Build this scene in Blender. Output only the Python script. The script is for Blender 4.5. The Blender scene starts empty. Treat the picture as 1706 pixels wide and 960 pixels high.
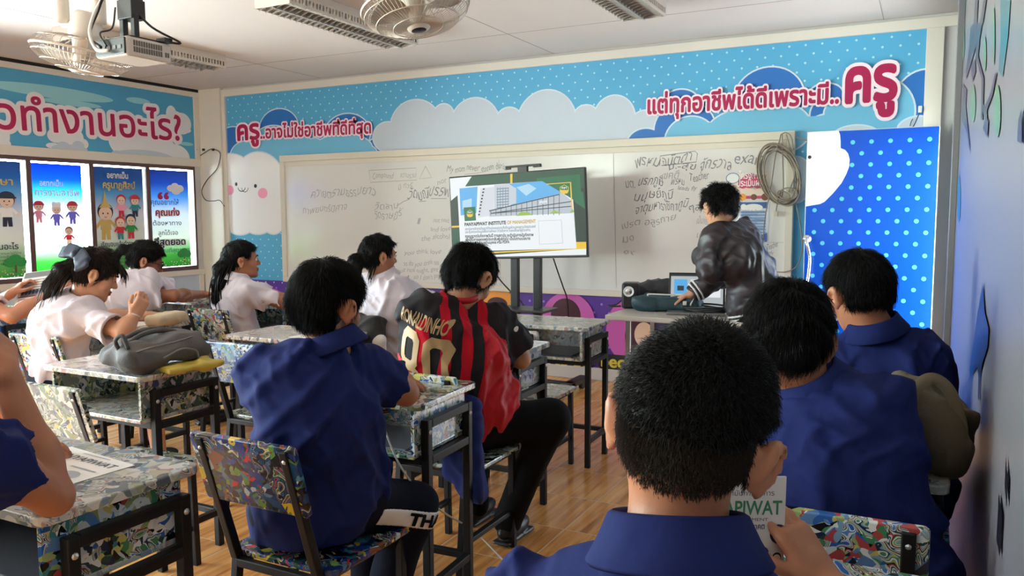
import bpy, bmesh, math, random
import numpy as np
from mathutils import Vector, Matrix
random.seed(7); np.random.seed(7)
SC = bpy.context.scene
COL = SC.collection
PI = math.pi

# ------------------------------------------------------------------ camera
CAMP = np.array([0.0, 0.0, 1.36])
FPX, YAW, PITCH, ROLL = 1337.38, 0.477088, 0.0911056, -0.0037014   # pixels (1706 wide), radians
_f = np.array([-math.sin(YAW)*math.cos(PITCH), math.cos(YAW)*math.cos(PITCH), -math.sin(PITCH)])
_r = np.array([math.cos(YAW), math.sin(YAW), 0.0])
_u = np.cross(_r, _f)
CR = math.cos(ROLL)*_r + math.sin(ROLL)*_u
CU = -math.sin(ROLL)*_r + math.cos(ROLL)*_u
CF = _f
cd = bpy.data.cameras.new('camera'); co = bpy.data.objects.new('camera', cd); COL.objects.link(co)
cd.sensor_fit = 'HORIZONTAL'; cd.sensor_width = 36.0; cd.lens = 36.0*FPX/1706.0
cd.clip_start = 0.02; cd.clip_end = 200
_m = Matrix(((CR[0], CU[0], -CF[0], CAMP[0]), (CR[1], CU[1], -CF[1], CAMP[1]), (CR[2], CU[2], -CF[2], CAMP[2]), (0, 0, 0, 1)))
co.matrix_world = _m
SC.camera = co

# ------------------------------------------------------------------ light and exposure
vs = SC.view_settings
vs.view_transform = 'Standard'; vs.look = 'None'; vs.gamma = 1.0; vs.use_curve_mapping = False
vs.exposure = 0.12
SC.cycles.use_denoising = True
SC.cycles.max_bounces = 10; SC.cycles.diffuse_bounces = 5; SC.cycles.glossy_bounces = 4
SC.cycles.transparent_max_bounces = 16; SC.cycles.transmission_bounces = 6
SC.cycles.caustics_reflective = False; SC.cycles.caustics_refractive = False
SC.cycles.sample_clamp_indirect = 8.0
W = bpy.data.worlds.new('daylight_sky'); SC.world = W; W.use_nodes = True
WB = W.node_tree.nodes['Background']
WB.inputs[1].default_value = 24.0
_n = W.node_tree; _tc = _n.nodes.new('ShaderNodeTexCoord'); _sx = _n.nodes.new('ShaderNodeSeparateXYZ'); _rp = _n.nodes.new('ShaderNodeValToRGB')
_ma = _n.nodes.new('ShaderNodeMath'); _ma.operation = 'MULTIPLY_ADD'; _ma.inputs[1].default_value = 0.5; _ma.inputs[2].default_value = 0.5
_n.links.new(_tc.outputs['Generated'], _sx.inputs[0]); _n.links.new(_sx.outputs[2], _ma.inputs[0]); _n.links.new(_ma.outputs[0], _rp.inputs[0]); _n.links.new(_rp.outputs[0], WB.inputs[0])
_mr = _n.nodes.new('ShaderNodeMapRange'); _mr.inputs['From Min'].default_value = -0.7; _mr.inputs['From Max'].default_value = 0.7; _mr.inputs['To Min'].default_value = 54.0; _mr.inputs['To Max'].default_value = 11.0   # open yard on the left, shaded walkway on the right
_n.links.new(_sx.outputs[0], _mr.inputs['Value']); _n.links.new(_mr.outputs[0], WB.inputs[1])
_e = _rp.color_ramp.elements; _e[0].position = 0.40; _e[0].color = (0.92, 0.98, 1.0, 1); _e[1].position = 0.6; _e[1].color = (0.56, 0.65, 0.74, 1)
for _p, _c in ((0.485, (0.80, 0.90, 0.74, 1)), (0.52, (0.66, 0.78, 0.70, 1)), (0.545, (0.66, 0.75, 0.84, 1))):
    _q = _e.new(_p); _q.color = _c
def portal(name, loc, rot, sx, sy):
    # marks an open window so the renderer samples the sky through it
    l = bpy.data.lights.new(name, 'AREA'); l.shape = 'RECTANGLE'; l.size = sx; l.size_y = sy
    l.cycles.is_portal = True
    o = bpy.data.objects.new(name, l); COL.objects.link(o); o.location = loc; o.rotation_euler = rot
    return o

# ------------------------------------------------------------------ measuring helpers: a point of the place seen at a photo pixel
def _ray(px, py): return CF + CR*(px-853)/FPX - CU*(py-480)/FPX
def at_d(px, py, d): return CAMP + d*_ray(px, py)
def _pl(px, py, ax, v):
    d = _ray(px, py); return CAMP + d*((v-CAMP[ax])/d[ax])
def at_x(px, py, v): return _pl(px, py, 0, v)
def at_y(px, py, v): return _pl(px, py, 1, v)
def at_z(px, py, v): return _pl(px, py, 2, v)
def A(*v): return np.array(v, float)
def nrm(v):
    v = np.asarray(v, float); return v/max(1e-9, np.linalg.norm(v))

# ------------------------------------------------------------------ materials
MATS = {}
def mat(name, col, rough=0.6, metal=0.0, bump=None, spec=0.5, emit=None, sss=0.0, sheen=0.0, coat=0.0, transl=0.0, var=None):
    """bump = (scale, strength, detail, stretch xyz); var = (scale, amount)"""
    if name in MATS: return MATS[name]
    m = bpy.data.materials.new(name); m.use_nodes = True
    nt = m.node_tree; b = nt.nodes['Principled BSDF']
    b.inputs['Base Color'].default_value = (*col, 1); b.inputs['Roughness'].default_value = rough
    b.inputs['Metallic'].default_value = metal; b.inputs['Specular IOR Level'].default_value = spec
    if coat: b.inputs['Coat Weight'].default_value = coat; b.inputs['Coat Roughness'].default_value = 0.15
    if sheen: b.inputs['Sheen Weight'].default_value = sheen; b.inputs['Sheen Roughness'].default_value = 0.6
    if sss:
        b.inputs['Subsurface Weight'].default_value = sss; b.inputs['Subsurface Radius'].default_value = (0.012, 0.004, 0.002)
        b.inputs['Subsurface Scale'].default_value = 0.6
    if emit: b.inputs['Base Color'].default_value = (0.01, 0.01, 0.01, 1); b.inputs['Emission Color'].default_value = (*col, 1); b.inputs['Emission Strength'].default_value = emit
    tc = None
    if bump or var:
        tc = nt.nodes.new('ShaderNodeTexCoord')
    if bump:
        s, st, de, stretch = bump
        mp = nt.nodes.new('ShaderNodeMapping'); mp.inputs['Scale'].default_value = stretch
        no = nt.nodes.new('ShaderNodeTexNoise'); no.inputs['Scale'].default_value = s; no.inputs['Detail'].default_value = de
        bp = nt.nodes.new('ShaderNodeBump'); bp.inputs['Strength'].default_value = st; bp.inputs['Distance'].default_value = 0.01
        nt.links.new(tc.outputs['Object'], mp.inputs['Vector']); nt.links.new(mp.outputs[0], no.inputs['Vector'])
        nt.links.new(no.outputs['Fac'], bp.inputs['Height']); nt.links.new(bp.outputs[0], b.inputs['Normal'])
    if var:
        no = nt.nodes.new('ShaderNodeTexNoise'); no.inputs['Scale'].default_value = var[0]; no.inputs['Detail'].default_value = 4
        mx = nt.nodes.new('ShaderNodeMix'); mx.data_type = 'RGBA'
        mx.inputs['A'].default_value = (*[c*(1-var[1]) for c in col], 1); mx.inputs['B'].default_value = (*[min(1, c*(1+var[1])) for c in col], 1)
        nt.links.new(tc.outputs['Object'], no.inputs['Vector']); nt.links.new(no.outputs['Fac'], mx.inputs['Factor'])
        nt.links.new(mx.outputs['Result'], b.inputs['Base Color'])
    if transl:
        out = nt.nodes['Material Output']; t = nt.nodes.new('ShaderNodeBsdfTranslucent'); t.inputs['Color'].default_value = (*col, 1)
        ms = nt.nodes.new('ShaderNodeMixShader'); ms.inputs[0].default_value = transl
        nt.links.new(b.outputs[0], ms.inputs[1]); nt.links.new(t.outputs[0], ms.inputs[2]); nt.links.new(ms.outputs[0], out.inputs[0])
    MATS[name] = m
    return m
def s2l(r, g, b):
    f = lambda c: (c/255/12.92) if c/255 <= 0.04045 else ((c/255+0.055)/1.055)**2.4
    return (f(r), f(g), f(b))

def paint_mat(name, palette, rough=0.28, scale=17.0):
    """hand-marbled enamel: warped blobs and brush swirls of flat colours"""
    m = bpy.data.materials.new(name); m.use_nodes = True; nt = m.node_tree; N = nt.nodes; L = nt.links
    b = N['Principled BSDF']; b.inputs['Roughness'].default_value = rough; b.inputs['Coat Weight'].default_value = 0.5; b.inputs['Coat Roughness'].default_value = 0.12
    tc = N.new('ShaderNodeTexCoord'); oi = N.new('ShaderNodeObjectInfo')
    ad = N.new('ShaderNodeVectorMath'); ad.operation = 'MULTIPLY_ADD'
    L.new(oi.outputs['Random'], ad.inputs[0]); ad.inputs[1].default_value = (7.3, 5.1, 3.7); L.new(tc.outputs['Object'], ad.inputs[2])
    def warped(sc, amt, det):
        wn = N.new('ShaderNodeTexNoise'); wn.inputs['Scale'].default_value = sc; wn.inputs['Detail'].default_value = det; wn.inputs['Distortion'].default_value = 0.8
        L.new(ad.outputs[0], wn.inputs['Vector'])
        wv = N.new('ShaderNodeVectorMath'); wv.operation = 'MULTIPLY_ADD'; L.new(wn.outputs['Color'], wv.inputs[0]); wv.inputs[1].default_value = (amt, amt, amt); L.new(ad.outputs[0], wv.inputs[2]); return wv
    def ramp(pal, src):
        r = N.new('ShaderNodeValToRGB'); r.color_ramp.interpolation = 'CONSTANT'; e = r.color_ramp.elements; n = len(pal)
        e[0].position = 0; e[0].color = (*pal[0], 1); e[1].position = 1.0/n; e[1].color = (*pal[1], 1)
        for i in range(2, n): q = e.new(i/n); q.color = (*pal[i], 1)
        L.new(src, r.inputs[0]); return r
    def cells(wv, sc, pal):
        vo = N.new('ShaderNodeTexVoronoi'); vo.inputs['Scale'].default_value = sc; L.new(wv.outputs[0], vo.inputs['Vector'])
        sp = N.new('ShaderNodeSeparateColor'); L.new(vo.outputs['Color'], sp.inputs[0]); return ramp(pal, sp.outputs[0])
    def mask(sc, thr):
        n3 = N.new('ShaderNodeTexNoise'); n3.inputs['Scale'].default_value = sc; n3.inputs['Distortion'].default_value = 1.0; n3.inputs['Detail'].default_value = 0.5; L.new(ad.outputs[0], n3.inputs['Vector'])
        gt = N.new('ShaderNodeMath'); gt.operation = 'GREATER_THAN'; gt.inputs[1].default_value = thr; L.new(n3.outputs['Fac'], gt.inputs[0]); return gt
    def mixc(f, a, c):
        mx = N.new('ShaderNodeMix'); mx.data_type = 'RGBA'; L.new(f.outputs[0], mx.inputs['Factor']); L.new(a, mx.inputs['A']); L.new(c, mx.inputs['B']); return mx.outputs['Result']
    base = cells(warped(7, 0.16, 1), scale, palette)
    over = cells(warped(11, 0.10, 1), scale*1.9, palette[5:]+palette[:5])
    sw = N.new('ShaderNodeTexNoise'); sw.inputs['Scale'].default_value = scale*0.5; sw.inputs['Detail'].default_value = 0; sw.inputs['Distortion'].default_value = 3.0; L.new(warped(5, 0.12, 0).outputs[0], sw.inputs['Vector'])
    st = N.new('ShaderNodeMath'); st.operation = 'MULTIPLY_ADD'; st.inputs[1].default_value = 2.2; st.inputs[2].default_value = -0.6; L.new(sw.outputs['Fac'], st.inputs[0])
    swirl = ramp(palette[2:]+palette[:2], st.outputs[0])
    c = mixc(mask(scale*0.9, 0.53), base.outputs[0], over.outputs[0]); c = mixc(mask(scale*0.6, 0.56), c, swirl.outputs[0])
    L.new(c, b.inputs['Base Color'])
    bp = N.new('ShaderNodeBump'); bp.inputs['Strength'].default_value = 0.2; bp.inputs['Distance'].default_value = 0.002; L.new(sw.outputs['Fac'], bp.inputs['Height']); L.new(bp.outputs[0], b.inputs['Normal'])
    MATS[name] = m
    return m

# ------------------------------------------------------------------ objects
def tag(o, label=None, cat=None, group=None, kind=None):
    if label: o['label'] = label
    if cat: o['category'] = cat
    if group: o['group'] = group
    if kind: o['kind'] = kind
    return o
def thing(name, label, cat, loc=(0, 0, 0), rz=0.0, group=None):
    o = bpy.data.objects.new(name, None); COL.objects.link(o)
    o.empty_display_size = 0.1; o.location = tuple(float(v) for v in loc); o.rotation_euler = (0, 0, rz)
    return tag(o, label, cat, group)
def children(o): return [c for c in COL.objects if c.parent == o]
def copy_tree(o, parent=None):
    c = o.copy(); COL.objects.link(c); c.parent = parent
    for ch in list(children(o)): copy_tree(ch, c)
    return c
def link_mesh(name, me, mats, parent=None, smooth=False, loc=None, label=None):
    if not isinstance(mats, (list, tuple)): mats = [mats]
    for m in mats: me.materials.append(m)
    if smooth: me.polygons.foreach_set('use_smooth', [True]*len(me.polygons))
    o = bpy.data.objects.new(name, me); COL.objects.link(o)
    if parent is not None: o.parent = parent
    if loc is not None: o.location = tuple(float(v) for v in loc)
    if label: o['label'] = label
    me.update()
    return o

class MB:
    """collects shapes into one mesh"""
    def __init__(s): s.v = []; s.f = []; s.mi = []; s.n = 0
    def add(s, verts, faces, mi=0):
        verts = np.asarray(verts, float).reshape(-1, 3)
        s.v.append(verts); off = s.n
        for f in faces: s.f.append([int(i)+off for i in f]); s.mi.append(mi)
        s.n += len(verts); return s
    def box(s, lo, hi, mi=0, bev=0.0, R=None, o=None):
        lo = np.minimum(lo, hi); hi_ = np.maximum(lo, hi)
        lo = np.asarray(lo, float); hi = np.asarray(hi_, float)
        bm = bmesh.new(); bmesh.ops.create_cube(bm, size=1.0)
        c = (lo+hi)/2; d = hi-lo
        for v in bm.verts: v.co = Vector((v.co.x*d[0]+c[0], v.co.y*d[1]+c[1], v.co.z*d[2]+c[2]))
        if bev > 0:
            bev = min(bev, 0.49*min(d)); bmesh.ops.bevel(bm, geom=list(bm.edges), offset=bev, segments=2, profile=0.5, affect='EDGES')
        return s.bm(bm, mi, R, o)
    def bm(s, bm, mi=0, R=None, o=None):
        bm.verts.index_update()
        V = np.array([v.co[:] for v in bm.verts]); F = [[v.index for v in f.verts] for f in bm.faces]; bm.free()
        if R is not None: V = V @ np.asarray(R).T
        if o is not None: V = V + np.asarray(o)
        return s.add(V, F, mi)
    def bar(s, a, b, w, h=None, mi=0, up=(0, 0, 1), bev=0.0):
        """square tube from a to b"""
        a = np.asarray(a, float); b = np.asarray(b, float); h = h or w; L = np.linalg.norm(b-a); z = (b-a)/L
        up = np.asarray(up, float)
        if abs(z@up) > 0.95: up = A(0, 1, 0)
        x = nrm(np.cross(up, z)); y = np.cross(z, x)
        return s.box((-w/2, -h/2, 0), (w/2, h/2, L), mi, bev, np.array([x, y, z]).T, a)
    def tube(s, pts, r, n=8, mi=0, cap=True):
        pts = np.asarray(pts, float); m = len(pts); rr = np.broadcast_to(np.asarray(r, float), (m,))
        T = np.gradient(pts, axis=0); T /= np.maximum(1e-9, np.linalg.norm(T, axis=1))[:, None]
        up = A(0, 0, 1) if abs(T[0][2]) < 0.9 else A(1, 0, 0)
        x = nrm(np.cross(T[0], up)); V = []; a = np.arange(n)*2*PI/n
        for i in range(m):
            x = nrm(x - T[i]*(x@T[i])); y = np.cross(T[i], x)
            V.append(pts[i]+rr[i]*(np.cos(a)[:, None]*x+np.sin(a)[:, None]*y))
        F = [[i*n+j, i*n+(j+1) % n, (i+1)*n+(j+1) % n, (i+1)*n+j] for i in range(m-1) for j in range(n)]
        if cap: F += [list(range(n))[::-1], [(m-1)*n+j for j in range(n)]]
        return s.add(np.concatenate(V), F, mi)
    def lathe(s, prof, n=24, mi=0, R=None, o=None, sx=1, sy=1, a0=0, a1=2*PI):
        """prof: list of (radius, z)"""
        full = abs(a1-a0-2*PI) < 1e-6; k = n if full else n+1
        ang = a0+(a1-a0)*np.arange(k)/n; V = []
        for r, z in prof:
            V.append(np.stack([r*np.cos(ang)*sx, r*np.sin(ang)*sy, np.full(k, z)], 1))
        V = np.concatenate(V); F = []
        for i in range(len(prof)-1):
            for j in range(n):
                j2 = (j+1) % k; F.append([i*k+j, i*k+j2, (i+1)*k+j2, (i+1)*k+j])
        if R is not None: V = V @ np.asarray(R).T
        if o is not None: V = V+np.asarray(o)
        return s.add(V, F, mi)
    def ball(s, c, r, mi=0, n=12, R=None):
        r = np.broadcast_to(np.asarray(r, float), (3,)); m = n//2+1; V = []
        for i in range(m):
            t = PI*i/(m-1); a = np.arange(n)*2*PI/n
            V.append(np.stack([np.sin(t)*np.cos(a), np.sin(t)*np.sin(a), np.full(n, np.cos(t))], 1))
        V = np.concatenate(V)*r
        if R is not None: V = V @ np.asarray(R).T
        F = [[i*n+j, (i+1)*n+j, (i+1)*n+(j+1) % n, i*n+(j+1) % n] for i in range(m-1) for j in range(n)]
        return s.add(V+np.asarray(c), F, mi)
    def prism(s, poly, z0, z1, mi=0, R=None, o=None):
        """extruded 2D outline (x, y) from z0 to z1"""
        p = np.asarray(poly, float); n = len(p)
        V = np.concatenate([np.c_[p, np.full(n, z0)], np.c_[p, np.full(n, z1)]])
        F = [list(range(n))[::-1], list(range(n, 2*n))]+[[i, (i+1) % n, n+(i+1) % n, n+i] for i in range(n)]
        if R is not None: V = V @ np.asarray(R).T
        if o is not None: V = V+np.asarray(o)
        return s.add(V, F, mi)
    def build(s, name, mats, parent=None, smooth=False, loc=None, label=None, off=None):
        me = bpy.data.meshes.new(name); V = np.concatenate(s.v) if s.v else np.zeros((0, 3))
        if off is not None: V = V-np.asarray(off)
        me.from_pydata(V.tolist(), [], s.f)
        me.polygons.foreach_set('material_index', s.mi)
        return link_mesh(name, me, mats, parent, smooth, loc, label)
def struct(o): o['kind'] = 'structure'; return o
def spline(P, n=8):
    """Catmull-Rom through points"""
    P = [np.asarray(p, float) for p in P]; P = [2*P[0]-P[1]]+P+[2*P[-1]-P[-2]]; out = []
    for i in range(1, len(P)-2):
        for t in np.arange(n)/n:
            a, b, c, d = P[i-1], P[i], P[i+1], P[i+2]
            out.append(0.5*((2*b)+(-a+c)*t+(2*a-5*b+4*c-d)*t*t+(-a+3*b-3*c+d)*t**3))
    out.append(P[-2]); return np.array(out)

# ------------------------------------------------------------------ flat printing: 2D shapes laid on a surface
_txt_cache = {}
def text2d(body, bold=0.0):
    """glyph outlines as 2D triangles, height about 1; bold adds a ring of shifted copies"""
    key = (body,)
    if key not in _txt_cache:
        c = bpy.data.curves.new('lettering', 'FONT'); c.body = body; c.resolution_u = 4
        o = bpy.data.objects.new('lettering', c); COL.objects.link(o)
        bpy.context.view_layer.update()
        me = bpy.data.meshes.new_from_object(o.evaluated_get(bpy.context.evaluated_depsgraph_get()))
        V = np.array([v.co[:2] for v in me.vertices]).reshape(-1, 2); F = [list(p.vertices) for p in me.polygons]
        bpy.data.objects.remove(o); bpy.data.curves.remove(c); bpy.data.meshes.remove(me)
        _txt_cache[key] = (V, F)
    V, F = _txt_cache[key]
    if bold > 0:
        VV = [np.c_[V, np.zeros(len(V))]]; FF = list(F); n = len(V)
        nk = 10 if bold < 0.05 else 22
        for k in range(nk):
            a = 2*PI*k/nk; VV.append(np.c_[V+bold*A(math.cos(a), math.sin(a)), np.full(n, (k+1)*1.5e-5)]); FF += [[i+n*(k+1) for i in f] for f in F]
        return np.concatenate(VV), FF
    return np.c_[V, np.zeros(len(V))], F
def text_fit(body, p0, p1, height=None, bold=0.0, shear=0.0):
    """text whose baseline runs from p0 to p1 (2D), glyph height scale given (units per em)"""
    V0, _ = text2d(body); V, F = text2d(body, bold)
    p0 = A(*p0); p1 = A(*p1); w = V0[:, 0].max()-V0[:, 0].min(); L = np.linalg.norm(p1-p0); sx = L/w
    sy = sx if height is None else height
    x = (V[:, 0]-V0[:, 0].min())*sx; y = V[:, 1]*sy; x = x+shear*y
    d = (p1-p0)/L; n = A(-d[1], d[0])
    return np.c_[p0+x[:, None]*d+y[:, None]*n, V[:, 2]], F
def circ(cx, cy, r, ry=None, n=28, a0=0, a1=2*PI):
    ry = ry or r; a = a0+(a1-a0)*np.arange(n)/(n if abs(a1-a0-2*PI) < 1e-6 else n-1)
    return np.stack([cx+r*np.cos(a), cy+ry*np.sin(a)], 1), [list(range(n))]
def poly(*pts): return np.array(pts, float), [list(range(len(pts)))]
def rect(x0, y0, x1, y1): return poly((x0, y0), (x1, y0), (x1, y1), (x0, y1))
def rrect(x0, y0, x1, y1, r):
    P = []
    for cx, cy, a in ((x1-r, y1-r, 0), (x0+r, y1-r, 90), (x0+r, y0+r, 180), (x1-r, y0+r, 270)):
        for k in range(6):
            t = math.radians(a+k*18); P.append((cx+r*math.cos(t), cy+r*math.sin(t)))
    return poly(*P)
def stroke(pts, w):
    P = np.asarray(pts, float); T = np.gradient(P, axis=0); T /= np.maximum(1e-9, np.linalg.norm(T, axis=1))[:, None]
    N = np.stack([-T[:, 1], T[:, 0]], 1)*w/2; m = len(P)
    return np.concatenate([P+N, P-N]), [[i, i+1, m+i+1, m+i] for i in range(m-1)]
def join2(*sh):
    V = []; F = []; n = 0
    for v, f in sh: V.append(v); F += [[i+n for i in q] for q in f]; n += len(v)
    return np.concatenate(V), F
def clip_box(sh, x0, y0, x1, y1):
    v, f = sh; v = v.copy(); v[:, 0] = np.clip(v[:, 0], x0, x1); v[:, 1] = np.clip(v[:, 1], y0, y1); return v, f
class Print:
    """layers of ink, each lying a hair above the last, on a plane O + x*X + y*Y with normal N"""
    def __init__(s, O, X, Y, step=0.0006, lift=0.0012):
        s.O = np.asarray(O, float); s.X = np.asarray(X, float); s.Y = np.asarray(Y, float)
        s.N = nrm(np.cross(s.X, s.Y)); s.L = []; s.mats = []; s.step = step; s.lift = lift; s.k = 0
    def ink(s, m, *shapes, same=False):
        if m not in s.mats: s.mats.append(m)
        if not same: s.k += 1
        for j, (v, f) in enumerate(shapes):
            e = v[:, 2:3] if v.shape[1] > 2 else 0.0
            P = s.O+v[:, :1]*s.X+v[:, 1:2]*s.Y+s.N*(s.lift+s.step*s.k+e+(j % 40)*1.2e-5)
            s.L.append((P, f, s.mats.index(m)))
        return s
    def build(s, name, parent=None, off=None, label=None):
        b = MB()
        for P, f, i in s.L: b.add(P, f, i)
        return b.build(name, s.mats, parent, off=off, label=label)
def ink(name, rgb, rough=0.45, emit=None, transl=0.0): return mat('ink_'+name, s2l(*rgb), rough, emit=emit, transl=transl)
# ------------------------------------------------------------------ organic surfaces: blended solids meshed with surface nets
def cap(a, b, ra, rb=None):
    a = np.asarray(a, float); b = np.asarray(b, float); rb = ra if rb is None else rb; ab = b-a; L2 = max(1e-9, ab@ab)
    def f(P):
        q = P-a; t = np.clip((q@ab)/L2, 0, 1)
        return np.linalg.norm(q-t[:, None]*ab, axis=1)-(ra+(rb-ra)*t)
    return f
def ell(c, r, R=None):
    c = np.asarray(c, float); r = np.asarray(r, float)
    def f(P):
        q = P-c
        if R is not None: q = q@R
        k0 = np.linalg.norm(q/r, axis=1); k1 = np.linalg.norm(q/(r*r), axis=1)
        return np.where(k1 > 1e-9, k0*(k0-1)/np.maximum(k1, 1e-9), -r.min())
    return f
def rboxf(c, h, rad, R=None):
    c = np.asarray(c, float); h = np.asarray(h, float)-rad
    def f(P):
        q = P-c
        if R is not None: q = q@R
        q = np.abs(q)-h
        return np.linalg.norm(np.maximum(q, 0), axis=1)+np.minimum(q.max(axis=1), 0)-rad
    return f
def smin(a, b, k):
    h = np.clip(0.5+0.5*(b-a)/k, 0, 1); return b*(1-h)+a*h-k*h*(1-h)
def U(k, *fs):
    def f(P):
        d = fs[0](P)
        for g in fs[1:]: d = smin(d, g(P), k)
        return d
    return f
def sub(f, g, k=0.004):
    return lambda P: -smin(-f(P), g(P), k)
def cut(f, p, n):
    """keeps the side the normal points away from"""
    p = np.asarray(p, float); n = nrm(n)
    return lambda P: np.maximum(f(P), (P-p)@n)
def grow(f, t): return lambda P: f(P)-t
def xf(f, R, o, s=1.0):
    """f is written in a local frame; R's columns are the local axes"""
    R = np.asarray(R, float); o = np.asarray(o, float)
    return lambda P: f(((P-o)@R)/s)*s
def ripple(f, amp, freq, seed=0, dirs=None, warp=0.6):
    rs = np.random.RandomState(seed); K = []
    for i in range(5):
        d = nrm(rs.normal(size=3)) if dirs is None else nrm(np.asarray(dirs[i % len(dirs)], float)+0.35*rs.normal(size=3))
        K.append((d*freq*(0.6+0.9*rs.rand()), rs.rand()*6.28, 0.5+rs.rand()))
    def g(P):
        d = f(P); m = np.abs(d) < amp*8+0.03
        if not m.any(): return d
        Q = P[m]; w = np.sin(Q@(nrm(rs_dir)*freq*0.4)+1.3)*warp*2
        n = sum(a*np.sin(Q@k+p+w) for k, p, a in K)/3.0
        d[m] += amp*n
        return d
    rs_dir = rs.normal(size=3)
    return g
def folds(f, amp, freq, seed=0, dirs=None):
    """cloth folds: soft ridges along warped lines, fading in and out"""
    rs = np.random.RandomState(seed); K = []
    for i in range(len(dirs)):
        d = nrm(np.asarray(dirs[i], float)+0.25*rs.normal(size=3))
        K.append((d*freq*(0.8+0.6*rs.rand()), rs.rand()*6.28, nrm(rs.normal(size=3))*freq*0.33, rs.rand()*6.28, nrm(rs.normal(size=3))*freq*0.5))
    def g(P):
        d = f(P); m = np.abs(d) < amp*4+0.03
        if not m.any(): return d
        Q = P[m]; n = np.zeros(len(Q))
        for k, p, k2, p2, k3 in K:
            s = np.sin(Q@k+p+1.1*np.sin(Q@k3+p2)); r = (0.5+0.5*s)**3; e = np.clip(0.25+0.9*np.sin(Q@k2+p2), 0, 1)
            n += r*e
        d[m] -= amp*(n-0.25)
        return d
    return g
def surfnets(D, lo, h):
    S = D < 0
    nx, ny, nz = D.shape
    cnt = np.zeros((nx-1, ny-1, nz-1), np.int8)
    for i in (0, 1):
        for j in (0, 1):
            for k in (0, 1): cnt += S[i:nx-1+i, j:ny-1+j, k:nz-1+k]
    mix = (cnt > 0) & (cnt < 8)
    I = np.argwhere(mix)
    if len(I) == 0: return np.zeros((0, 3)), np.zeros((0, 4), int)
    idx = -np.ones(mix.shape, int); idx[mix] = np.arange(len(I))
    acc = np.zeros((len(I), 3)); num = np.zeros(len(I))
    C = [(0, 0, 0), (1, 0, 0), (0, 1, 0), (1, 1, 0), (0, 0, 1), (1, 0, 1), (0, 1, 1), (1, 1, 1)]
    val = [D[I[:, 0]+c[0], I[:, 1]+c[1], I[:, 2]+c[2]] for c in C]
    for a in range(8):
        for b in range(a+1, 8):
            df = [C[b][q]-C[a][q] for q in range(3)]
            if sum(abs(x) for x in df) != 1: continue
            da, db = val[a], val[b]; x = (da < 0) != (db < 0)
            t = np.where(x, da/np.where(np.abs(da-db) < 1e-12, 1e-12, da-db), 0)
            p = np.array(C[a])[None, :]+t[:, None]*np.array(df)[None, :]
            acc += np.where(x[:, None], p, 0); num += x
    V = (I+acc/np.maximum(num, 1)[:, None])*h+lo
    F = []
    for ax in range(3):
        o = [(1, 2), (2, 0), (0, 1)][ax]
        sl0 = [slice(None)]*3; sl1 = [slice(None)]*3; sl0[ax] = slice(0, -1); sl1[ax] = slice(1, None)
        a = S[tuple(sl0)]; b = S[tuple(sl1)]
        E = np.argwhere(a != b)
        ok = (E[:, o[0]] >= 1) & (E[:, o[1]] >= 1) & (E[:, o[0]] < D.shape[o[0]]-1) & (E[:, o[1]] < D.shape[o[1]]-1)
        E = E[ok]
        if len(E) == 0: continue
        fl = a[E[:, 0], E[:, 1], E[:, 2]]
        def g(du, dv):
            q = E.copy(); q[:, o[0]] += du; q[:, o[1]] += dv; return idx[q[:, 0], q[:, 1], q[:, 2]]
        q = np.stack([g(-1, -1), g(0, -1), g(0, 0), g(-1, 0)], 1)
        q[~fl] = q[~fl][:, ::-1]
        F.append(q)
    F = np.concatenate(F)
    return V, F[(F >= 0).all(axis=1)]
def mesh_sdf(f, lo, hi, h):
    lo = np.asarray(lo, float)-2*h; hi = np.asarray(hi, float)+2*h
    K = 4
    n = (np.ceil((hi-lo)/(h*K)).astype(int)+1)
    gx = [lo[i]+(np.arange(n[i])+0.5)*h*K-h*0.5 for i in range(3)]
    G = np.stack(np.meshgrid(*gx, indexing='ij'), -1).reshape(-1, 3)
    Dc = f(G).reshape(n)
    D = Dc.repeat(K, 0).repeat(K, 1).repeat(K, 2)
    m = np.abs(D) < h*K*2.2+0.006
    ii = np.argwhere(m); P = lo+ii*h
    out = np.empty(len(P))
    for s in range(0, len(P), 200000): out[s:s+200000] = f(P[s:s+200000])
    D[m] = out
    return surfnets(D, lo, h)
def bounds(pts, r):
    P = np.asarray(pts, float); return P.min(0)-r, P.max(0)+r
def vnormals(V, F):
    a = V[F[:, 2]]-V[F[:, 0]]; b = V[F[:, 3]]-V[F[:, 1]]; fn = np.cross(a, b)
    N = np.zeros_like(V)
    for i in range(4): np.add.at(N, F[:, i], fn)
    return N/np.maximum(1e-12, np.linalg.norm(N, axis=1))[:, None]
def sdf_obj(name, f, lo, hi, h, mats, parent=None, off=(0, 0, 0), label=None):
    V, F = mesh_sdf(f, lo, hi, h)
    b = MB(); b.add(V, F.tolist()); return b.build(name, mats, parent, smooth=True, off=off, label=label)
def march(f, P, d, far=0.35, n=40):
    """slides points along d until they meet the surface of f"""
    P = np.array(P, float); t = np.zeros(len(P)); d = nrm(d)
    for _ in range(n):
        t += np.clip(f(P+t[:, None]*d)*0.8, -0.02, 0.05); t = np.clip(t, 0, far)
    return P+t[:, None]*d
def rotz(a): c, s = math.cos(a), math.sin(a); return np.array([[c, -s, 0], [s, c, 0], [0, 0, 1]])
def rotx(a): c, s = math.cos(a), math.sin(a); return np.array([[1, 0, 0], [0, c, -s], [0, s, c]])
def roty(a): c, s = math.cos(a), math.sin(a); return np.array([[c, 0, s], [0, 1, 0], [-s, 0, c]])
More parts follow.
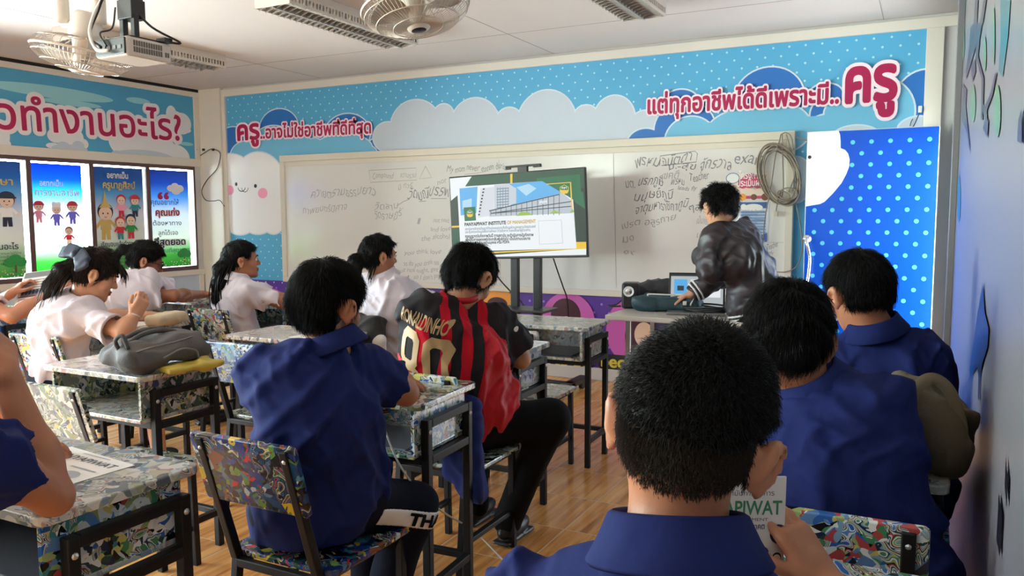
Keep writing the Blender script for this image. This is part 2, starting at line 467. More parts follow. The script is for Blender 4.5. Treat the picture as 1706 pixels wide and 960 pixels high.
# ------------------------------------------------------------------ the room
XL, XR, YF, YB, ZC = -6.816, 0.13, 6.107, -2.6, 2.665
M_wall = mat('wall_paint', s2l(205, 205, 205), 0.7, bump=(60, 0.05, 3, (1, 1, 1)))
M_ceil = mat('ceiling_paint', s2l(214, 206, 200), 0.75, var=(1.2, 0.05))
M_trim = mat('painted_trim', s2l(222, 216, 205), 0.5)
M_brown = mat('brown_window_frame', s2l(88, 62, 62), 0.45)
M_black = mat('black_paint', (0.012, 0.012, 0.013), 0.4)
M_blackplastic = mat('black_plastic', (0.015, 0.015, 0.017), 0.35)
M_white = mat('white_plastic', s2l(225, 222, 215), 0.4)
M_metal = mat('bright_metal', (0.7, 0.7, 0.7), 0.25, metal=1.0)

def floor_mat():
    m = bpy.data.materials.new('wood_look_tile'); m.use_nodes = True; nt = m.node_tree; N = nt.nodes; L = nt.links
    b = N['Principled BSDF']; b.inputs['Roughness'].default_value = 0.2
    tc = N.new('ShaderNodeTexCoord')
    mp = N.new('ShaderNodeMapping'); mp.inputs['Location'].default_value = (0.187, 0.0, 0); L.new(tc.outputs['Object'], mp.inputs[0])
    br = N.new('ShaderNodeTexBrick'); br.offset = 0.0; br.inputs['Scale'].default_value = 1.0
    br.inputs['Brick Width'].default_value = 0.387; br.inputs['Row Height'].default_value = 0.387; br.inputs['Mortar Size'].default_value = 0.0022
    br.inputs['Color1'].default_value = (0, 0, 0, 1); br.inputs['Color2'].default_value = (1, 1, 1, 1); br.inputs['Mortar'].default_value = (0.5, 0.5, 0.5, 1)
    L.new(mp.outputs[0], br.inputs['Vector'])
    st = N.new('ShaderNodeMapping'); st.inputs['Scale'].default_value = (26, 1.6, 1); 
    off = N.new('ShaderNodeVectorMath'); off.operation = 'MULTIPLY_ADD'; L.new(br.outputs['Color'], off.inputs[0]); off.inputs[1].default_value = (3, 7, 0); L.new(tc.outputs['Object'], off.inputs[2])
    L.new(off.outputs[0], st.inputs[0])
    no = N.new('ShaderNodeTexNoise'); no.inputs['Scale'].default_value = 1.0; no.inputs['Detail'].default_value = 5; no.inputs['Roughness'].default_value = 0.65; no.inputs['Distortion'].default_value = 0.4; L.new(st.outputs[0], no.inputs[0])
    r = N.new('ShaderNodeValToRGB'); e = r.color_ramp.elements
    e[0].position = 0.28; e[0].color = (*s2l(158, 92, 44), 1); e[1].position = 0.75; e[1].color = (*s2l(250, 196, 124), 1)
    q = e.new(0.5); q.color = (*s2l(222, 156, 88), 1)
    L.new(no.outputs['Fac'], r.inputs[0])
    mx = N.new('ShaderNodeMix'); mx.data_type = 'RGBA'; L.new(br.outputs['Fac'], mx.inputs['Factor']); L.new(r.outputs[0], mx.inputs['A']); mx.inputs['B'].default_value = (*s2l(226, 206, 176), 1)
    L.new(mx.outputs['Result'], b.inputs['Base Color'])
    bp = N.new('ShaderNodeBump'); bp.inputs['Strength'].default_value = 0.3; bp.inputs['Distance'].default_value = 0.002; bp.invert = True
    L.new(br.outputs['Fac'], bp.inputs['Height']); L.new(bp.outputs[0], b.inputs['Normal'])
    return m
struct(MB().box((XL-0.2, YB-0.2, -0.1), (XR+0.2, YF+0.2, 0)).build('floor', floor_mat()))
struct(MB().box((XL-0.2, YB-0.2, ZC), (XR+0.2, YF+0.2, ZC+0.1)).build('ceiling', M_ceil))
wall_front = struct(MB().box((XL-0.2, YF, 0), (XR+0.2, YF+0.15, ZC)).build('wall_front', M_wall))
b = MB(); b.box((XL-0.2, YB-0.15, 0), (XR+0.2, YB, 0.8)); b.box((XL-0.2, YB-0.15, 2.2), (XR+0.2, YB, ZC)); b.box((XL-0.2, YB-0.15, 0.8), (-6.3, YB, 2.2)); b.box((-5.2, YB-0.15, 0.8), (XR+0.2, YB, 2.2)); struct(b.build('wall_back', M_wall))
b = MB()
for x in (-6.3, -5.77, -5.25): b.box((x, YB-0.1, 0.8), (x+0.05, YB+0.01, 2.2))
b.box((-6.3, YB-0.1, 0.8), (-5.2, YB+0.01, 0.84)); b.box((-6.3, YB-0.1, 2.16), (-5.2, YB+0.01, 2.2)); struct(b.build('window_20', M_brown))  # back window added behind the camera to let in more daylight
portal('back_portal', (-5.75, YB-0.05, 1.5), (PI/2, 0, 0), 1.05, 1.35)

# left wall: solid bands under and over a long row of windows
ZS, ZT = 0.80, 1.87
b = MB(); b.box((XL-0.15, YB, 0), (XL, YF, ZS)); b.box((XL-0.15, YB, ZT), (XL, YF, 1.97)); b.box((XL-0.15, YB, 2.57), (XL, YF, ZC)); b.box((XL-0.15, 5.98, 1.97), (XL, YF, 2.57)); b.box((XL-0.15, YB, 1.97), (XL, -2.2, 2.57)); b.box((XL-0.15, 5.98, ZS), (XL, YF, ZT)); b.box((XL-0.15, YB, ZS), (XL, -2.2, ZT))
wall_left = struct(b.build('wall_left', M_wall))
struct(MB().box((XL-0.02, 6.06, 0), (-6.50, YF-0.001, ZC), bev=0.004).build('trim_1', M_trim))    # corner pillar
M_glass = bpy.data.materials.new('window_glass'); M_glass.use_nodes = True
_nt = M_glass.node_tree; _nt.nodes.remove(_nt.nodes['Principled BSDF'])
_t = _nt.nodes.new('ShaderNodeBsdfTransparent'); _t.inputs[0].default_value = (0.93, 0.96, 0.95, 1); _g = _nt.nodes.new('ShaderNodeBsdfGlossy'); _g.inputs['Roughness'].default_value = 0.02
_fr = _nt.nodes.new('ShaderNodeFresnel'); _fr.inputs[0].default_value = 1.35; _mx = _nt.nodes.new('ShaderNodeMixShader')
_nt.links.new(_fr.outputs[0], _mx.inputs[0]); _nt.links.new(_t.outputs[0], _mx.inputs[1]); _nt.links.new(_g.outputs[0], _mx.inputs[2]); _nt.links.new(_mx.outputs[0], _nt.nodes['Material Output'].inputs[0])
edges = [5.98, 5.41, 4.81, 4.23, 3.62, 2.9, 2.2, 1.4, 0.7, -0.1, -0.8, -1.5, -2.2]
for i in range(len(edges)-1):
    y1, y0 = edges[i], edges[i+1]; f = MB(); w = 0.022
    f.box((XL-0.06, y0, ZS), (XL+0.012, y0+w, ZT)); f.box((XL-0.06, y1-w, ZS), (XL+0.012, y1, ZT))
    f.box((XL-0.06, y0+w, ZS), (XL+0.012, y1-w, ZS+0.04)); f.box((XL-0.06, y0+w, ZT-0.035), (XL+0.012, y1-w, ZT))
    fo = struct(f.build('window_%d' % (i+1), M_brown))
    struct(MB().box((XL-0.040, y0+w, ZS+0.04), (XL-0.036, y1-w, ZT-0.035)).build('pane', M_glass, fo))
b = MB()
for y in [-2.2, -1.4, -0.6, 0.2, 1.0, 1.8, 2.6, 3.4, 4.1, 4.78, 5.45, 5.96]: b.box((XL-0.07, y, 1.97), (XL-0.03, y+0.03, 2.57))
b.box((XL-0.07, -2.2, 1.97), (XL-0.03, 5.98, 1.99)); b.box((XL-0.07, -2.2, 2.55), (XL-0.03, 5.98, 2.57))
fo = struct(b.build('window_30', M_brown)); struct(MB().box((XL-0.052, -2.17, 1.99), (XL-0.048, 5.96, 2.55)).build('pane', M_glass, fo))
portal('window_portal', (XL-0.1, 1.9, 1.685), (0, -PI/2, 0), 1.77, 8.2)
# trims of the left wall
b = MB(); b.box((XL, YB, 1.87), (XL+0.02, 6.06, 1.95), bev=0.003); b.box((XL, YB, 2.585), (XL+0.02, 6.06, 2.635), bev=0.003); b.box((XL, 5.995, 1.95), (XL+0.02, 6.06, 2.585), bev=0.003)
struct(b.build('trim_2', M_trim))
b = MB(); b.box((XL, YB, 0.745), (XL+0.02, 6.06, 0.80), bev=0.003); b.box((XL, 5.99, 0.1), (XL+0.02, 6.04, 0.745), bev=0.003)
struct(b.build('trim_3', M_trim))
struct(MB().box((XL, YB, 0.1), (XL+0.006, 5.99, 0.745)).build('trim_4', mat('pale_panel', s2l(190, 205, 222), 0.4)))
struct(MB().box((XL, YB, 2.635), (XL+0.015, 6.06, 2.665)).build('trim_5', mat('dark_strip_paint', (0.012, 0.01, 0.01), 0.8)))  # near-black strip along the top of the left wall

# right wall: glossy fluted plastic sheets, doorway near the front
def flute_mat():
    m = bpy.data.materials.new('fluted_sheet'); m.use_nodes = True; nt = m.node_tree; N = nt.nodes; L = nt.links
    b = N['Principled BSDF']; b.inputs['Base Color'].default_value = (*s2l(126, 125, 131), 1); b.inputs['Roughness'].default_value = 0.3
    tc = N.new('ShaderNodeTexCoord'); wv = N.new('ShaderNodeTexWave'); wv.bands_direction = 'Y'; wv.inputs['Scale'].default_value = 32; wv.inputs['Distortion'].default_value = 0.6
    L.new(tc.outputs['Object'], wv.inputs[0]); bp = N.new('ShaderNodeBump'); bp.inputs['Strength'].default_value = 0.12; bp.inputs['Distance'].default_value = 0.003
    L.new(wv.outputs['Fac'], bp.inputs['Height']); L.new(bp.outputs[0], b.inputs['Normal'])
    return m
DY0, DY1, DZ = 4.93, 5.74, 1.93
b = MB(); b.box((XR, YB, 0), (XR+0.15, DY0, ZC)); b.box((XR, DY1, 0), (XR+0.15, YF, ZC)); b.box((XR, DY0, DZ), (XR+0.15, DY1, ZC))
MATS_flute = flute_mat(); wall_right = struct(b.build('wall_right', MATS_flute))
struct(MB().box((0.098, 4.86, 0), (XR, 4.93, ZC), bev=0.003).build('trim_8', MATS_flute))  # jamb strip added to cover the bright sliver of the open doorway
portal('door_portal', (XR+0.1, 5.335, 0.97), (0, PI/2, 0), 1.93, 0.81)
def wr(*pts):
    Q = [at_x(px, py, XR) for px, py in pts]; return poly(*[(-q[1], q[2]) for q in Q])
pr = Print((XR, 0, 0), (0, -1, 0), (0, 0, 1))
I_branch = ink('branch', (52, 55, 74), 0.3); I_leaf = ink('leaf', (96, 138, 108), 0.3); I_teal = ink('teal_leaf', (50, 110, 122), 0.3)
def pell(px, py, rx, ry, n=18): return wr(*[(px+rx*math.cos(2*PI*k/n), py+ry*math.sin(2*PI*k/n)) for k in range(n)])
pr.ink(I_teal, wr((1668, 0), (1685, 0), (1681, 60), (1672, 128), (1665, 118), (1669, 60)), wr((1601, 0), (1610, 0), (1606, 60), (1600, 110), (1599, 60)), pell(1598, 330, 3, 40))
pr.ink(I_leaf, pell(1622, 172, 4.5, 32), pell(1663, 185, 6, 44), pell(1642, 90, 2.5, 30), wr((1586, 30), (1590, 30), (1588, 130), (1585, 170)), pell(1606, 60, 2, 40), pell(1594, 240, 2, 60), wr((1578, 40), (1580, 40), (1579, 120), (1577, 160)), pell(1657, 60, 2, 50))
pr.ink(I_branch, wr((1618, 45), (1624, 38), (1638, 38), (1634, 64), (1629, 70), (1621, 100), (1611, 132), (1610, 118), (1616, 80)),
       wr((1628, 68), (1634, 66), (1631, 92), (1636, 112), (1641, 130), (1639, 200), (1636, 200), (1637, 132), (1627, 96)),
       wr((1623, 38), (1626, 0), (1631, 0), (1629, 38)), wr((1634, 38), (1640, 0), (1645, 0), (1639, 40)),
       wr((1637, 172), (1643, 176), (1652, 156), (1660, 122), (1663, 120), (1656, 158), (1646, 184), (1648, 212), (1640, 188)),
       wr((1606, 140), (1612, 150), (1610, 175), (1616, 232), (1618, 260), (1612, 220), (1603, 200)),
       wr((1619, 108), (1626, 98), (1627, 120), (1621, 138)), wr((1642, 200), (1649, 200), (1647, 230), (1640, 214)),
       wr((1700, 200), (1706, 180), (1706, 240), (1698, 235)))
pr.ink(ink('bird', (24, 24, 34), 0.3), wr((1640, 470), (1643, 520), (1650, 548), (1648, 580), (1640, 604), (1634, 634), (1630, 612), (1620, 628), (1617, 622), (1623, 580), (1628, 540)),
       wr((1633, 630), (1635, 630), (1634, 668), (1632, 664)), wr((1668, 820), (1674, 860), (1670, 930), (1664, 900)), wr((1680, 760), (1684, 800), (1682, 850), (1678, 810)))
struct(pr.build('mural_print', wall_right))

# trims of the front wall
def wf(px, py): p = at_y(px, py, YF); return A(p[0], p[2])
b = MB(); b.box((-6.5, YF-0.025, 2.575), (XR, YF, 2.645), bev=0.003); b.box((-6.5, YF-0.025, 0.1), (-6.455, YF, 2.575), bev=0.003); b.box((-0.055, YF-0.025, 0.1), (0.05, YF, 2.575), bev=0.003)
struct(b.build('trim_6', M_trim))
struct(MB().box((-6.5, YF-0.02, 0), (-0.1, YF, 0.105), bev=0.006).build('baseboard_front', mat('skirting', s2l(205, 200, 195), 0.5)))
struct(MB().box((XL, YB, 0), (XL+0.02, 6.05, 0.1), bev=0.005).build('baseboard_left', MATS['skirting']))
# ceiling board joints
b = MB()
for y in (0.4, 2.84, 5.28): b.box((XL, y, ZC-0.0015), (XR, y+0.004, ZC))
for x in (-5.2, -2.76, -0.32): b.box((x, YB, ZC-0.0015), (x+0.003, YF, ZC))
struct(b.build('trim_7', mat('joint', s2l(150, 142, 136), 0.8)))

# ------------------------------------------------------------------ printed vinyl banners
I_base = ink('sky_blue', (84, 172, 216)); I_dot = ink('pale_dot', (176, 226, 238)); I_dark = ink('deep_blue', (38, 112, 192)); I_mid = ink('mid_blue', (112, 186, 222))
I_edge = ink('cloud_edge', (208, 224, 236)); I_grey = ink('grey_cloud', (196, 208, 222)); I_white = ink('white', (240, 240, 242)); I_cyan = ink('wash_cyan', (140, 206, 220))
I_mag = ink('magenta', (172, 8, 78)); I_pinkw = ink('pink_white', (246, 226, 236)); I_blk = ink('black', (18, 18, 22)); I_pink = ink('cheek_pink', (244, 160, 190))
def wcirc(px, py, r, ry=None, grow=0.0):
    c = wf(px, py); rx = (wf(px+r, py)[0]-wf(px-r, py)[0])/2; rz = (wf(px, py-(ry or r))[1]-wf(px, py+(ry or r))[1])/2
    return circ(c[0], c[1], rx+grow, rz+grow, 40)
banner = thing('wall_banner', 'blue cloud-print vinyl banner with magenta slogan across the front wall', 'banner', (-3.3, YF, 1.6))
off = banner.location
pr = Print((0, YF, 0), (1, 0, 0), (0, 0, 1))
x0, x1, z0, z1 = -6.455, -0.055, 0.66, 2.575
pr.ink(I_base, rect(x0, z0, x1, z1))
dots = []
k = 0
z = z1-0.03
while z > z0:
    x = x0+0.03+(0.055 if k % 2 else 0)
    while x < x1:
        if z > 1.7 or x < -5.3: dots.append(circ(x, z, 0.0085, n=7))
        x += 0.11
    z -= 0.062; k += 1
pr.ink(I_dot, *dots)
def cloud(m, lst, rectpx=None, edge=0.012):
    cl = lambda g: [clip_box(wcirc(*c, grow=g), x0, z0, x1, z1) for c in lst]
    if edge: pr.ink(I_edge, *cl(edge))
    sh = cl(0)
    if rectpx: sh.append(poly(*[tuple(np.clip(wf(*p), (x0, z0), (x1, z1))) for p in rectpx]))
    pr.ink(m, *sh)
cloud(I_dark, [(465, 214, 32, 32), (388, 242, 27, 30), (578, 224, 38, 34), (630, 262, 24, 32)])
cloud(I_grey, [(692, 209, 41, 42), (739, 193, 17, 19), (791, 207, 40, 43), (848, 196, 19, 16), (910, 206, 49, 55), (976, 190, 18, 14), (1023, 198, 34, 38), (1074, 205, 22, 20), (646, 228, 24, 24), (1040, 230, 40, 40), (739, 222, 30, 24), (848, 218, 35, 22), (976, 214, 45, 22), (690, 228, 50, 24)], [(640, 225), (1085, 200), (1085, 270), (640, 270)])
cloud(I_dark, [(1280, 165, 58, 52), (1133, 172, 30, 22), (1140, 215, 50, 45), (1075, 240, 30, 25), (1540, 172, 52, 55), (1375, 158, 28, 18), (1390, 190, 40, 34)])
cloud(I_mid, [(410, 262, 26, 26), (455, 238, 34, 28), (525, 243, 12, 12), (570, 250, 50, 26), (610, 255, 18, 12), (490, 255, 40, 30)], [(420, 245), (590, 232), (600, 260), (420, 272)])
cloud(I_mid, [(1150, 235, 42, 40), (1240, 222, 65, 40), (1300, 215, 50, 40), (1460, 190, 62, 60), (1390, 188, 16, 16), (1390, 215, 50, 26)], [(1170, 205), (1420, 190), (1420, 230), (1170, 240)])
cloud(I_grey, [(1425, 230, 40, 20), (1530, 215, 34, 20), (1322, 300, 32, 38)])
cloud(I_white, [(384, 305, 44, 48), (432, 310, 44, 56), (400, 345, 36, 46), (455, 330, 30, 60), (430, 360, 30, 30)])
# the smiling cloud
pr.ink(I_pink, wcirc(384, 317, 7, 8), wcirc(439, 322, 8, 8.5))
pr.ink(I_blk, wcirc(395, 307, 2, 3), wcirc(427, 310, 2.4, 3.2), stroke([wf(403+6*math.cos(t)+1, 312+7*math.sin(t)) for t in np.linspace(0.1, PI-0.1, 12)], 0.008), stroke([wf(409.5+5.5*math.cos(t), 312+8*math.sin(t)) for t in np.linspace(0.1, PI-0.1, 12)], 0.006))
pr.build('vinyl_sheet', banner, off)
pl = Print((0, YF-0.016, 0), (1, 0, 0), (0, 0, 1), step=0.0012)
def slogan(body, a, b_, h, bold, edge=0.05):
    pa, pb = wf(*a), wf(*b_)
    pl.ink(I_pinkw, text_fit(body, pa, pb, h, edge+bold)); pl.ink(I_mag, text_fit(body, pa, pb, h, bold))
slogan('ครู', (399, 234), (434, 231), 0.265, 0.035, 0.07); slogan('..อาจไม่ใช่อาชีพที่ดีที่สุด', (437, 231), (620, 222), 0.165, 0.03, 0.085)
slogan('แต่ทุกอาชีพได้ดีเพราะมี..', (1081, 190), (1397, 172), 0.185, 0.035, 0.075); slogan('ครู', (1411, 171), (1492, 165), 0.40, 0.04, 0.06)
pl.build('lettering', banner, off)
low = thing('wall_banner', 'purple dotted vinyl banner with round portraits along the foot of the front wall', 'banner', (-3.3, YF, 0.1))
pr = Print((0, YF, 0), (1, 0, 0), (0, 0, 1), lift=0.002)
I_pur = ink('purple', (88, 48, 150)); I_purdot = ink('lilac_dot', (160, 130, 205)); I_rose = ink('rose', (206, 96, 180)); I_hair = ink('maroon_hair', (66, 16, 34)); I_or = ink('orange', (240, 160, 60)); I_yel = ink('yellow', (214, 196, 70)); I_face = ink('face', (236, 200, 176))
pr.ink(I_pur, rect(-6.455, 0.105, -0.8, 0.705))
dots = []; k = 0; z = 0.14
while z < 0.69:
    x = -6.43+(0.065 if k % 2 else 0)
    while x < -0.85: dots.append(circ(x, z, 0.011, n=8)); x += 0.13
    z += 0.07; k += 1
pr.ink(I_purdot, *dots)
for i, cx in enumerate((-5.9, -5.2, -4.5, -3.8)):
    pr.ink((I_rose, I_or)[i % 2], circ(cx, 0.42, 0.2, n=40)); pr.ink(I_hair, circ(cx, 0.42, 0.12), same=False); pr.ink(I_face, circ(cx, 0.38, 0.085, 0.1))
c = wf(833, 520); pr.ink(I_or, circ(c[0], c[1], 0.2, n=40)); pr.ink(I_face, circ(c[0]-0.02, c[1]-0.04, 0.1)); pr.ink(I_hair, circ(c[0]-0.02, c[1]+0.07, 0.1, 0.06))
c = wf(947, 535); pr.ink(I_rose, circ(c[0], c[1], 0.24, n=44)); pr.ink(I_hair, circ(c[0]-0.02, c[1]+0.05, 0.135, 0.14), circ(c[0]-0.05, c[1]-0.08, 0.15, 0.13)); pr.ink(I_face, circ(c[0]-0.01, c[1]-0.06, 0.085, 0.1))
c = wf(1054, 552); pr.ink(I_rose, circ(c[0], c[1], 0.22, 0.27, n=44)); pr.ink(I_hair, circ(c[0]+0.08, c[1]-0.04, 0.14, 0.17)); pr.ink(I_face, circ(c[0]+0.1, c[1]-0.02, 0.08, 0.1))
a = wf(972, 607); e = wf(1040, 610)
pr.ink(I_blk, rrect(a[0]-0.3, a[1]-0.05, a[0]+0.1, a[1]+0.08, 0.06), rrect(e[0]-0.22, e[1]-0.05, e[0]+0.3, e[1]+0.09, 0.06))
pr.ink(I_yel, text_fit('to be', (a[0]-0.26, a[1]-0.02), (a[0]+0.06, a[1]-0.02), 0.14, 0.03), text_fit('become', (e[0]-0.19, e[1]-0.015), (e[0]+0.27, e[1]-0.015), 0.14, 0.03))
pr.build('vinyl_sheet', low, low.location)

# left banner over the windows
def wl(px, py): p = at_x(px, py, XL); return A(p[1], p[2])
lb = thing('wall_banner', 'sky blue vinyl banner with magenta question above the left windows', 'banner', (XL, 4.5, 2.27))
M_lb = ink('left_sky', (78, 164, 206)); I_cyan = ink('left_cyan', (150, 212, 224)); I_pinkt = ink('left_pink_white', (246, 230, 238))
pr = Print((XL, 0, 0), (0, 1, 0), (0, 0, 1), lift=0.003)
ya, yb = 0.5, 5.995; za, zb = 1.95, 2.585
pr.ink(M_lb, rect(ya, za, yb, zb))
cl = lambda s: clip_box(s, ya, za, yb, zb)
def lcirc(px, py, rx, ry, g=0.0):
    c = wl(px, py); r = abs(wl(px+rx, py)[0]-wl(px-rx, py)[0])/2; h = abs(wl(px, py-ry)[1]-wl(px, py+ry)[1])/2
    return cl(circ(c[0], c[1], r+g, h+g, 36))
pr.ink(I_cyan, lcirc(90, 154, 104, 10), lcirc(120, 172, 50, 5), lcirc(230, 168, 20, 5), lcirc(310, 240, 12, 3))
I_cw = ink('banner_cloud', (232, 234, 238)); I_cg = ink('banner_cloud_shade', (196, 208, 220))
pr.ink(I_cw, lcirc(0, 225, 16, 24), lcirc(8, 240, 10, 8), lcirc(92, 226, 14, 12), lcirc(115, 228, 24, 18), lcirc(137, 240, 10, 9), lcirc(88, 243, 12, 5), lcirc(285, 192, 9, 16), lcirc(302, 206, 16, 18), lcirc(300, 216, 18, 6),
       lcirc(215, 235, 34, 30), lcirc(240, 225, 30, 22), lcirc(290, 262, 26, 22), lcirc(255, 250, 40, 30))
pr.ink(I_cg, lcirc(116, 248, 30, 7), lcirc(105, 242, 10, 6), lcirc(130, 243, 10, 8), lcirc(240, 262, 50, 12), lcirc(195, 256, 10, 5))
pr.build('vinyl_sheet', lb, lb.location)
pl = Print((XL+0.008, 0, 0), (0, 1, 0), (0, 0, 1), step=0.0012)
ta, tb = wl(-3, 214), wl(301, 234)
for m_, bd in ((I_cw, 0.12), (I_pinkt, 0.07), (I_mag, 0.016)): pl.ink(m_, text_fit('วทำงานอะไร?', ta, tb, 0.36, bd))
pl.build('lettering', lb, lb.location)

# ------------------------------------------------------------------ window posters
def poster_mat(name, tl):
    m = bpy.data.materials.new(name); m.use_nodes = True; nt = m.node_tree; N = nt.nodes; L = nt.links
    tc = N.new('ShaderNodeTexCoord'); sp = N.new('ShaderNodeSeparateXYZ'); L.new(tc.outputs['Generated'], sp.inputs[0])
    r = N.new('ShaderNodeValToRGB'); e = r.color_ramp.elements; e[0].position = 0.0; e[0].color = (*s2l(60, 165, 70), 1); e[1].position = 1.0; e[1].color = (*s2l(12, 78, 168), 1)
    for p, c in ((0.12, (96, 188, 96)), (0.3, (226, 232, 226)), (0.55, (222, 228, 236)), (0.74, (90, 170, 222)), (0.86, (22, 104, 196))):
        q = e.new(p); q.color = (*s2l(*c), 1)
    L.new(sp.outputs['Z'], r.inputs[0]); b = N['Principled BSDF']; b.inputs['Roughness'].default_value = 0.4; L.new(r.outputs[0], b.inputs['Base Color'])
    t = N.new('ShaderNodeBsdfTranslucent'); L.new(r.outputs[0], t.inputs[0]); ms = N.new('ShaderNodeMixShader'); ms.inputs[0].default_value = tl
    L.new(b.outputs[0], ms.inputs[1]); L.new(t.outputs[0], ms.inputs[2]); L.new(ms.outputs[0], N['Material Output'].inputs[0])
    return m
PM = [poster_mat('poster_gradient', 0.06), poster_mat('poster_gradient_thin', 0.6), poster_mat('poster_gradient_backed', 0.05), poster_mat('poster_gradient_light', 0.2)]
def fig(x, y, s, cl_top, cl_bot, skin, hair, hat=None, hatc=None):
    """a small printed cartoon figure: list of (ink, shape)"""
    L_ = [(cl_bot, poly((x-0.22*s, y), (x-0.04*s, y), (x, y+0.3*s), (x+0.04*s, y), (x+0.22*s, y), (x+0.2*s, y+0.5*s), (x-0.2*s, y+0.5*s))),
          (cl_top, poly((x-0.26*s, y+0.42*s), (x+0.26*s, y+0.42*s), (x+0.24*s, y+0.85*s), (x-0.24*s, y+0.85*s))),
          (cl_top, stroke([(x-0.22*s, y+0.8*s), (x-0.45*s, y+0.5*s)], 0.13*s)), (cl_top, stroke([(x+0.22*s, y+0.8*s), (x+0.45*s, y+0.55*s)], 0.13*s)),
          (skin, circ(x-0.47*s, y+0.47*s, 0.07*s)), (skin, circ(x+0.47*s, y+0.52*s, 0.07*s)),
          (hair, circ(x, y+1.2*s, 0.37*s, 0.36*s)), (skin, circ(x, y+1.12*s, 0.31*s, 0.29*s)),
          (I_blk, circ(x-0.11*s, y+1.12*s, 0.035*s)), (I_blk, circ(x+0.11*s, y+1.12*s, 0.035*s)), (I_mag, stroke([(x-0.06*s, y+0.98*s), (x, y+0.95*s), (x+0.06*s, y+0.98*s)], 0.025*s))]
    if hat == 'cap': L_ += [(hatc, circ(x, y+1.3*s, 0.37*s, 0.26*s, a0=0, a1=PI, n=16)), (hatc, rect(x-0.42*s, y+1.24*s, x+0.42*s, y+1.32*s))]
    if hat == 'chef': L_ += [(hatc, circ(x-0.16*s, y+1.55*s, 0.2*s)), (hatc, circ(x+0.16*s, y+1.55*s, 0.2*s)), (hatc, rect(x-0.26*s, y+1.32*s, x+0.26*s, y+1.55*s))]
    if hat == 'spire': L_ += [(hatc, poly((x-0.3*s, y+1.36*s), (x+0.3*s, y+1.36*s), (x+0.1*s, y+1.6*s), (x, y+2.1*s), (x-0.1*s, y+1.6*s)))]
    return L_
I_sk = ink('print_skin', (244, 214, 194), transl=0.05); I_navy = ink('print_navy', (34, 42, 70), transl=0.04); I_red = ink('print_red', (206, 44, 58), transl=0.05); I_vio = ink('print_violet', (112, 96, 190), transl=0.06); I_gold = ink('print_gold', (214, 186, 110), transl=0.05)
I_tg = ink('print_green', (44, 150, 74), transl=0.05); I_wh = ink('print_white', (246, 246, 246), transl=0.06); I_bl = ink('print_blue', (40, 110, 180), transl=0.05); I_tb = ink('print_brown', (126, 76, 60), transl=0.05); I_tq = ink('print_teal', (60, 140, 150), transl=0.05); I_grytxt = ink('print_greytext', (70, 76, 92), transl=0.04)
def poster(y0, y1, pm, label, figs, texts, trees=True):
    z0_, z1_ = ZS+0.045, ZT-0.05
    t = thing('window_poster', label, 'poster', (XL-0.025, (y0+y1)/2, z0_), group='career posters on the left windows')
    MB().box((XL-0.030, y0, z0_), (XL-0.027, y1, z1_)).build('sheet', pm, t, off=t.location)
    p = Print((XL-0.027, 0, 0), (0, 1, 0), (0, 0, 1), step=0.0004, lift=0.0006)
    W_ = y1-y0; H_ = z1_-z0_
    m = lambda v: np.c_[y0+v[:, 0]*W_, z0_+v[:, 1]*W_, v[:, 2] if v.shape[1] > 2 else np.zeros(len(v))]      # poster units: width 1, height about 1.8
    for c, (v, f) in figs: p.ink(c, (m(v), f))
    for body, c, x0_, x1_, yy, h, bd in texts:
        if bd > 0.04: p.ink(I_wh, (lambda s: (m(s[0]), s[1]))(text_fit(body, (x0_, yy), (x1_, yy), h, bd+0.05)))
        p.ink(c, (lambda s: (m(s[0]), s[1]))(text_fit(body, (x0_, yy), (x1_, yy), h, min(bd, 0.03))))
    if trees:
        for tx, sz in ((0.82, 0.1), (0.12, 0.07)):
            p.ink(I_tb, (m(rect(tx-0.015, 0.08, tx+0.015, 0.22)[0]), [[0, 1, 2, 3]]))
            for dx, dy in ((0, 0.3), (-sz*0.8, 0.25), (sz*0.8, 0.25)): v, f = circ(tx+dx, dy, sz, sz*0.75); p.ink(I_tg, (m(v), f))
        fl = []
        rs = random.Random(int(y0*100))
        for _ in range(40):
            v, f = circ(rs.random()*0.96+0.02, 0.02+rs.random()*0.12, 0.012, n=7); fl.append((m(v), f))
        p.ink(I_wh, *fl[:25]); p.ink(I_gold, *fl[25:])
    p.build('print', t, off=t.location)
small = lambda yy, n, x0_=0.06, x1_=0.7: [(('เรียนจบแล้วทำงานอะไรได้บ้าง', 'ครูสอนในโรงเรียน', 'นักวิชาการศึกษา', 'ผู้ประกอบการ', 'เจ้าหน้าที่ฝึกอบรม')[i % 5], I_grytxt, x0_, x1_-0.12*(i % 3), yy-0.055*i, 0.05, 0.0) for i in range(n)]
poster(3.66, 4.185, PM[0], 'blue poster of two uniformed figures on the window at the left picture edge', fig(0.42, 0.66, 0.34, I_wh, I_navy, I_sk, I_navy)+fig(0.74, 0.82, 0.36, I_wh, I_navy, I_sk, I_tb, 'cap', I_navy),
       [('ศึกษา', I_gold, 0.4, 0.85, 1.48, 0.16, 0.02), ('ทำงานอะไร', I_grytxt, 0.3, 0.88, 0.46, 0.13, 0.02)]+small(0.38, 4, 0.3, 0.92))
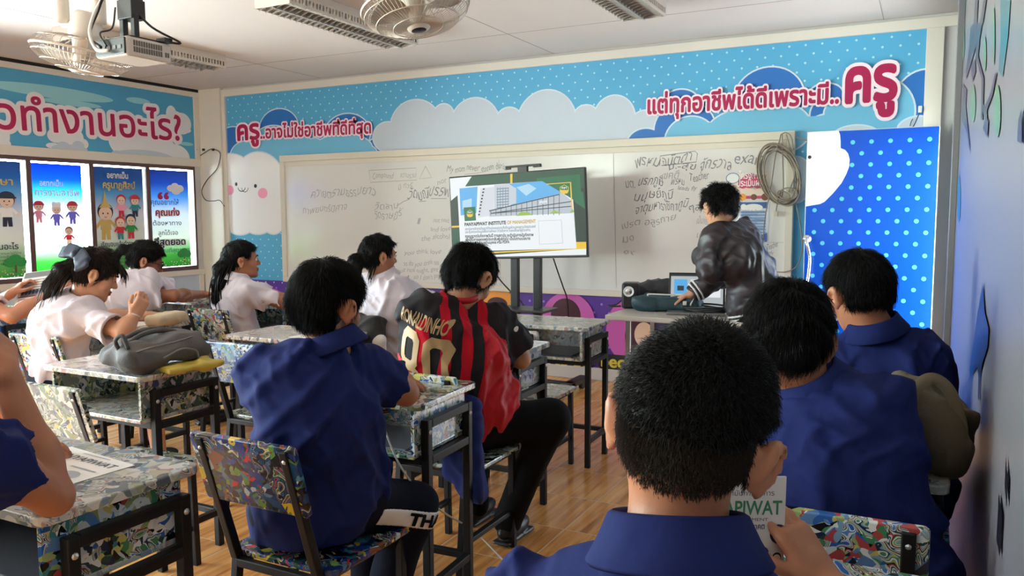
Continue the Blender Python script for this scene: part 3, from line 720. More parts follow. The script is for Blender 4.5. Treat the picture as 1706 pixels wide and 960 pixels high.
poster(4.265, 4.735, PM[1], 'bright washed-out poster with a chef and a red-capped worker on the second window', fig(0.12, 0.98, 0.26, I_pink, I_pink, I_sk, I_red, 'cap', I_red)+fig(0.45, 0.92, 0.26, I_vio, I_vio, I_sk, I_wh, 'chef', I_wh)+fig(0.76, 0.95, 0.28, I_vio, I_vio, I_sk, I_tb, 'cap', I_red)+fig(0.66, 0.56, 0.22, I_red, I_sk, I_sk, I_tb),
       [('อยากเป็น', I_wh, 0.14, 0.58, 1.66, 0.14, 0.03), ('การงานอาชีพ', I_wh, 0.04, 0.9, 1.48, 0.17, 0.03), ('ทำงานอะไร', I_tq, 0.45, 0.9, 0.5, 0.12, 0.0)], False)
poster(4.85, 5.375, PM[2], 'darker poster of classical dancers on the third window behind the girl in glasses', fig(0.2, 0.56, 0.42, I_gold, I_gold, I_sk, I_navy, 'spire', I_gold)+fig(0.52, 0.97, 0.26, I_pink, I_red, I_sk, I_red)+fig(0.8, 0.97, 0.26, I_tq, I_navy, I_sk, I_tb, 'cap', I_red)+fig(0.47, 0.56, 0.27, I_red, I_tq, I_sk, I_red)+fig(0.68, 0.57, 0.29, I_tg, I_red, I_sk, I_navy),
       [('อยากเป็น', I_wh, 0.24, 0.66, 1.66, 0.14, 0.03), ('ครูนาฏศิลป์', I_gold, 0.15, 0.8, 1.48, 0.17, 0.03), ('เรียนจบแล้วทำงานอะไร', I_grytxt, 0.06, 0.92, 0.44, 0.12, 0.02)]+small(0.36, 5, 0.1, 0.7))
cb = []
for dx, dy, r in ((0.55, 1.62, 0.09), (0.66, 1.66, 0.1), (0.78, 1.62, 0.1), (0.68, 1.58, 0.12)): cb.append((I_wh, circ(dx, dy, r, r*0.75)))
poster(5.43, 5.92, PM[3], 'motto poster with a quotation mark and white cloud on the window nearest the pillar', cb,
       [('“', I_mag, 0.24, 0.48, 1.18, 0.5, 0.03), ('คุณอยากให้', I_bl, 0.06, 0.74, 1.28, 0.15, 0.02), ('คุณเก่ง', I_mag, 0.16, 0.74, 1.06, 0.19, 0.05), ('ต้องหาทาง', I_grytxt, 0.08, 0.78, 0.86, 0.13, 0.01), ('ลูกได้เจอ', I_grytxt, 0.2, 0.68, 0.66, 0.13, 0.01), ('ที่สุดยอด', I_navy, 0.1, 0.86, 0.45, 0.19, 0.05), ('เรียนที่สุดยอด', I_tq, 0.15, 0.95, 0.3, 0.12, 0.01)])

# ------------------------------------------------------------------ door standing open at the right
DX0, DX1, DYF = -0.741, 0.045, 5.75
I_door = ink('door_blue', (3, 70, 176), 0.25); I_dd = ink('door_dot', (80, 176, 224), 0.25)
door = struct(MB().box((DX0, DYF, 0.02), (DX1, DYF+0.035, 1.905), bev=0.003).build('door_1', mat('door_white', s2l(235, 235, 235), 0.3)))
pr = Print((0, DYF, 0), (1, 0, 0), (0, 0, 1))
pr.ink(I_door, rect(DX0+0.004, 0.024, DX1-0.004, 1.901))
def wd(px, py): p = at_y(px, py, DYF); return A(p[0], p[2])
c0 = wd(1437, 217.5); dots = []
for j in range(-1, 24):
    for i in range(-8, 8):
        x = c0[0]+(i+0.5*(j % 2))*0.1117; z = c0[1]-j*0.0735
        if DX0+0.015 < x < DX1-0.015 and 0.04 < z < 1.89: dots.append(circ(x, z, 0.0142, n=18))
pr.ink(I_dd, *dots)
pr.ink(I_white, poly(*[tuple(wd(*p)) for p in [(1346.5, 221), (1397, 218), (1399.5, 224), (1400.5, 236), (1400.5, 247), (1408, 250), (1413, 256), (1415.5, 266), (1414.5, 278), (1410, 290), (1402, 305), (1388, 322), (1374, 336), (1366, 340), (1342, 344)]]))
struct(pr.build('door_print', door))
hb = MB(); q = at_y(1345, 398, DYF)
hb.tube(spline([(q[0], DYF, q[2]), (q[0], DYF-0.05, q[2]-0.01), (q[0]+0.025, DYF-0.055, q[2]-0.12), (q[0]+0.02, DYF-0.055, q[2]-0.25), (q[0], DYF-0.05, q[2]-0.36), (q[0], DYF, q[2]-0.37)]), 0.011, 10)
hb.lathe([(0.0, 0.03), (0.024, 0.03), (0.03, 0.0)], 16, 0, np.array([[1, 0, 0], [0, 0, -1], [0, 1, 0]]), (q[0], DYF, q[2]))
struct(hb.build('door_handle', mat('chrome_handle', (0.8, 0.8, 0.82), 0.15, metal=0.9), door, smooth=True))
q = at_y(1349, 262, DYF)
struct(MB().lathe([(0, 0.004), (0.012, 0.004), (0.012, 0)], 14, 0, np.array([[1, 0, 0], [0, 0, -1], [0, 1, 0]]), (q[0], DYF, q[2])).build('door_hole', M_black, door))
# ------------------------------------------------------------------ whiteboard
BX0, BX1, BZ0, BZ1, BY = -5.70, -0.862, 0.703, 1.947, 6.065
M_board = mat('whiteboard_face', s2l(222, 220, 218), 0.16, coat=0.4, bump=(1.6, 0.12, 1.0, (1, 1, 1)))
M_frame = mat('board_frame', s2l(216, 208, 194), 0.5)
wb = thing('whiteboard', 'long framed whiteboard with faint handwriting on the front wall', 'whiteboard', ((BX0+BX1)/2, YF, BZ0))
MB().box((BX0+0.03, BY, BZ0+0.02), (BX1-0.03, YF-0.003, BZ1-0.03)).build('board', M_board, wb, off=wb.location)
b = MB()
b.box((BX0, BY-0.02, BZ1-0.06), (BX1, YF-0.003, BZ1), bev=0.004); b.box((BX0+0.03, BY-0.01, BZ1-0.105), (BX1-0.03, BY+0.001, BZ1-0.062), bev=0.002)
b.box((BX0, BY-0.02, BZ0), (BX1, YF-0.003, BZ0+0.05), bev=0.004); b.box((BX0, BY-0.02, BZ0+0.05), (BX0+0.055, YF-0.003, BZ1-0.06), bev=0.004); b.box((BX1-0.055, BY-0.02, BZ0+0.05), (BX1, YF-0.003, BZ1-0.06), bev=0.004)
b.build('frame', M_frame, wb, off=wb.location)
def wbp(px, py): p = at_y(px, py, BY); return A(p[0], p[2])
I_pen = ink('marker', (166, 165, 168), 0.4); I_pen2 = ink('marker_dark', (136, 137, 144), 0.4); I_seam = ink('seam', (150, 148, 144), 0.4)
pr = Print((0, BY, 0), (1, 0, 0), (0, 0, 1), step=0.0001, lift=0.0008)
rs = np.random.RandomState(3)
def hand(body, a, b_, h, m=None, sh=0.15):
    v, f = text_fit(body, wbp(*a), wbp(*b_), h, 0.0, sh); ph = rs.rand(4)*6
    v = v+0.010*h/0.1*np.stack([np.sin(v[:, 1]*30+v[:, 0]*17+ph[0]), np.sin(v[:, 0]*23+ph[1])+0.6*np.sin(v[:, 0]*61+ph[2]), np.zeros(len(v))], 1)
    p_ = Print((0, BY, 0), (1, 0, 0), (0, 0, 1), step=0.0001, lift=0.0008); p_.ink(m or I_pen, (v, f)); p_.build('handwriting', wb, off=wb.location)
for s_, a, b_, h, m in (
    ('Compound', (620, 298), (655, 296), 0.085, None), ('ความรวม', (667, 297), (693, 295), 0.075, None),
    ('ควายตรามธรรมยาว', (518, 330), (624, 324), 0.13, None), ('ภาพยนตร์ปีศาจ', (505, 356), (577, 350), 0.10, None), ('วัดมณีบรรพต', (680, 333), (756, 324), 0.15, I_pen2),
    ('มี ทัวร์', (663, 316), (688, 313), 0.07, None), ('วัดสาม', (624, 351), (664, 347), 0.10, None), ('วัดราษฎร์', (624, 366), (668, 362), 0.11, None),
    ('nor', (728, 307), (745, 303), 0.08, None), ('I', (696, 372), (700, 372), 0.09, None), ('not need', (722, 372), (748, 370), 0.07, None), ('and love', (718, 386), (750, 384), 0.07, None), ('the alcohol', (703, 401), (750, 397), 0.075, None),
    ('you think love', (674, 424), (735, 422), 0.07, None), ('so do you drink tea', (673, 444), (732, 441), 0.075, None), ('but not might, get', (664, 454), (730, 453), 0.065, None), ('so I don’t pay', (690, 466), (734, 464), 0.07, None),
    ('My mom never eaten durian', (744, 287), (848, 282), 0.09, I_pen2),
    ('พรหม', (1058, 279), (1097, 277), 0.13, I_pen2), ('อนัตตา', (1104, 275), (1150, 270), 0.12, I_pen2), ('ม.-สุข', (1114, 284), (1158, 280), 0.08, I_pen2), ('จักรวาล', (1168, 284), (1216, 280), 0.13, I_pen2), ('exam', (1226, 276), (1270, 270), 0.14, I_pen2),
    ('สุขคติ', (1100, 302), (1130, 297), 0.09, None), ('มต. นรกภูมิ', (1042, 312), (1102, 308), 0.11, I_pen2), ('พรหม', (1117, 309), (1138, 308), 0.09, I_pen2), ('Teacher', (1146, 301), (1182, 298), 0.095, I_pen2), ('leads fly', (1130, 316), (1160, 317), 0.05, I_pen2),
    ('มนุษย์ภูมิ', (1058, 334), (1122, 329), 0.11, I_pen2), ('จาตุมหาราชิกาภูมิ', (1060, 354), (1145, 347), 0.11, I_pen2), ('ๆลๆ', (1148, 352), (1180, 349), 0.09, I_pen2),
    ('เปรต อสูรกาย', (1036, 381), (1126, 368), 0.08, None), ('เป็นกรรม', (1160, 374), (1184, 372), 0.08, None), ('ม๑', (1036, 405), (1056, 403), 0.1, None), ('เดิน', (1160, 398), (1180, 396), 0.07, None), ('๑๙', (1038, 424), (1056, 423), 0.07, None),
    ('Teacher', (1276, 416), (1296, 413), 0.07, I_pen2), ('lively', (1277, 426), (1288, 424), 0.05, I_pen2)):
    hand(s_, a, b_, h*0.88, m)
def line(m, w, *pts): p_ = Print((0, BY, 0), (1, 0, 0), (0, 0, 1), step=0.0001, lift=0.0008); p_.ink(m, stroke([wbp(*p) for p in pts], w)); p_.build('pen_line', wb, off=wb.location)
line(I_pen, 0.005, (615, 284), (693, 280), (694, 300), (617, 304), (615, 284)); line(I_pen, 0.006, (709, 277), (699, 298), (719, 296), (709, 277))
line(I_pen2, 0.005, (662, 343), (672, 336), (682, 332)); line(I_pen2, 0.005, (698, 336), (710, 335)); line(I_pen2, 0.005, (718, 331), (744, 331)); line(I_pen, 0.004, (664, 354), (672, 346)); line(I_pen2, 0.004, (774, 291), (806, 287))
line(I_pen2, 0.006, (1099, 276), (1100, 260), (1158, 252), (1162, 256), (1160, 270), (1102, 276)); line(I_seam, 0.003, (1022, 256), (1024, 340), (1027, 480)); line(I_seam, 0.003, (831, 266), (833, 340), (834, 488)); line(I_seam, 0.002, (1270, 404), (1322, 404))
# papers taped to the board
def sheet(x0_, x1_, z0_, z1_, label, m, name='notice_sheet', cat='notice', y=BY-0.0022):
    t = thing(name, label, cat, ((x0_+x1_)/2, y, z0_))
    MB().box((x0_, y, z0_), (x1_, y+0.001, z1_)).build('paper', m, t, off=t.location)
    return t, Print((0, y, 0), (1, 0, 0), (0, 0, 1), step=0.0002, lift=0.0004)
a, b_ = wbp(1212, 290), wbp(1278, 331)
M_paper = mat('white_paper', s2l(232, 230, 226), 0.6)
t, p = sheet(a[0], b_[0], b_[1], a[1], 'pink and cream notice taped to the whiteboard behind the presenter', mat('cream_paper', s2l(238, 218, 204), 0.6))
cx, cz, w_, h_ = (a[0]+b_[0])/2, (a[1]+b_[1])/2, b_[0]-a[0], a[1]-b_[1]
I_rs = ink('notice_rose', (206, 70, 112)); p.ink(I_rs, circ(cx+0.02, cz+0.04, w_*0.2, h_*0.3), circ(cx-0.03, cz+0.02, w_*0.14, h_*0.2), circ(cx+0.08, cz+0.02, w_*0.14, h_*0.2), rect(a[0], b_[1], b_[0], b_[1]+0.022))
p.ink(I_wh, text_fit('โครงการ', (cx-0.06, cz+0.055), (cx+0.1, cz+0.055), 0.07, 0.02), text_fit('ประเมินผล', (cx-0.07, cz), (cx+0.11, cz), 0.07, 0.02))
p.ink(I_bl, circ(a[0]+0.04, cz+0.06, 0.05, 0.04)); p.ink(I_wh, circ(a[0]+0.04, cz+0.06, 0.045, 0.035)); p.ink(I_or, circ(cx-0.03, cz-0.08, 0.026)); p.ink(I_tb, circ(cx+0.05, cz-0.08, 0.022), circ(cx+0.13, cz-0.08, 0.026))
p.ink(I_grytxt, text_fit('ข้อสอบ', (b_[0]-0.11, cz+0.06), (b_[0]-0.01, cz+0.06), 0.04), text_fit('กลุ่มที่สอง', (b_[0]-0.11, cz-0.02), (b_[0]-0.01, cz-0.02), 0.04))
p.build('print', t, off=t.location)
a, b_ = wbp(1230, 336), wbp(1280, 404)
t, p = sheet(a[0], b_[0], b_[1], a[1], 'blue and white notice of text rows taped below the pink one', mat('pale_blue_paper', s2l(214, 222, 236), 0.6))
I_nb = ink('notice_blue', (58, 96, 160)); I_nl = ink('notice_lightblue', (128, 160, 204)); w_ = b_[0]-a[0]; h_ = a[1]-b_[1]
p.ink(I_nb, rect(a[0]+0.01, a[1]-h_*0.17, b_[0]-0.01, a[1]-0.005)); p.ink(I_wh, circ(cx:=(a[0]+b_[0])/2, a[1]-h_*0.15, w_*0.3, h_*0.09), circ(a[0]+0.04, a[1]-0.04, 0.022))
for r_ in range(9):
    z_ = a[1]-h_*(0.24+0.07*r_); p.ink(I_nl, rect(a[0]+0.02, z_-h_*0.05, b_[0]-0.02, z_))
    p.ink(I_nb, text_fit('ประกาศโรงเรียนเรื่องการสอน', (a[0]+0.03, z_-h_*0.035), (b_[0]-0.03-0.05*(r_ % 3), z_-h_*0.035), 0.028))
p.ink(I_nb, poly((a[0]+0.05, b_[1]+0.004), (b_[0]-0.01, b_[1]+0.004), (b_[0]-0.01, b_[1]+0.07)))
p.build('print', t, off=t.location)
a, b_ = wbp(1218, 338), wbp(1227, 400)
t, p = sheet(a[0]-0.05, b_[0]-0.005, b_[1], a[1], 'narrow pink-edged slip taped left of the blue notice', mat('pink_paper', s2l(238, 208, 216), 0.6)); p.ink(I_nb, rect(a[0], a[1]-0.05, b_[0]-0.01, a[1]-0.02)); p.build('print', t, off=t.location)

# coil of cable hung from the corner of the board
M_cab = mat('grey_cable', s2l(140, 128, 116), 0.6); cw = thing('cable_coil', 'coil of grey cable hooked over the right corner of the whiteboard', 'cable', (-0.95, BY-0.03, 1.6))
b = MB(); rs = np.random.RandomState(5)
for k in range(7):
    P = []
    jx, jy, s_ = rs.uniform(-5, 5), rs.uniform(-5, 5), rs.uniform(0.86, 1.04)
    for t_ in np.linspace(0, 2*PI, 15):
        px = 1299+jx+33*s_*math.cos(t_); py = 292+jy+48*s_*math.sin(t_)+0.35*33*math.cos(t_)
        q = at_y(px, py, BY-0.03-0.006*k+rs.uniform(-0.004, 0.004)); P.append(q)
    b.tube(spline(P, 4), 0.0055, 6)
b.build('coil', M_cab, cw, True, off=cw.location)
b = MB()
for pts in ([(1301, 225), (1292, 260), (1286, 300), (1281, 330), (1275, 360), (1270, 410)], [(1310, 224), (1320, 260), (1324, 290), (1314, 320)], [(1303, 222), (1304, 262), (1305, 310), (1302, 330)], [(1300, 225), (1309, 221), (1318, 228), (1322, 250)], [(1302, 320), (1297, 330), (1294, 345), (1293, 353)],
            [(1325, 335), (1334, 380), (1336, 420), (1326, 445), (1308, 453), (1290, 453)], [(1327, 229), (1336, 232), (1345, 234)]):
    b.tube(spline([at_y(*p_, BY-0.05) for p_ in pts], 6), 0.0045, 6)
t_ = np.linspace(0, 2*PI, 20)
b.tube([at_y(1314+15*math.cos(a_), 323+10*math.sin(a_), BY-0.07) for a_ in t_], 0.005, 6); b.tube([at_y(1306+10*math.cos(a_), 325+6*math.sin(a_)+4*math.cos(a_), BY-0.075) for a_ in t_], 0.005, 6)
b.build('cord_end', M_cab, cw, True, off=cw.location)
q = at_y(1293, 354, BY-0.05); MB().box(q-A(0.013, 0.012, 0.03), q+A(0.013, 0.012, 0.01), bev=0.003).build('plug', mat('cable_plug', s2l(190, 180, 168), 0.5), cw, off=cw.location)

# thin black cable clipped across the corner pillar
t = thing('wall_cable', 'thin black cable clipped across the white corner pillar', 'cable', (-6.6, 6.03, 1.9))
b = MB(); b.tube(spline([at_x(328, 248.5, XL+0.02), A(-6.82, 6.05, 1.985), at_y(350, 249, 6.05), at_y(360, 250, 6.05), at_y(367, 257, 6.05), at_y(362, 280, 6.05), at_y(345, 300, 6.05), at_y(336, 318, 6.05), at_y(342, 333, 6.05), at_y(356, 335, 6.05), at_y(366, 334, 6.05), at_y(374, 344, 6.07)], 6), 0.004, 6); b.build('cord', M_black, t, True, off=t.location)
for px in (339, 355): q = at_y(px, 249.5, 6.05); MB().box(q-A(0.012, 0.01, 0.012), q+A(0.012, 0.01, 0.012), bev=0.003).build('clip', M_black, t, off=t.location)
t = thing('wall_cable', 'short loose wire with white plug above the open blue door', 'cable', (-0.2, YF, 2.0))
b = MB(); b.tube(spline([at_y(1521, 212, YF-0.03), at_y(1526, 202, YF-0.03), at_y(1533, 185, YF-0.03)], 6), 0.004, 6); b.tube(spline([at_y(1516, 210, YF-0.03), at_y(1518, 203, YF-0.03), at_y(1521, 198, YF-0.03)], 6), 0.003, 6); b.build('cord', mat('navy_wire', (0.02, 0.05, 0.12), 0.5), t, True, off=t.location)
q = at_y(1533, 182, YF-0.03); MB().box(q-A(0.012, 0.012, 0.022), q+A(0.012, 0.012, 0.022), bev=0.005).build('plug', M_white, t, off=t.location)

# ------------------------------------------------------------------ television on a stand
TY = 5.40
TL = at_y(747.5, 295, TY); TR = at_y(975, 278, TY)
rl = math.atan2(TR[2]-TL[2], TR[0]-TL[0]); TX = A(math.cos(rl), 0, math.sin(rl)); TU = A(-math.sin(rl), 0, math.cos(rl)); TW = np.linalg.norm(TR-TL); TH = TW*0.565
RT = np.array([TX, A(0, 1, 0), TU]).T
tv = thing('television', 'large flat television showing a green and white slide before the whiteboard', 'television', (TL[0]+TW/2, TY, 1.0))
MB().box((0, 0.0, -TH), (TW, 0.03, 0), 0, 0.006, RT, TL).box((TW*0.2, 0.03, -TH*0.95), (TW*0.8, 0.07, -TH*0.3), 0, 0.01, RT, TL).build('housing', M_blackplastic, tv, off=tv.location)
def scr(n, rgb, k=0.92): return mat('screen_'+n, s2l(*rgb), 0.5, emit=k/2**0.12)
G1, G2, G3, SW, SY, SG, SB, SLB, SGR, SDK = scr('green', (16, 74, 52)), scr('deep_green', (12, 44, 36)), scr('mid_green', (10, 104, 66)), scr('white', (238, 242, 246)), scr('yellow', (240, 196, 40)), scr('grey', (186, 194, 206)), scr('blue', (88, 176, 236)), scr('pale_blue', (176, 218, 244)), scr('lines', (120, 140, 160)), scr('dark', (44, 52, 58))
SGT, SLG = scr('gold_text', (206, 170, 90)), scr('leaf', (150, 190, 60))
TI = TL+TX*0.010-TU*0.010; iw, ih = TW-0.020, TH-0.028
MB().box((0.008, -0.0012, -TH+0.016), (TW-0.008, 0.0, -0.008), 0, 0, RT, TL).build('screen', G2, tv, off=tv.location)
def tvp(x, y):
    u = (x-140-(y-212)*0.04)/1082; top = 212-0.075*(x-130); v = (y-top-6)/(660+0.066*(x-130)-14)
    return (float(np.clip(u, 0, 1))*iw, -float(np.clip(v, 0, 1))*ih)
def tq(*pts): return poly(*[tvp(*p) for p in pts])
pr = Print(TI-A(0, 0.0012, 0), TX, TU, step=0.0002, lift=0.0002)
pr.ink(G1, tq((140, 215), (1222, 135), (1222, 300), (140, 330)), tq((150, 620), (240, 620), (260, 850), (160, 850)))
pr.ink(SW, tq((140, 220), (330, 200), (240, 330), (150, 400)), tq((440, 850), (1245, 800), (1245, 860), (440, 868)))
pr.ink(SY, tq((650, 180), (668, 178), (668, 260), (650, 260)), tq((145, 605), (240, 600), (240, 615), (145, 620)), tq((1165, 745), (1245, 745), (1245, 795), (1165, 800)), tq((415, 790), (428, 790), (428, 850), (415, 850)), tq((470, 820), (1245, 795), (1245, 803), (470, 832)))
pr.ink(G3, tq((860, 215), (1190, 185), (1200, 330), (860, 330)), tq((1100, 300), (1215, 330), (1235, 470), (1160, 420)), tq((210, 720), (330, 790), (330, 815), (215, 815)))
pr.ink(SW, tq((205, 288), (905, 240), (1130, 232), (1172, 800), (330, 812), (228, 730)))
pr.ink(SB, tq((225, 300), (380, 285), (370, 500), (235, 520)), tq((615, 262), (905, 240), (1080, 330), (690, 470), (640, 420)))
pr.ink(SLB, tq((700, 290), (800, 262), (860, 300), (780, 360)), tq((250, 400), (330, 380), (330, 450), (250, 470)))
pr.ink(scr('tower', (214, 218, 228)), tq((405, 300), (520, 285), (515, 520), (385, 535))); pr.ink(scr('tower_side', (200, 206, 218)), tq((520, 270), (640, 262), (700, 300), (700, 420), (520, 470)))
st_ = [tq((385+i*5, 520-i*26), (400+i*5, 518-i*26), (400+i*5, 505-i*26), (385+i*5, 507-i*26)) for i in range(9)]
pr.ink(SDK, *st_)
pr.ink(SGR, *[tq((540, 300+i*22), (640, 292+i*22), (640, 300+i*22), (540, 308+i*22)) for i in range(8)], *[tq((545+i*22, 290), (550+i*22, 290), (550+i*22, 450), (545+i*22, 460)) for i in range(5)])
pr.ink(SG, tq((480, 478), (1060, 338), (1130, 400), (1140, 505), (480, 530)))
pr.ink(SDK, tq((478, 478), (1040, 345), (1040, 353), (478, 487)), *[tq((490+i*42, 520), (494+i*42, 520), (494+i*42, 480-i*10), (490+i*42, 481-i*10)) for i in range(14)], *[tq((490, 500), (1130, 445+j), (1130, 452+j), (490, 507)) for j in (0, -40)])
pr.ink(SLG, tq((700, 525), (740, 490), (800, 495), (830, 518)), tq((965, 505), (1000, 480), (1060, 505)), tq((1120, 500), (1140, 470), (1152, 498)))
pr.ink(G3, tq((905, 240), (1140, 225), (1150, 400), (1110, 370)), tq((262, 455), (360, 448), (368, 560), (270, 566)))
pr.ink(SY, tq((935, 262), (1120, 248), (1122, 255), (940, 268)), tq((1118, 250), (1126, 250), (1140, 470), (1130, 470)))
for ex, ey, s_ in ((1075, 310, 1.0), (316, 505, 0.8)):
    pr.ink(SLG, tq((ex, ey-42*s_), (ex+34*s_, ey-22*s_), (ex+34*s_, ey+8*s_), (ex-34*s_, ey+8*s_), (ex-34*s_, ey-22*s_))); pr.ink(G1, tq((ex, ey-34*s_), (ex+26*s_, ey-17*s_), (ex+26*s_, ey+3*s_), (ex-26*s_, ey+3*s_), (ex-26*s_, ey-17*s_)))
    pr.ink(SY, tq((ex-36*s_, ey+5*s_), (ex+36*s_, ey+5*s_), (ex+26*s_, ey+30*s_), (ex, ey+36*s_), (ex-26*s_, ey+30*s_))); pr.ink(SW, text_fit('PIM', tvp(ex-18*s_, ey-2*s_), tvp(ex+18*s_, ey-4*s_), 0.024*s_, 0.02))
def tvt(m, body, a_, b_, h, bd=0.0): pr.ink(m, text_fit(body, tvp(*a_), tvp(*b_), h, bd))
tvt(SDK, 'PANYAPIWAT INSTITUTE', (272, 606), (618, 592), 0.036, 0.045); tvt(SGT, 'OF MANAGEMENT', (630, 592), (858, 582), 0.036, 0.04)
tvt(SGR, 'สถาบันการจัดการปัญญาภิวัฒน์ขออนุญาตเก็บข้อมูลส่วนบุคคลตามวัตถุประสงค์', (276, 640), (858, 622), 0.026, 0.02); tvt(SGR, 'และคุ้มครองข้อมูลเพื่อการศึกษา การจัดการ โดยแจ้งแก่ผู้ร่วมงาน', (276, 664), (815, 650), 0.026, 0.02)
tvt(SDK, 'ขออนุญาตบันทึกภาพวันนี้ ทางสถาบัน จะดำเนินการบันทึกภาพ', (276, 700), (840, 692), 0.030, 0.035); tvt(SDK, 'เพื่อใช้ในการเผยแพร่ประชาสัมพันธ์ต่อไป เป็นไปตามนโยบาย', (278, 728), (815, 722), 0.030, 0.035); tvt(SDK, 'การคุ้มครองข้อมูลส่วนบุคคล หรือ PDPA', (280, 756), (648, 750), 0.030, 0.035)
pr.ink(SG, tq((878, 566), (1058, 560), (1070, 755), (888, 762))); pr.ink(SW, tq((881, 569), (1055, 563), (1067, 752), (891, 759)))
tvt(SW, 'PIM', (890, 428), (945, 420), 0.03, 0.03)
pr.build('slide', tv, off=tv.location)
# camera bar perched on the set
t = thing('camera_bracket', 'black camera bracket perched on top of the television', 'bracket', TL+TX*TW*0.56)
q = TL+TX*TW*0.56
b = MB(); b.box((-0.04, 0, -0.01), (0.04, 0.03, 0.04), 0, 0.004, RT, q); b.box((-0.14, 0.0, 0.035), (0.15, 0.03, 0.05), 0, 0.004, RT, q); b.box((-0.14, 0.0, 0.022), (-0.1, 0.02, 0.036), 0, 0.002, RT, q); b.box((0.09, 0, 0.025), (0.15, 0.03, 0.036), 0, 0.002, RT, q); b.build('bar', M_blackplastic, t, off=t.location)
# stand
st = thing('television_stand', 'black two-pole wheeled stand carrying the large television', 'stand', (-2.62, TY+0.1, 0))
for px in (858, 895.5):
    q = at_y(px, 470, TY+0.09); b = MB(); b.box((q[0]-0.032, TY+0.075, 0.09), (q[0]+0.032, TY+0.115, 1.45), bev=0.006); b.build('pole', M_black, st, off=st.location)
qa = at_y(830, 515, TY-0.05); qb = at_y(912, 517, TY-0.05)
MB().box((qa[0]-0.05, TY-0.12, 0.635), (qb[0], TY+0.16, 0.655), bev=0.006).build('tray', mat('grey_tray', (0.03, 0.03, 0.032), 0.35), st, off=st.location)
b = MB(); b.box((-2.95, TY-0.25, 0.06), (-2.87, TY+0.4, 0.1), bev=0.008); b.box((-2.4, TY-0.25, 0.06), (-2.32, TY+0.4, 0.1), bev=0.008); b.box((-2.95, TY+0.06, 0.06), (-2.32, TY+0.13, 0.1), bev=0.008); b.build('base', M_black, st, off=st.location)
for x in (-2.91, -2.36):
    for y in (TY-0.2, TY+0.35): b = MB(); b.lathe([(0, -0.015), (0.03, -0.015), (0.03, 0.015), (0, 0.015)], 14, 0, np.array([[0, 0, 1], [1, 0, 0], [0, 1, 0]]), (x, y, 0.03)); b.build('wheel', M_black, st, off=st.location)
t = thing('power_cord', 'black cords hanging from the back of the television to the floor', 'cord', (-2.2, 5.7, 0))
b = MB()
for pts in ([(820, 445, 5.6), (832, 465, 5.7), (850, 485, 5.75), (866, 500, 5.75), (875, 512, 5.78)], [(922, 431, 5.5), (930, 455, 5.6), (938, 478, 5.7), (945, 500, 5.8), (946, 540, 5.9), (935, 580, 5.95)]):
    b.tube(spline([at_y(p_[0], p_[1], p_[2]) for p_ in pts], 6), 0.006, 6)
P = [at_z(px, py, 0.006) for px, py in ((912, 652), (925, 648), (945, 640), (958, 630), (966, 618))]; b.tube(spline(P, 6), 0.006, 6)
b.build('cord', M_black, t, True, off=t.location)

# ------------------------------------------------------------------ presenter's table and what stands on it
tb = thing('teacher_table', 'white-topped table with steel legs below the right of the whiteboard', 'table', (-1.05, 4.8, 0))
M_top = mat('cream_laminate', s2l(206, 200, 190), 0.4)
tx0, tx1, ty0, ty1, tz = -1.70, -0.45, 4.50, 5.10, 0.76
MB().box((tx0, ty0, tz-0.03), (tx1, ty1, tz), bev=0.004).build('table_top', M_top, tb, off=tb.location)
M_steel = mat('grey_steel', s2l(176, 174, 176), 0.3, metal=0.7)
for x in (tx0+0.13, tx1-0.1):
    for y in (ty0+0.06, ty1-0.06): MB().box((x-0.016, y-0.016, 0), (x+0.016, y+0.016, tz-0.03), bev=0.004).build('leg', M_steel, tb, off=tb.location)
b = MB(); b.box((tx0+0.13, ty1-0.07, 0.40), (tx1-0.1, ty1-0.05, tz-0.03)); b.build('modesty_panel', mat('violet_grey_panel', s2l(92, 80, 130), 0.5), tb, off=tb.location)
# black speaker with a white ring
q = at_d(1051, 513, 5.16); q[2] = tz+0.001
t = thing('small_speaker', 'small black speaker with a white ring at the left end of the teacher table', 'speaker', q)
R0 = rotz(0.25)
MB().box((-0.055, -0.06, 0), (0.055, 0.07, 0.165), 0, 0.015, R0).build('cabinet', M_blackplastic, t)
Rf = R0@np.array([[1, 0, 0], [0, 0, -1], [0, 1, 0]])
MB().lathe([(0.021, 0), (0.032, 0.004), (0.034, 0.0)], 24, 0, Rf, R0@A(-0.01, -0.061, 0.11)).build('cone_ring', I_wh, t)
MB().lathe([(0, 0.004), (0.013, 0.002), (0.021, 0)], 24, 0, Rf, R0@A(-0.01, -0.061, 0.11)).build('cone', M_metal, t)
MB().tube(spline([(-0.05, 0.03, 0.06), (-0.11, 0.02, 0.012), (-0.15, -0.02, 0.008), (-0.11, -0.05, 0.008), (-0.06, -0.02, 0.01)], 6), 0.005, 6).build('cord', M_blackplastic, t, True)
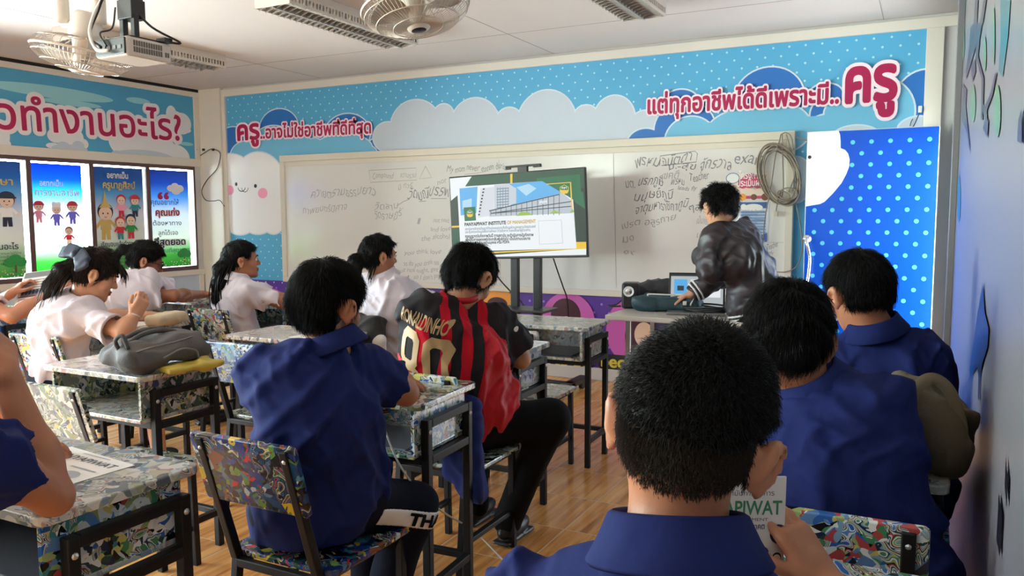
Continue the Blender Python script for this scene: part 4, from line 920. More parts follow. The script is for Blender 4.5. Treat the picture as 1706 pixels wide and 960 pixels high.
# dark bags
def blob(name, label, cat, parts, lo, hi, h, m, loc, extra=None, group=None, seed=1, amp=0.006, fr=45, dirs=None):
    t = thing(name, label, cat, loc, group=group); f = folds(ripple(parts, amp, fr, seed, dirs), amp*1.3, fr*1.5, seed+3, [A(1, 0.2, 0.4), A(0.3, 1, 0.3), A(0.6, -0.5, 0.8), A(-0.4, 0.6, 0.9)])
    sdf_obj('body', f, lo, hi, h, m, t, off=loc); return t
M_bagblk = mat('black_nylon', (0.02, 0.02, 0.024), 0.55, bump=(220, 0.15, 2, (1, 1, 1))); M_bagteal = mat('teal_nylon', s2l(30, 62, 72), 0.5, bump=(160, 0.2, 2, (1, 1, 1)))
c = at_d(1102, 500, 5.30); c[2] = tz+0.075; c[0] += 0.03
t = blob('laptop_bag', 'black rounded laptop bag lying behind the green pouch on the teacher table', 'bag', U(0.03, rboxf(c, (0.19, 0.11, 0.07), 0.05, rotz(0.1)), rboxf(c+A(-0.02, 0, 0.03), (0.12, 0.09, 0.065), 0.05)), c-A(0.25, 0.16, 0.1), c+A(0.25, 0.16, 0.12), 0.01, M_bagblk, (c[0], c[1], tz+0.004))
c = at_d(1118, 509, 5.0); c[2] = tz+0.05
Rb = rotz(0.12)
t = blob('document_pouch', 'dark green zip pouch with white piping on the teacher table', 'pouch', U(0.02, rboxf(c, (0.19, 0.10, 0.045), 0.035, Rb), cap(c+Rb@A(-0.19, -0.06, 0), c+Rb@A(-0.10, -0.06, 0), 0.042)), c-A(0.27, 0.2, 0.09), c+A(0.27, 0.2, 0.09), 0.008, M_bagteal, (c[0], c[1], tz+0.003), seed=4)
pp = [c+Rb@A(*p_) for p_ in ((-0.13, -0.075, 0.046), (-0.125, -0.06, 0.056), (0, -0.066, 0.056), (0.13, -0.066, 0.056), (0.15, -0.085, 0.045), (0.135, -0.115, 0.0))]
MB().tube(spline(pp, 6), 0.005, 6).build('piping', M_white, t, True, off=t.location)
MB().box((-0.012, -0.112, 0.0), (0.012, -0.108, 0.025), 0, 0.002, Rb, c+Rb@A(0.1, 0.0, 0)).build('logo_tag', M_white, t, off=t.location)
q = at_z(1175, 520, tz+0.012)
t = thing('cable_bundle', 'bundle of black cables coiled at the right of the teacher table', 'cable', (q[0], q[1], tz))
b = MB()
for k in range(5):
    r_ = 0.07+0.012*k; b.tube([q+A(r_*1.5*math.cos(a_)+0.01*k, r_*0.8*math.sin(a_), 0.008*k+0.008*math.sin(2*a_+k)) for a_ in np.linspace(0, 2*PI, 26)], 0.006, 6)
b.build('cord', M_blackplastic, t, True, off=t.location)
# laptop
lp = at_d(1160, 520, 4.95); lp[2] = tz+0.001; Rl = rotz(0.22)
t = thing('laptop', 'open laptop with a lit screen under the presenter on the teacher table', 'laptop', lp)
MB().box((-0.17, -0.21, 0), (0.17, 0.0, 0.016), 0, 0.004, Rl).build('keyboard_base', mat('laptop_grey', (0.25, 0.25, 0.26), 0.35, metal=0.6), t)
Rs = Rl@rotx(-0.22)
MB().box((-0.17, -0.004, 0.0), (0.17, 0.006, 0.225), 0, 0.003, Rs, (0, 0, 0.016)).build('lid', M_blackplastic, t)
p = Print(Rs@A(-0.158, -0.004, 0.012)+A(0, 0, 0.016), Rs@A(1, 0, 0), Rs@A(0, 0, 1), step=0.0003, lift=0.0006)
p.ink(scr('laptop_grey', (206, 214, 216), 0.7), rect(0, 0, 0.316, 0.2)); p.ink(SB, rect(0.02, 0.08, 0.10, 0.17)); p.ink(SDK, rect(0.04, 0.10, 0.08, 0.13), rect(0, 0.19, 0.316, 0.2)); p.ink(SW, rect(0.12, 0.06, 0.3, 0.17)); p.ink(SG, *[rect(0.13, 0.155-0.014*i, 0.28, 0.16-0.014*i) for i in range(5)])
p.build('screen', t)

# ------------------------------------------------------------------ desks and chairs
W0, K0 = s2l(226, 228, 226), s2l(16, 18, 26)
PAL = dict(
 pale=[s2l(212, 212, 206), s2l(168, 172, 172), s2l(196, 198, 190), s2l(132, 150, 168), s2l(206, 204, 188), s2l(150, 160, 138), s2l(110, 122, 128), s2l(214, 214, 214), s2l(186, 182, 158), s2l(92, 102, 112), s2l(190, 196, 200), s2l(178, 140, 134), s2l(206, 206, 200), s2l(160, 168, 160)],
 mid=[W0, s2l(44, 96, 168), s2l(70, 130, 90), s2l(216, 220, 216), s2l(30, 44, 70), s2l(120, 160, 190), s2l(196, 190, 110), s2l(60, 130, 140), W0, s2l(150, 170, 110), K0, s2l(170, 70, 72), s2l(200, 210, 214), s2l(36, 72, 64), s2l(206, 214, 220), s2l(90, 130, 180)],
 deep=[s2l(20, 50, 120), K0, s2l(26, 74, 120), s2l(96, 140, 64), s2l(18, 28, 54), s2l(200, 40, 60), s2l(44, 100, 110), s2l(28, 66, 146), s2l(80, 126, 150), K0, s2l(20, 40, 84), s2l(36, 74, 60), s2l(30, 60, 130), s2l(24, 40, 90), s2l(206, 176, 52), s2l(190, 204, 206), K0, s2l(120, 150, 80), s2l(22, 58, 100), s2l(130, 70, 44)],
 green=[s2l(200, 204, 198), s2l(50, 86, 70), s2l(180, 186, 178), s2l(60, 76, 80), s2l(186, 180, 100), s2l(206, 208, 202), s2l(96, 122, 92), s2l(34, 44, 54), s2l(160, 168, 156), s2l(60, 90, 126), s2l(190, 196, 190), s2l(116, 130, 84), K0, s2l(120, 132, 134)],
 blue=[s2l(60, 110, 180), s2l(190, 206, 220), s2l(40, 80, 150), s2l(130, 166, 190), s2l(34, 56, 100), s2l(216, 222, 224), s2l(70, 130, 150), s2l(170, 170, 70), s2l(100, 140, 190), s2l(40, 70, 110), s2l(150, 190, 200)])
for k_, p_ in PAL.items(): paint_mat('paint_'+k_, p_, 0.17 if k_ == 'pale' else 0.24, dict(deep=24, pale=21).get(k_, 27))
M_tube = mat('black_steel_tube', (0.008, 0.008, 0.009), 0.45, spec=0.3)
M_bolt = mat('steel_bolt', (0.6, 0.6, 0.6), 0.35, metal=0.9)
def roundrect_poly(x0_, y0_, x1_, y1_, r, n=5): return rrect(x0_, y0_, x1_, y1_, r)[0]
def slab(x0_, y0_, x1_, y1_, z0_, z1_, r, bev=0.004):
    bm = bmesh.new(); P = roundrect_poly(x0_, y0_, x1_, y1_, r); vs_ = [bm.verts.new((p[0], p[1], z0_)) for p in P]; f = bm.faces.new(vs_)
    g = bmesh.ops.extrude_face_region(bm, geom=[f]); bmesh.ops.translate(bm, vec=(0, 0, z1_-z0_), verts=[v for v in g['geom'] if isinstance(v, bmesh.types.BMVert)])
    bmesh.ops.recalc_face_normals(bm, faces=bm.faces)
    ed = [e for e in bm.edges if abs(e.verts[0].co.z-e.verts[1].co.z) < 1e-6]; bmesh.ops.bevel(bm, geom=ed, offset=bev, segments=2, profile=0.5, affect='EDGES')
    return MB().bm(bm)
def make_desk(label, pal_top='pale', pal_side='mid'):
    """origin on the floor under the middle of the front (pupil's) edge; the desk extends to +y"""
    t = thing('school_desk', label, 'desk')
    top, side = MATS['paint_'+pal_top], MATS['paint_'+pal_side]
    slab(-0.30, 0, 0.30, 0.40, 0.748, 0.770, 0.03).build('desktop', top, t)
    MB().box((-0.262, 0.025, 0.60), (-0.25, 0.365, 0.748)).build('side_panel', side, t); MB().box((0.25, 0.025, 0.60), (0.262, 0.365, 0.748)).build('side_panel', side, t)
    MB().box((-0.25, 0.350, 0.60), (0.25, 0.362, 0.748)).build('back_panel', side, t)
    MB().box((-0.262, 0.02, 0.585), (0.262, 0.365, 0.60), bev=0.003).build('shelf', top, t)
    w = 0.028
    for sx in (-1, 1):
        x = sx*0.278
        for y in (0.075, 0.355): MB().box((x-w/2, y-w/2, 0), (x+w/2, y+w/2, 0.705), bev=0.003).build('leg', M_tube, t)
        for z0_, z1_ in ((0.677, 0.705), (0.556, 0.584), (0.13, 0.155)): MB().box((x-w/2, 0.075+w/2, z0_), (x+w/2, 0.355-w/2, z1_), bev=0.003).build('side_rail', M_tube, t)
        for y in (0.075, 0.355): MB().ball((x+sx*w/2, y, 0.665), (0.005, 0.008, 0.008), 0, 8).build('bolt', M_bolt, t)
    MB().box((-0.264, 0.062, 0.556), (0.264, 0.086, 0.584), bev=0.003).build('cross_rail', M_tube, t)
    MB().box((-0.264, 0.343, 0.556), (0.264, 0.367, 0.584), bev=0.003).build('cross_rail', M_tube, t)
    MB().box((-0.264, 0.343, 0.13), (0.264, 0.367, 0.155), bev=0.003).build('foot_rail', M_tube, t)
    return t
def make_chair(label, pal='mid', pal_seat='green'):
    """origin on the floor under the middle of the seat; the sitter faces +y"""
    t = thing('school_chair', label, 'chair')
    slab(-0.19, -0.18, 0.19, 0.19, 0.415, 0.433, 0.03).build('seat', MATS['paint_'+pal_seat], t)
    th = math.atan2(0.10, 0.36); Rb_ = rotx(th)
    bk = slab(-0.18, -0.10, 0.18, 0.10, 0, 0.016, 0.012, 0.003)
    bk.v = [v @ np.array([[1, 0, 0], [0, 0, 1], [0, -1, 0]]) for v in bk.v]       # stand it up: local y -> z
    bk.v = [(v @ Rb_.T)+A(0, -0.265, 0.70) for v in bk.v]
    bk.build('backrest', MATS['paint_'+pal], t)
    w = 0.025
    for sx in (-1, 1):
        x = sx*0.145
        b = MB(); b.bar((x, -0.235, 0), (x, -0.185, 0.42), w, bev=0.003, up=(1, 0, 0)); b.bar((x, -0.188, 0.415), (x, -0.298, 0.785), w, bev=0.003, up=(1, 0, 0)); b.build('back_post', M_tube, t)
        MB().bar((x+sx*0.01, 0.175, 0), (x+sx*0.01, 0.165, 0.414), w, bev=0.003, up=(1, 0, 0)).build('leg', M_tube, t)
        MB().box((x-w/2, -0.18, 0.39), (x+w/2, 0.165, 0.414), bev=0.003).build('side_rail', M_tube, t); MB().box((x-w/2, -0.21, 0.14), (x+w/2, 0.165, 0.16), bev=0.003).build('side_rail', M_tube, t)
        MB().ball((x, -0.30, 0.755), (0.007, 0.005, 0.007), 0, 8).build('bolt', M_bolt, t)
    for y0_ in (0.15, -0.2): MB().box((-0.14, y0_, 0.39), (0.14, y0_+0.022, 0.414), bev=0.003).build('cross_rail', M_tube, t)
    return t
def put(t, x, y, rz=0.0): t.location = (x, y, 0); t.rotation_euler = (0, 0, rz)
GD, GC = 'painted school desks', 'painted school chairs'
DESKS = [  # label, x centre, y of the pupil's edge, rz, top, side
 ('marble-painted desk standing empty before the television stand', -1.855, 3.85, 0.03, 'pale', 'pale'),
 ('marble-painted desk that the boy in the striped jersey leans on', -1.83, 2.97, 0.02, 'pale', 'pale'),
 ('dark marble-painted desk with a white cord, beside the boy seated on the red-spotted chair', -1.68, 2.03, 0.05, 'green', 'mid'),
 ('marble-painted desk in the lower left corner with a bare elbow on it', -1.82, 0.925, 0.0, 'pale', 'mid'),
 ('marble-painted desk carrying a grey backpack', -2.84, 1.95, 0.0, 'pale', 'green'),
 ('marble-painted desk with a white sheet, right behind the blue-painted empty chair', -2.80, 2.86, 0.0, 'pale', 'pale'),
 ('marble-painted desk of the girl with the navy bow, beige pencil case on it', -3.97, 2.76, 0.0, 'pale', 'pale'),
 ('marble-painted desk in front of the girl with very long loose hair', -3.98, 3.92, 0.0, 'pale', 'mid'),
 ('marble-painted desk under the stretched arm of the girl in glasses', -4.75, 3.86, 0.0, 'pale', 'pale'),
 ('marble-painted desk of the girl holding up a booklet at the left edge', -5.2, 2.80, 0.0, 'pale', 'blue'),
 ('marble-painted desk in front of the girl with the low dark ponytail', -2.75, 3.98, 0.0, 'pale', 'mid'),
 ('marble-painted desk with an olive bag, pressed against the right wall', -0.235, 1.93, 0.0, 'pale', 'pale'),
 ('marble-painted desk of the nearest boy, at the bottom right corner', -0.185, 1.03, 0.0, 'mid', 'mid'),
 ('marble-painted desk of the farthest boy in the row along the right wall', -0.25, 2.86, 0.0, 'pale', 'mid'),
]
desk_objs = []
for lab, x, y, rz, pt, ps in DESKS:
    d = make_desk(lab, pt, ps); put(d, x, y, rz); d['group'] = GD; desk_objs.append(d)
CHAIRS = [
 ('dark blue school chair with red and yellow spots under the boy with white-striped trousers', -1.53, 1.755, 0.0, 'deep', 'deep'),
 ('white and green painted empty chair before the grey backpack desk', -2.64, 1.945, 0.03, 'green', 'green'),
 ('white, blue and red painted chair behind the girl with the navy bow', -3.80, 2.63, 0.03, 'mid', 'green'),
 ('blue and white painted empty chair left of the boy with white-striped trousers', -2.735, 2.87, 0.0, 'blue', 'green'),
 ('grey-blue painted chair behind the girl with very long loose hair', -3.88, 3.755, 0.0, 'mid', 'mid'),
 ('painted chair draped with a black jacket under the girl with the low ponytail', -2.72, 3.65, 0.0, 'blue', 'mid'),
 ('painted chair under the boy in the striped jersey', -1.62, 2.66, 0.0, 'mid', 'green'),
 ('painted empty chair tucked at the desk before the television stand', -1.84, 3.78, 0.0, 'pale', 'pale'),
 ('green and white painted chair showing at the bottom right beside the booklet', -0.16, 1.885, 0.02, 'mid', 'mid'),
 ('painted chair of the farthest boy in the row along the right wall', -0.10, 2.66, 0.0, 'mid', 'mid'),
 ('painted chair that the nearest boy holding the booklet sits on', -0.22, 0.86, 0.0, 'mid', 'mid'),
 ('painted chair under the girl in glasses by the windows', -4.45, 3.45, 0.0, 'mid', 'mid'),
 ('painted chair under the girl holding up a booklet at the left edge', -5.0, 2.46, 0.0, 'mid', 'mid'),
 ('painted chair under the boy whose bare elbow rests on the desk', -1.98, 0.68, 0.0, 'mid', 'mid'),
]
for lab, x, y, rz, pb, ps in CHAIRS:
    c_ = make_chair(lab, pb, ps); put(c_, x, y, rz); c_['group'] = GC

# ------------------------------------------------------------------ things on the desks
def paper(name, label, cat, corners, z, m, th=0.0012, prints=None):
    P = np.array([[c_[0], c_[1]] for c_ in corners]); o = P.mean(0)
    t = thing(name, label, cat, (o[0], o[1], z)); MB().prism(P-o, 0.0, th).build('sheet', m, t)
    if prints:
        X = np.append(P[1]-P[0], 0); Y = np.append(P[3]-P[0], 0); pr_ = Print((P[0][0]-o[0], P[0][1]-o[1], th), X, Y, step=0.0002, lift=0.0004)
        prints(pr_); pr_.build('print', t)
    return t
TZ = 0.7705
def pz(px, py): return at_z(px, py, TZ)
def leaflet(p):
    p.ink(I_grytxt, text_fit('PANYAPIWAT', (0.08, 0.72), (0.92, 0.72), 0.16, 0.02)); p.ink(ink('print_grey', (160, 164, 170)), rect(0.1, 0.1, 0.5, 0.5), circ(0.75, 0.35, 0.13), rect(0.3, 0.9, 0.7, 0.92), rect(0.55, 0.55, 0.9, 0.58))
paper('leaflet', 'white printed leaflet lying on the lower left desk behind the elbow', 'leaflet', [A(-1.94, 1.06), A(-1.66, 1.04), A(-1.65, 1.24), A(-1.93, 1.27)], TZ, M_paper, 0.001, leaflet)
paper('leaflet', 'white sheet on the desk behind the blue-painted empty chair', 'leaflet', [A(-2.74, 2.93), A(-2.54, 2.93), A(-2.54, 3.20), A(-2.74, 3.20)], TZ, M_paper)
paper('exercise_paper', 'white papers under the hand of the girl with the navy bow', 'paper', [A(-3.93, 2.80), A(-3.73, 2.80), A(-3.73, 3.08), A(-3.93, 3.08)], TZ, M_paper, 0.003)
M_gsheet = mat('grey_sheet', s2l(96, 98, 106), 0.35)
paper('grey_folder', 'grey folder lying inside the lower left desk', 'folder', [A(-2.02, 0.96), A(-1.60, 0.955), A(-1.60, 1.24), A(-2.02, 1.24)], 0.601, M_gsheet, 0.006)
paper('grey_folder', 'grey folder lying inside the desk with the white cord', 'folder', [A(-1.86, 2.07), A(-1.47, 2.09), A(-1.48, 2.33), A(-1.87, 2.31)], 0.601, M_gsheet, 0.006)
paper('grey_folder', 'dark folder lying inside the empty desk before the television stand', 'folder', [A(-2.02, 3.89), A(-1.66, 3.9), A(-1.66, 4.17), A(-2.02, 4.17)], 0.601, mat('dark_folder', (0.03, 0.03, 0.035), 0.3), 0.012)
# white charging cord
t = thing('charging_cord', 'thin white cord hanging from the desk of the boy on the red-spotted chair', 'cord', (-1.4, 2.0, 0))
P = [at_y(611, 655, 2.04), at_y(612, 668, 2.015), at_y(622, 690, 1.99), at_y(640, 715, 1.98), at_y(652, 745, 1.98), at_y(666, 775, 1.98), at_y(690, 810, 2.0), at_y(715, 835, 2.05), at_y(745, 858, 2.12), at_z(790, 885, 0.1)*0.5+0.5*at_z(790, 885, 0.05), at_z(830, 925, 0.006), at_z(852, 948, 0.006), at_z(880, 985, 0.006)]
MB().tube(spline(P, 8), 0.0032, 6).build('cord', mat('white_cord', s2l(190, 186, 178), 0.5), t, True, off=t.location)
# grey backpack with a yellow bag under it
M_pack = mat('charcoal_canvas', s2l(84, 82, 82), 0.8, bump=(140, 0.25, 3, (1, 1, 1))); M_yel = mat('yellow_vinyl', s2l(196, 178, 78), 0.45)
qa, qb = at_z(190, 612, 0.80), at_z(335, 590, 0.80)
pc = (qa+qb)/2; pc[2] = TZ; pdv = nrm(qb-qa); ang = math.atan2(pdv[1], pdv[0]); Rp = rotz(ang); L_ = np.linalg.norm(qb-qa)/2
f = U(0.03, rboxf(pc+A(0, 0, 0.06)+Rp@A(0, 0.02, 0), (L_*0.98, 0.13, 0.035), 0.03, Rp), rboxf(pc+A(0, 0, 0.085)+Rp@A(0.03, 0.03, 0), (L_*0.72, 0.10, 0.04), 0.035, Rp@roty(-0.06)), cap(pc+Rp@A(L_*0.55, -0.05, 0.07), pc+Rp@A(L_*0.9, 0.02, 0.05), 0.04), cap(pc+Rp@A(-L_*0.9, -0.04, 0.045), pc+Rp@A(-L_*0.2, -0.1, 0.05), 0.028))
t = blob('backpack', 'charcoal grey backpack lying flat on its painted desk', 'backpack', f, pc-A(L_+0.12, L_+0.12, 0.01), pc+A(L_+0.12, L_+0.12, 0.2), 0.007, M_pack, (pc[0], pc[1], TZ+0.014), seed=9, amp=0.010, fr=38)
b = MB(); b.tube(spline([pc+Rp@A(*p_) for p_ in ((-L_*0.95, -0.05, 0.07), (-L_*0.6, -0.11, 0.10), (0, -0.115, 0.112), (L_*0.5, -0.09, 0.12))], 6), 0.004, 6); b.build('zip', mat('zip_grey', s2l(120, 118, 116), 0.5), t, True, off=t.location)
b = MB(); b.tube(spline([pc+Rp@A(*p_) for p_ in ((-L_*0.85, 0.0, 0.08), (-L_*1.0, -0.02, 0.13), (-L_*0.93, -0.05, 0.15), (-L_*0.85, -0.06, 0.10))], 6), 0.008, 8); b.build('handle_loop', M_pack, t, True, off=t.location)
b = MB(); b.tube(spline([pc+Rp@A(*p_) for p_ in ((-L_*0.3, -0.13, 0.06), (L_*0.1, -0.135, 0.085), (L_*0.45, -0.125, 0.07), (L_*0.5, -0.13, 0.04))], 6), 0.004, 6); b.build('pocket_seam', MATS['zip_grey'], t, True, off=t.location)
for yy in (0.03, 0.09): b = MB(); b.tube(spline([pc+Rp@A(*p_) for p_ in ((-L_*0.8, yy, 0.085), (-L_*0.2, yy+0.01, 0.135), (L_*0.4, yy, 0.135), (L_*0.85, yy-0.01, 0.08), (L_*1.02, yy-0.04, 0.03))], 6), 0.010, 8); b.build('strap', M_pack, t, True, off=t.location)
f = U(0.02, rboxf(pc+Rp@A(0.06, -0.10, 0.012), (L_*0.65, 0.07, 0.010), 0.009, Rp), cap(pc+Rp@A(L_*0.55, -0.14, 0.016), pc+Rp@A(L_*0.78, -0.08, 0.03), 0.018))
t = blob('yellow_bag', 'folded yellow bag peeking out under the grey backpack', 'bag', f, pc-A(L_+0.12, L_+0.15, 0.01), pc+A(L_+0.12, L_+0.15, 0.08), 0.005, M_yel, (pc[0], pc[1], TZ), seed=3, amp=0.003)
# beige pencil case
qa, qb = at_z(252, 540, 0.79), at_z(303, 529, 0.79); c = (qa+qb)/2; ang = math.atan2((qb-qa)[1], (qb-qa)[0]); L_ = np.linalg.norm(qb-qa)/2; Rp = rotz(ang); c[2] = TZ+0.03
t = blob('pencil_case', 'beige cloth pencil case on the desk of the girl with the navy bow', 'pencil case', rboxf(c, (L_, 0.05, 0.032), 0.025, Rp), c-A(0.3, 0.3, 0.05), c+A(0.3, 0.3, 0.05), 0.006, mat('beige_cloth', s2l(206, 190, 160), 0.8), (c[0], c[1], TZ), seed=12, amp=0.002, fr=60)
# olive bag against the right wall
M_olive = mat('olive_canvas', s2l(104, 94, 76), 0.85, bump=(160, 0.25, 3, (1, 1, 1)))
c = A(-0.005, 2.07, TZ)
f = U(0.04, rboxf(c+A(0, 0, 0.085), (0.085, 0.10, 0.085), 0.05), ell(c+A(0.045, -0.02, 0.08), (0.06, 0.09, 0.075)), rboxf(c+A(-0.02, 0, 0.15), (0.055, 0.075, 0.045), 0.03, roty(0.3)))
t = blob('canvas_bag', 'olive canvas bag slumped on the desk by the right wall', 'bag', f, c-A(0.15, 0.16, 0.01), c+A(0.16, 0.16, 0.25), 0.006, M_olive, (c[0], c[1], TZ+0.001), seed=21, amp=0.013, fr=34)
def strap(pts, w, th, name, m, parent):
    P = spline([c+A(*p_) for p_ in pts], 8); b = MB(); T = np.gradient(P, axis=0); S_ = np.array([nrm(np.cross(t_, (0, -1, 0.2))) for t_ in T]); N_ = np.array([nrm(np.cross(S_[i], T[i])) for i in range(len(P))]); m_ = len(P)
    V = np.concatenate([P+S_*w/2, P-S_*w/2, P-S_*w/2+N_*th, P+S_*w/2+N_*th]); F = []
    for i in range(m_-1):
        for k in range(4): F.append([k*m_+i, k*m_+i+1, ((k+1) % 4)*m_+i+1, ((k+1) % 4)*m_+i])
    b.add(V, F); return b.build(name, m, parent, True, off=parent.location)
strap([(-0.02, -0.09, 0.14), (-0.005, -0.10, 0.20), (0.025, -0.09, 0.225), (0.06, -0.08, 0.20), (0.085, -0.07, 0.13), (0.09, -0.06, 0.08)], 0.026, 0.006, 'strap', mat('olive_webbing', s2l(132, 120, 98), 0.8), t)
strap([(-0.06, -0.08, 0.20), (-0.045, -0.085, 0.19), (-0.025, -0.09, 0.165), (-0.02, -0.095, 0.14)], 0.02, 0.006, 'strap', MATS['olive_webbing'], t)
MB().box((-0.04, -0.004, -0.006), (0.04, 0.004, 0.006), 0, 0.002, roty(0.45), c+A(-0.025, -0.115, 0.085)).build('zip', M_blackplastic, t, off=t.location)
# black jacket over the ponytail girl's chair
M_jk = mat('black_fleece', (0.012, 0.012, 0.014), 0.8, sheen=0.1); c = A(-2.70, 3.36, 0.745)
f = U(0.03, rboxf(c, (0.20, 0.045, 0.085), 0.03, rotx(-0.25)), cap(c+A(0.16, -0.03, -0.02), c+A(0.17, -0.02, -0.13), 0.045, 0.04), cap(c+A(-0.17, -0.03, -0.02), c+A(-0.17, -0.02, -0.1), 0.045, 0.04))
t = blob('school_jacket', 'black jacket with white sleeves hung over the chair of the ponytail girl', 'jacket', f, c-A(0.28, 0.14, 0.2), c+A(0.28, 0.14, 0.14), 0.008, M_jk, (c[0], c[1], 0.43), seed=8, amp=0.007)
sdf_obj('sleeve', ripple(U(0.02, cap(c+A(0.19, -0.02, -0.04), c+A(0.19, 0, -0.24), 0.045, 0.05), cap(c+A(0.0, -0.05, -0.1), c+A(0.08, -0.05, -0.12), 0.03, 0.03)), 0.005, 50, 3), c-A(0.1, 0.15, 0.34), c+A(0.28, 0.12, 0.06), 0.008, mat('white_fleece', s2l(222, 220, 216), 0.8), t, off=t.location)

c = A(-1.485, 2.47, 0.50)
f = U(0.03, rboxf(c+A(0, 0, 0.05), (0.075, 0.03, 0.15), 0.028, rotz(0.3)), cap(c+A(0.03, -0.01, -0.03), c+A(0.05, 0.0, -0.14), 0.05, 0.045), cap(c+A(-0.05, 0.0, 0.12), c+A(-0.02, 0, -0.08), 0.045, 0.04))
blob('hanging_shirt', 'blue shirt hanging behind the desk with the white cord', 'shirt', f, c-A(0.16, 0.12, 0.24), c+A(0.16, 0.12, 0.26), 0.007, mat('blue_cloth_spare', s2l(24, 42, 112), 0.85), (c[0], c[1], 0.3), seed=31, amp=0.007)
c = A(-2.68, 2.93, 0.535)
f = U(0.03, rboxf(c, (0.07, 0.05, 0.10), 0.04), ell(c+A(0.01, -0.02, -0.03), (0.075, 0.055, 0.07)))
t = blob('shoulder_bag', 'beige shoulder bag on the seat of the blue-painted empty chair', 'bag', f, c-A(0.12, 0.12, 0.14), c+A(0.12, 0.12, 0.14), 0.007, mat('tan_canvas', s2l(150, 124, 104), 0.85), (c[0], c[1], 0.433), seed=33, amp=0.007)
# ------------------------------------------------------------------ ceiling lights
M_fix = mat('cream_enamel', s2l(206, 196, 184), 0.45); M_louver = mat('grey_louver', s2l(170, 164, 158), 0.35, metal=0.3)
def make_light():
    t = thing('louver_light', 'x', 'ceiling light')
    L_ = 1.30; w = 0.135; b = MB()
    b.box((-w, 0, 0.045), (w, L_, 0.085), bev=0.002); b.build('housing', M_fix, t)
    b = MB(); 
    for sx in (-1, 1):
        x = sx*(w-0.004); b.box((x-0.003, 0, -0.015), (x+0.003, L_, 0.002)); b.box((x-0.003, 0, 0.036), (x+0.003, L_, 0.046))
        for i in range(44): y = 0.01+i*(L_-0.02)/43; b.box((x-0.003, y-0.008, 0.002), (x+0.003, y+0.008-0.002, 0.036))
    b.box((-w, 0, -0.015), (w, 0.004, 0.045)); b.box((-w, L_-0.004, -0.015), (w, L_, 0.045)); b.build('slotted_side', M_fix, t)
    b = MB(); b.box((-0.004, 0.004, -0.022), (0.004, L_-0.004, 0.03))
    for i in range(25):
        y = 0.03+i*(L_-0.06)/24
        b.prism([(-w+0.006, -0.022), (-w*0.5, -0.005), (-0.004, -0.022), (-0.004, 0.03), (-w+0.006, 0.03)], -0.0015, 0.0015, 0, np.array([[1, 0, 0], [0, 0, 1], [0, 1, 0]]), (0, y, 0)); b.prism([(w-0.006, -0.022), (w*0.5, -0.005), (0.004, -0.022), (0.004, 0.03), (w-0.006, 0.03)], -0.0015, 0.0015, 0, np.array([[1, 0, 0], [0, 0, 1], [0, 1, 0]]), (0, y, 0))
    b.build('louver', M_louver, t)
    for x in (-0.065, 0.065): b = MB(); b.tube([(x, 0.04, 0.022), (x, L_-0.04, 0.022)], 0.012, 10); b.build('tube', mat('unlit_tube', (0.75, 0.75, 0.72), 0.3), t, True)
    return t
lt = make_light()
LIGHTS = [('louvered ceiling light nearest the middle, behind the round cage fan', -3.415, 3.60), ('louvered ceiling light behind the projector at the left', -5.30, 3.60), ('louvered ceiling light cut by the top edge toward the right', -1.61, 3.62)]
for i, (lab, x, y) in enumerate(LIGHTS):
    o = lt if i == 0 else copy_tree(lt)
    o.location = (x, y, ZC-0.085); o['label'] = lab; o['group'] = 'louvered ceiling lights'

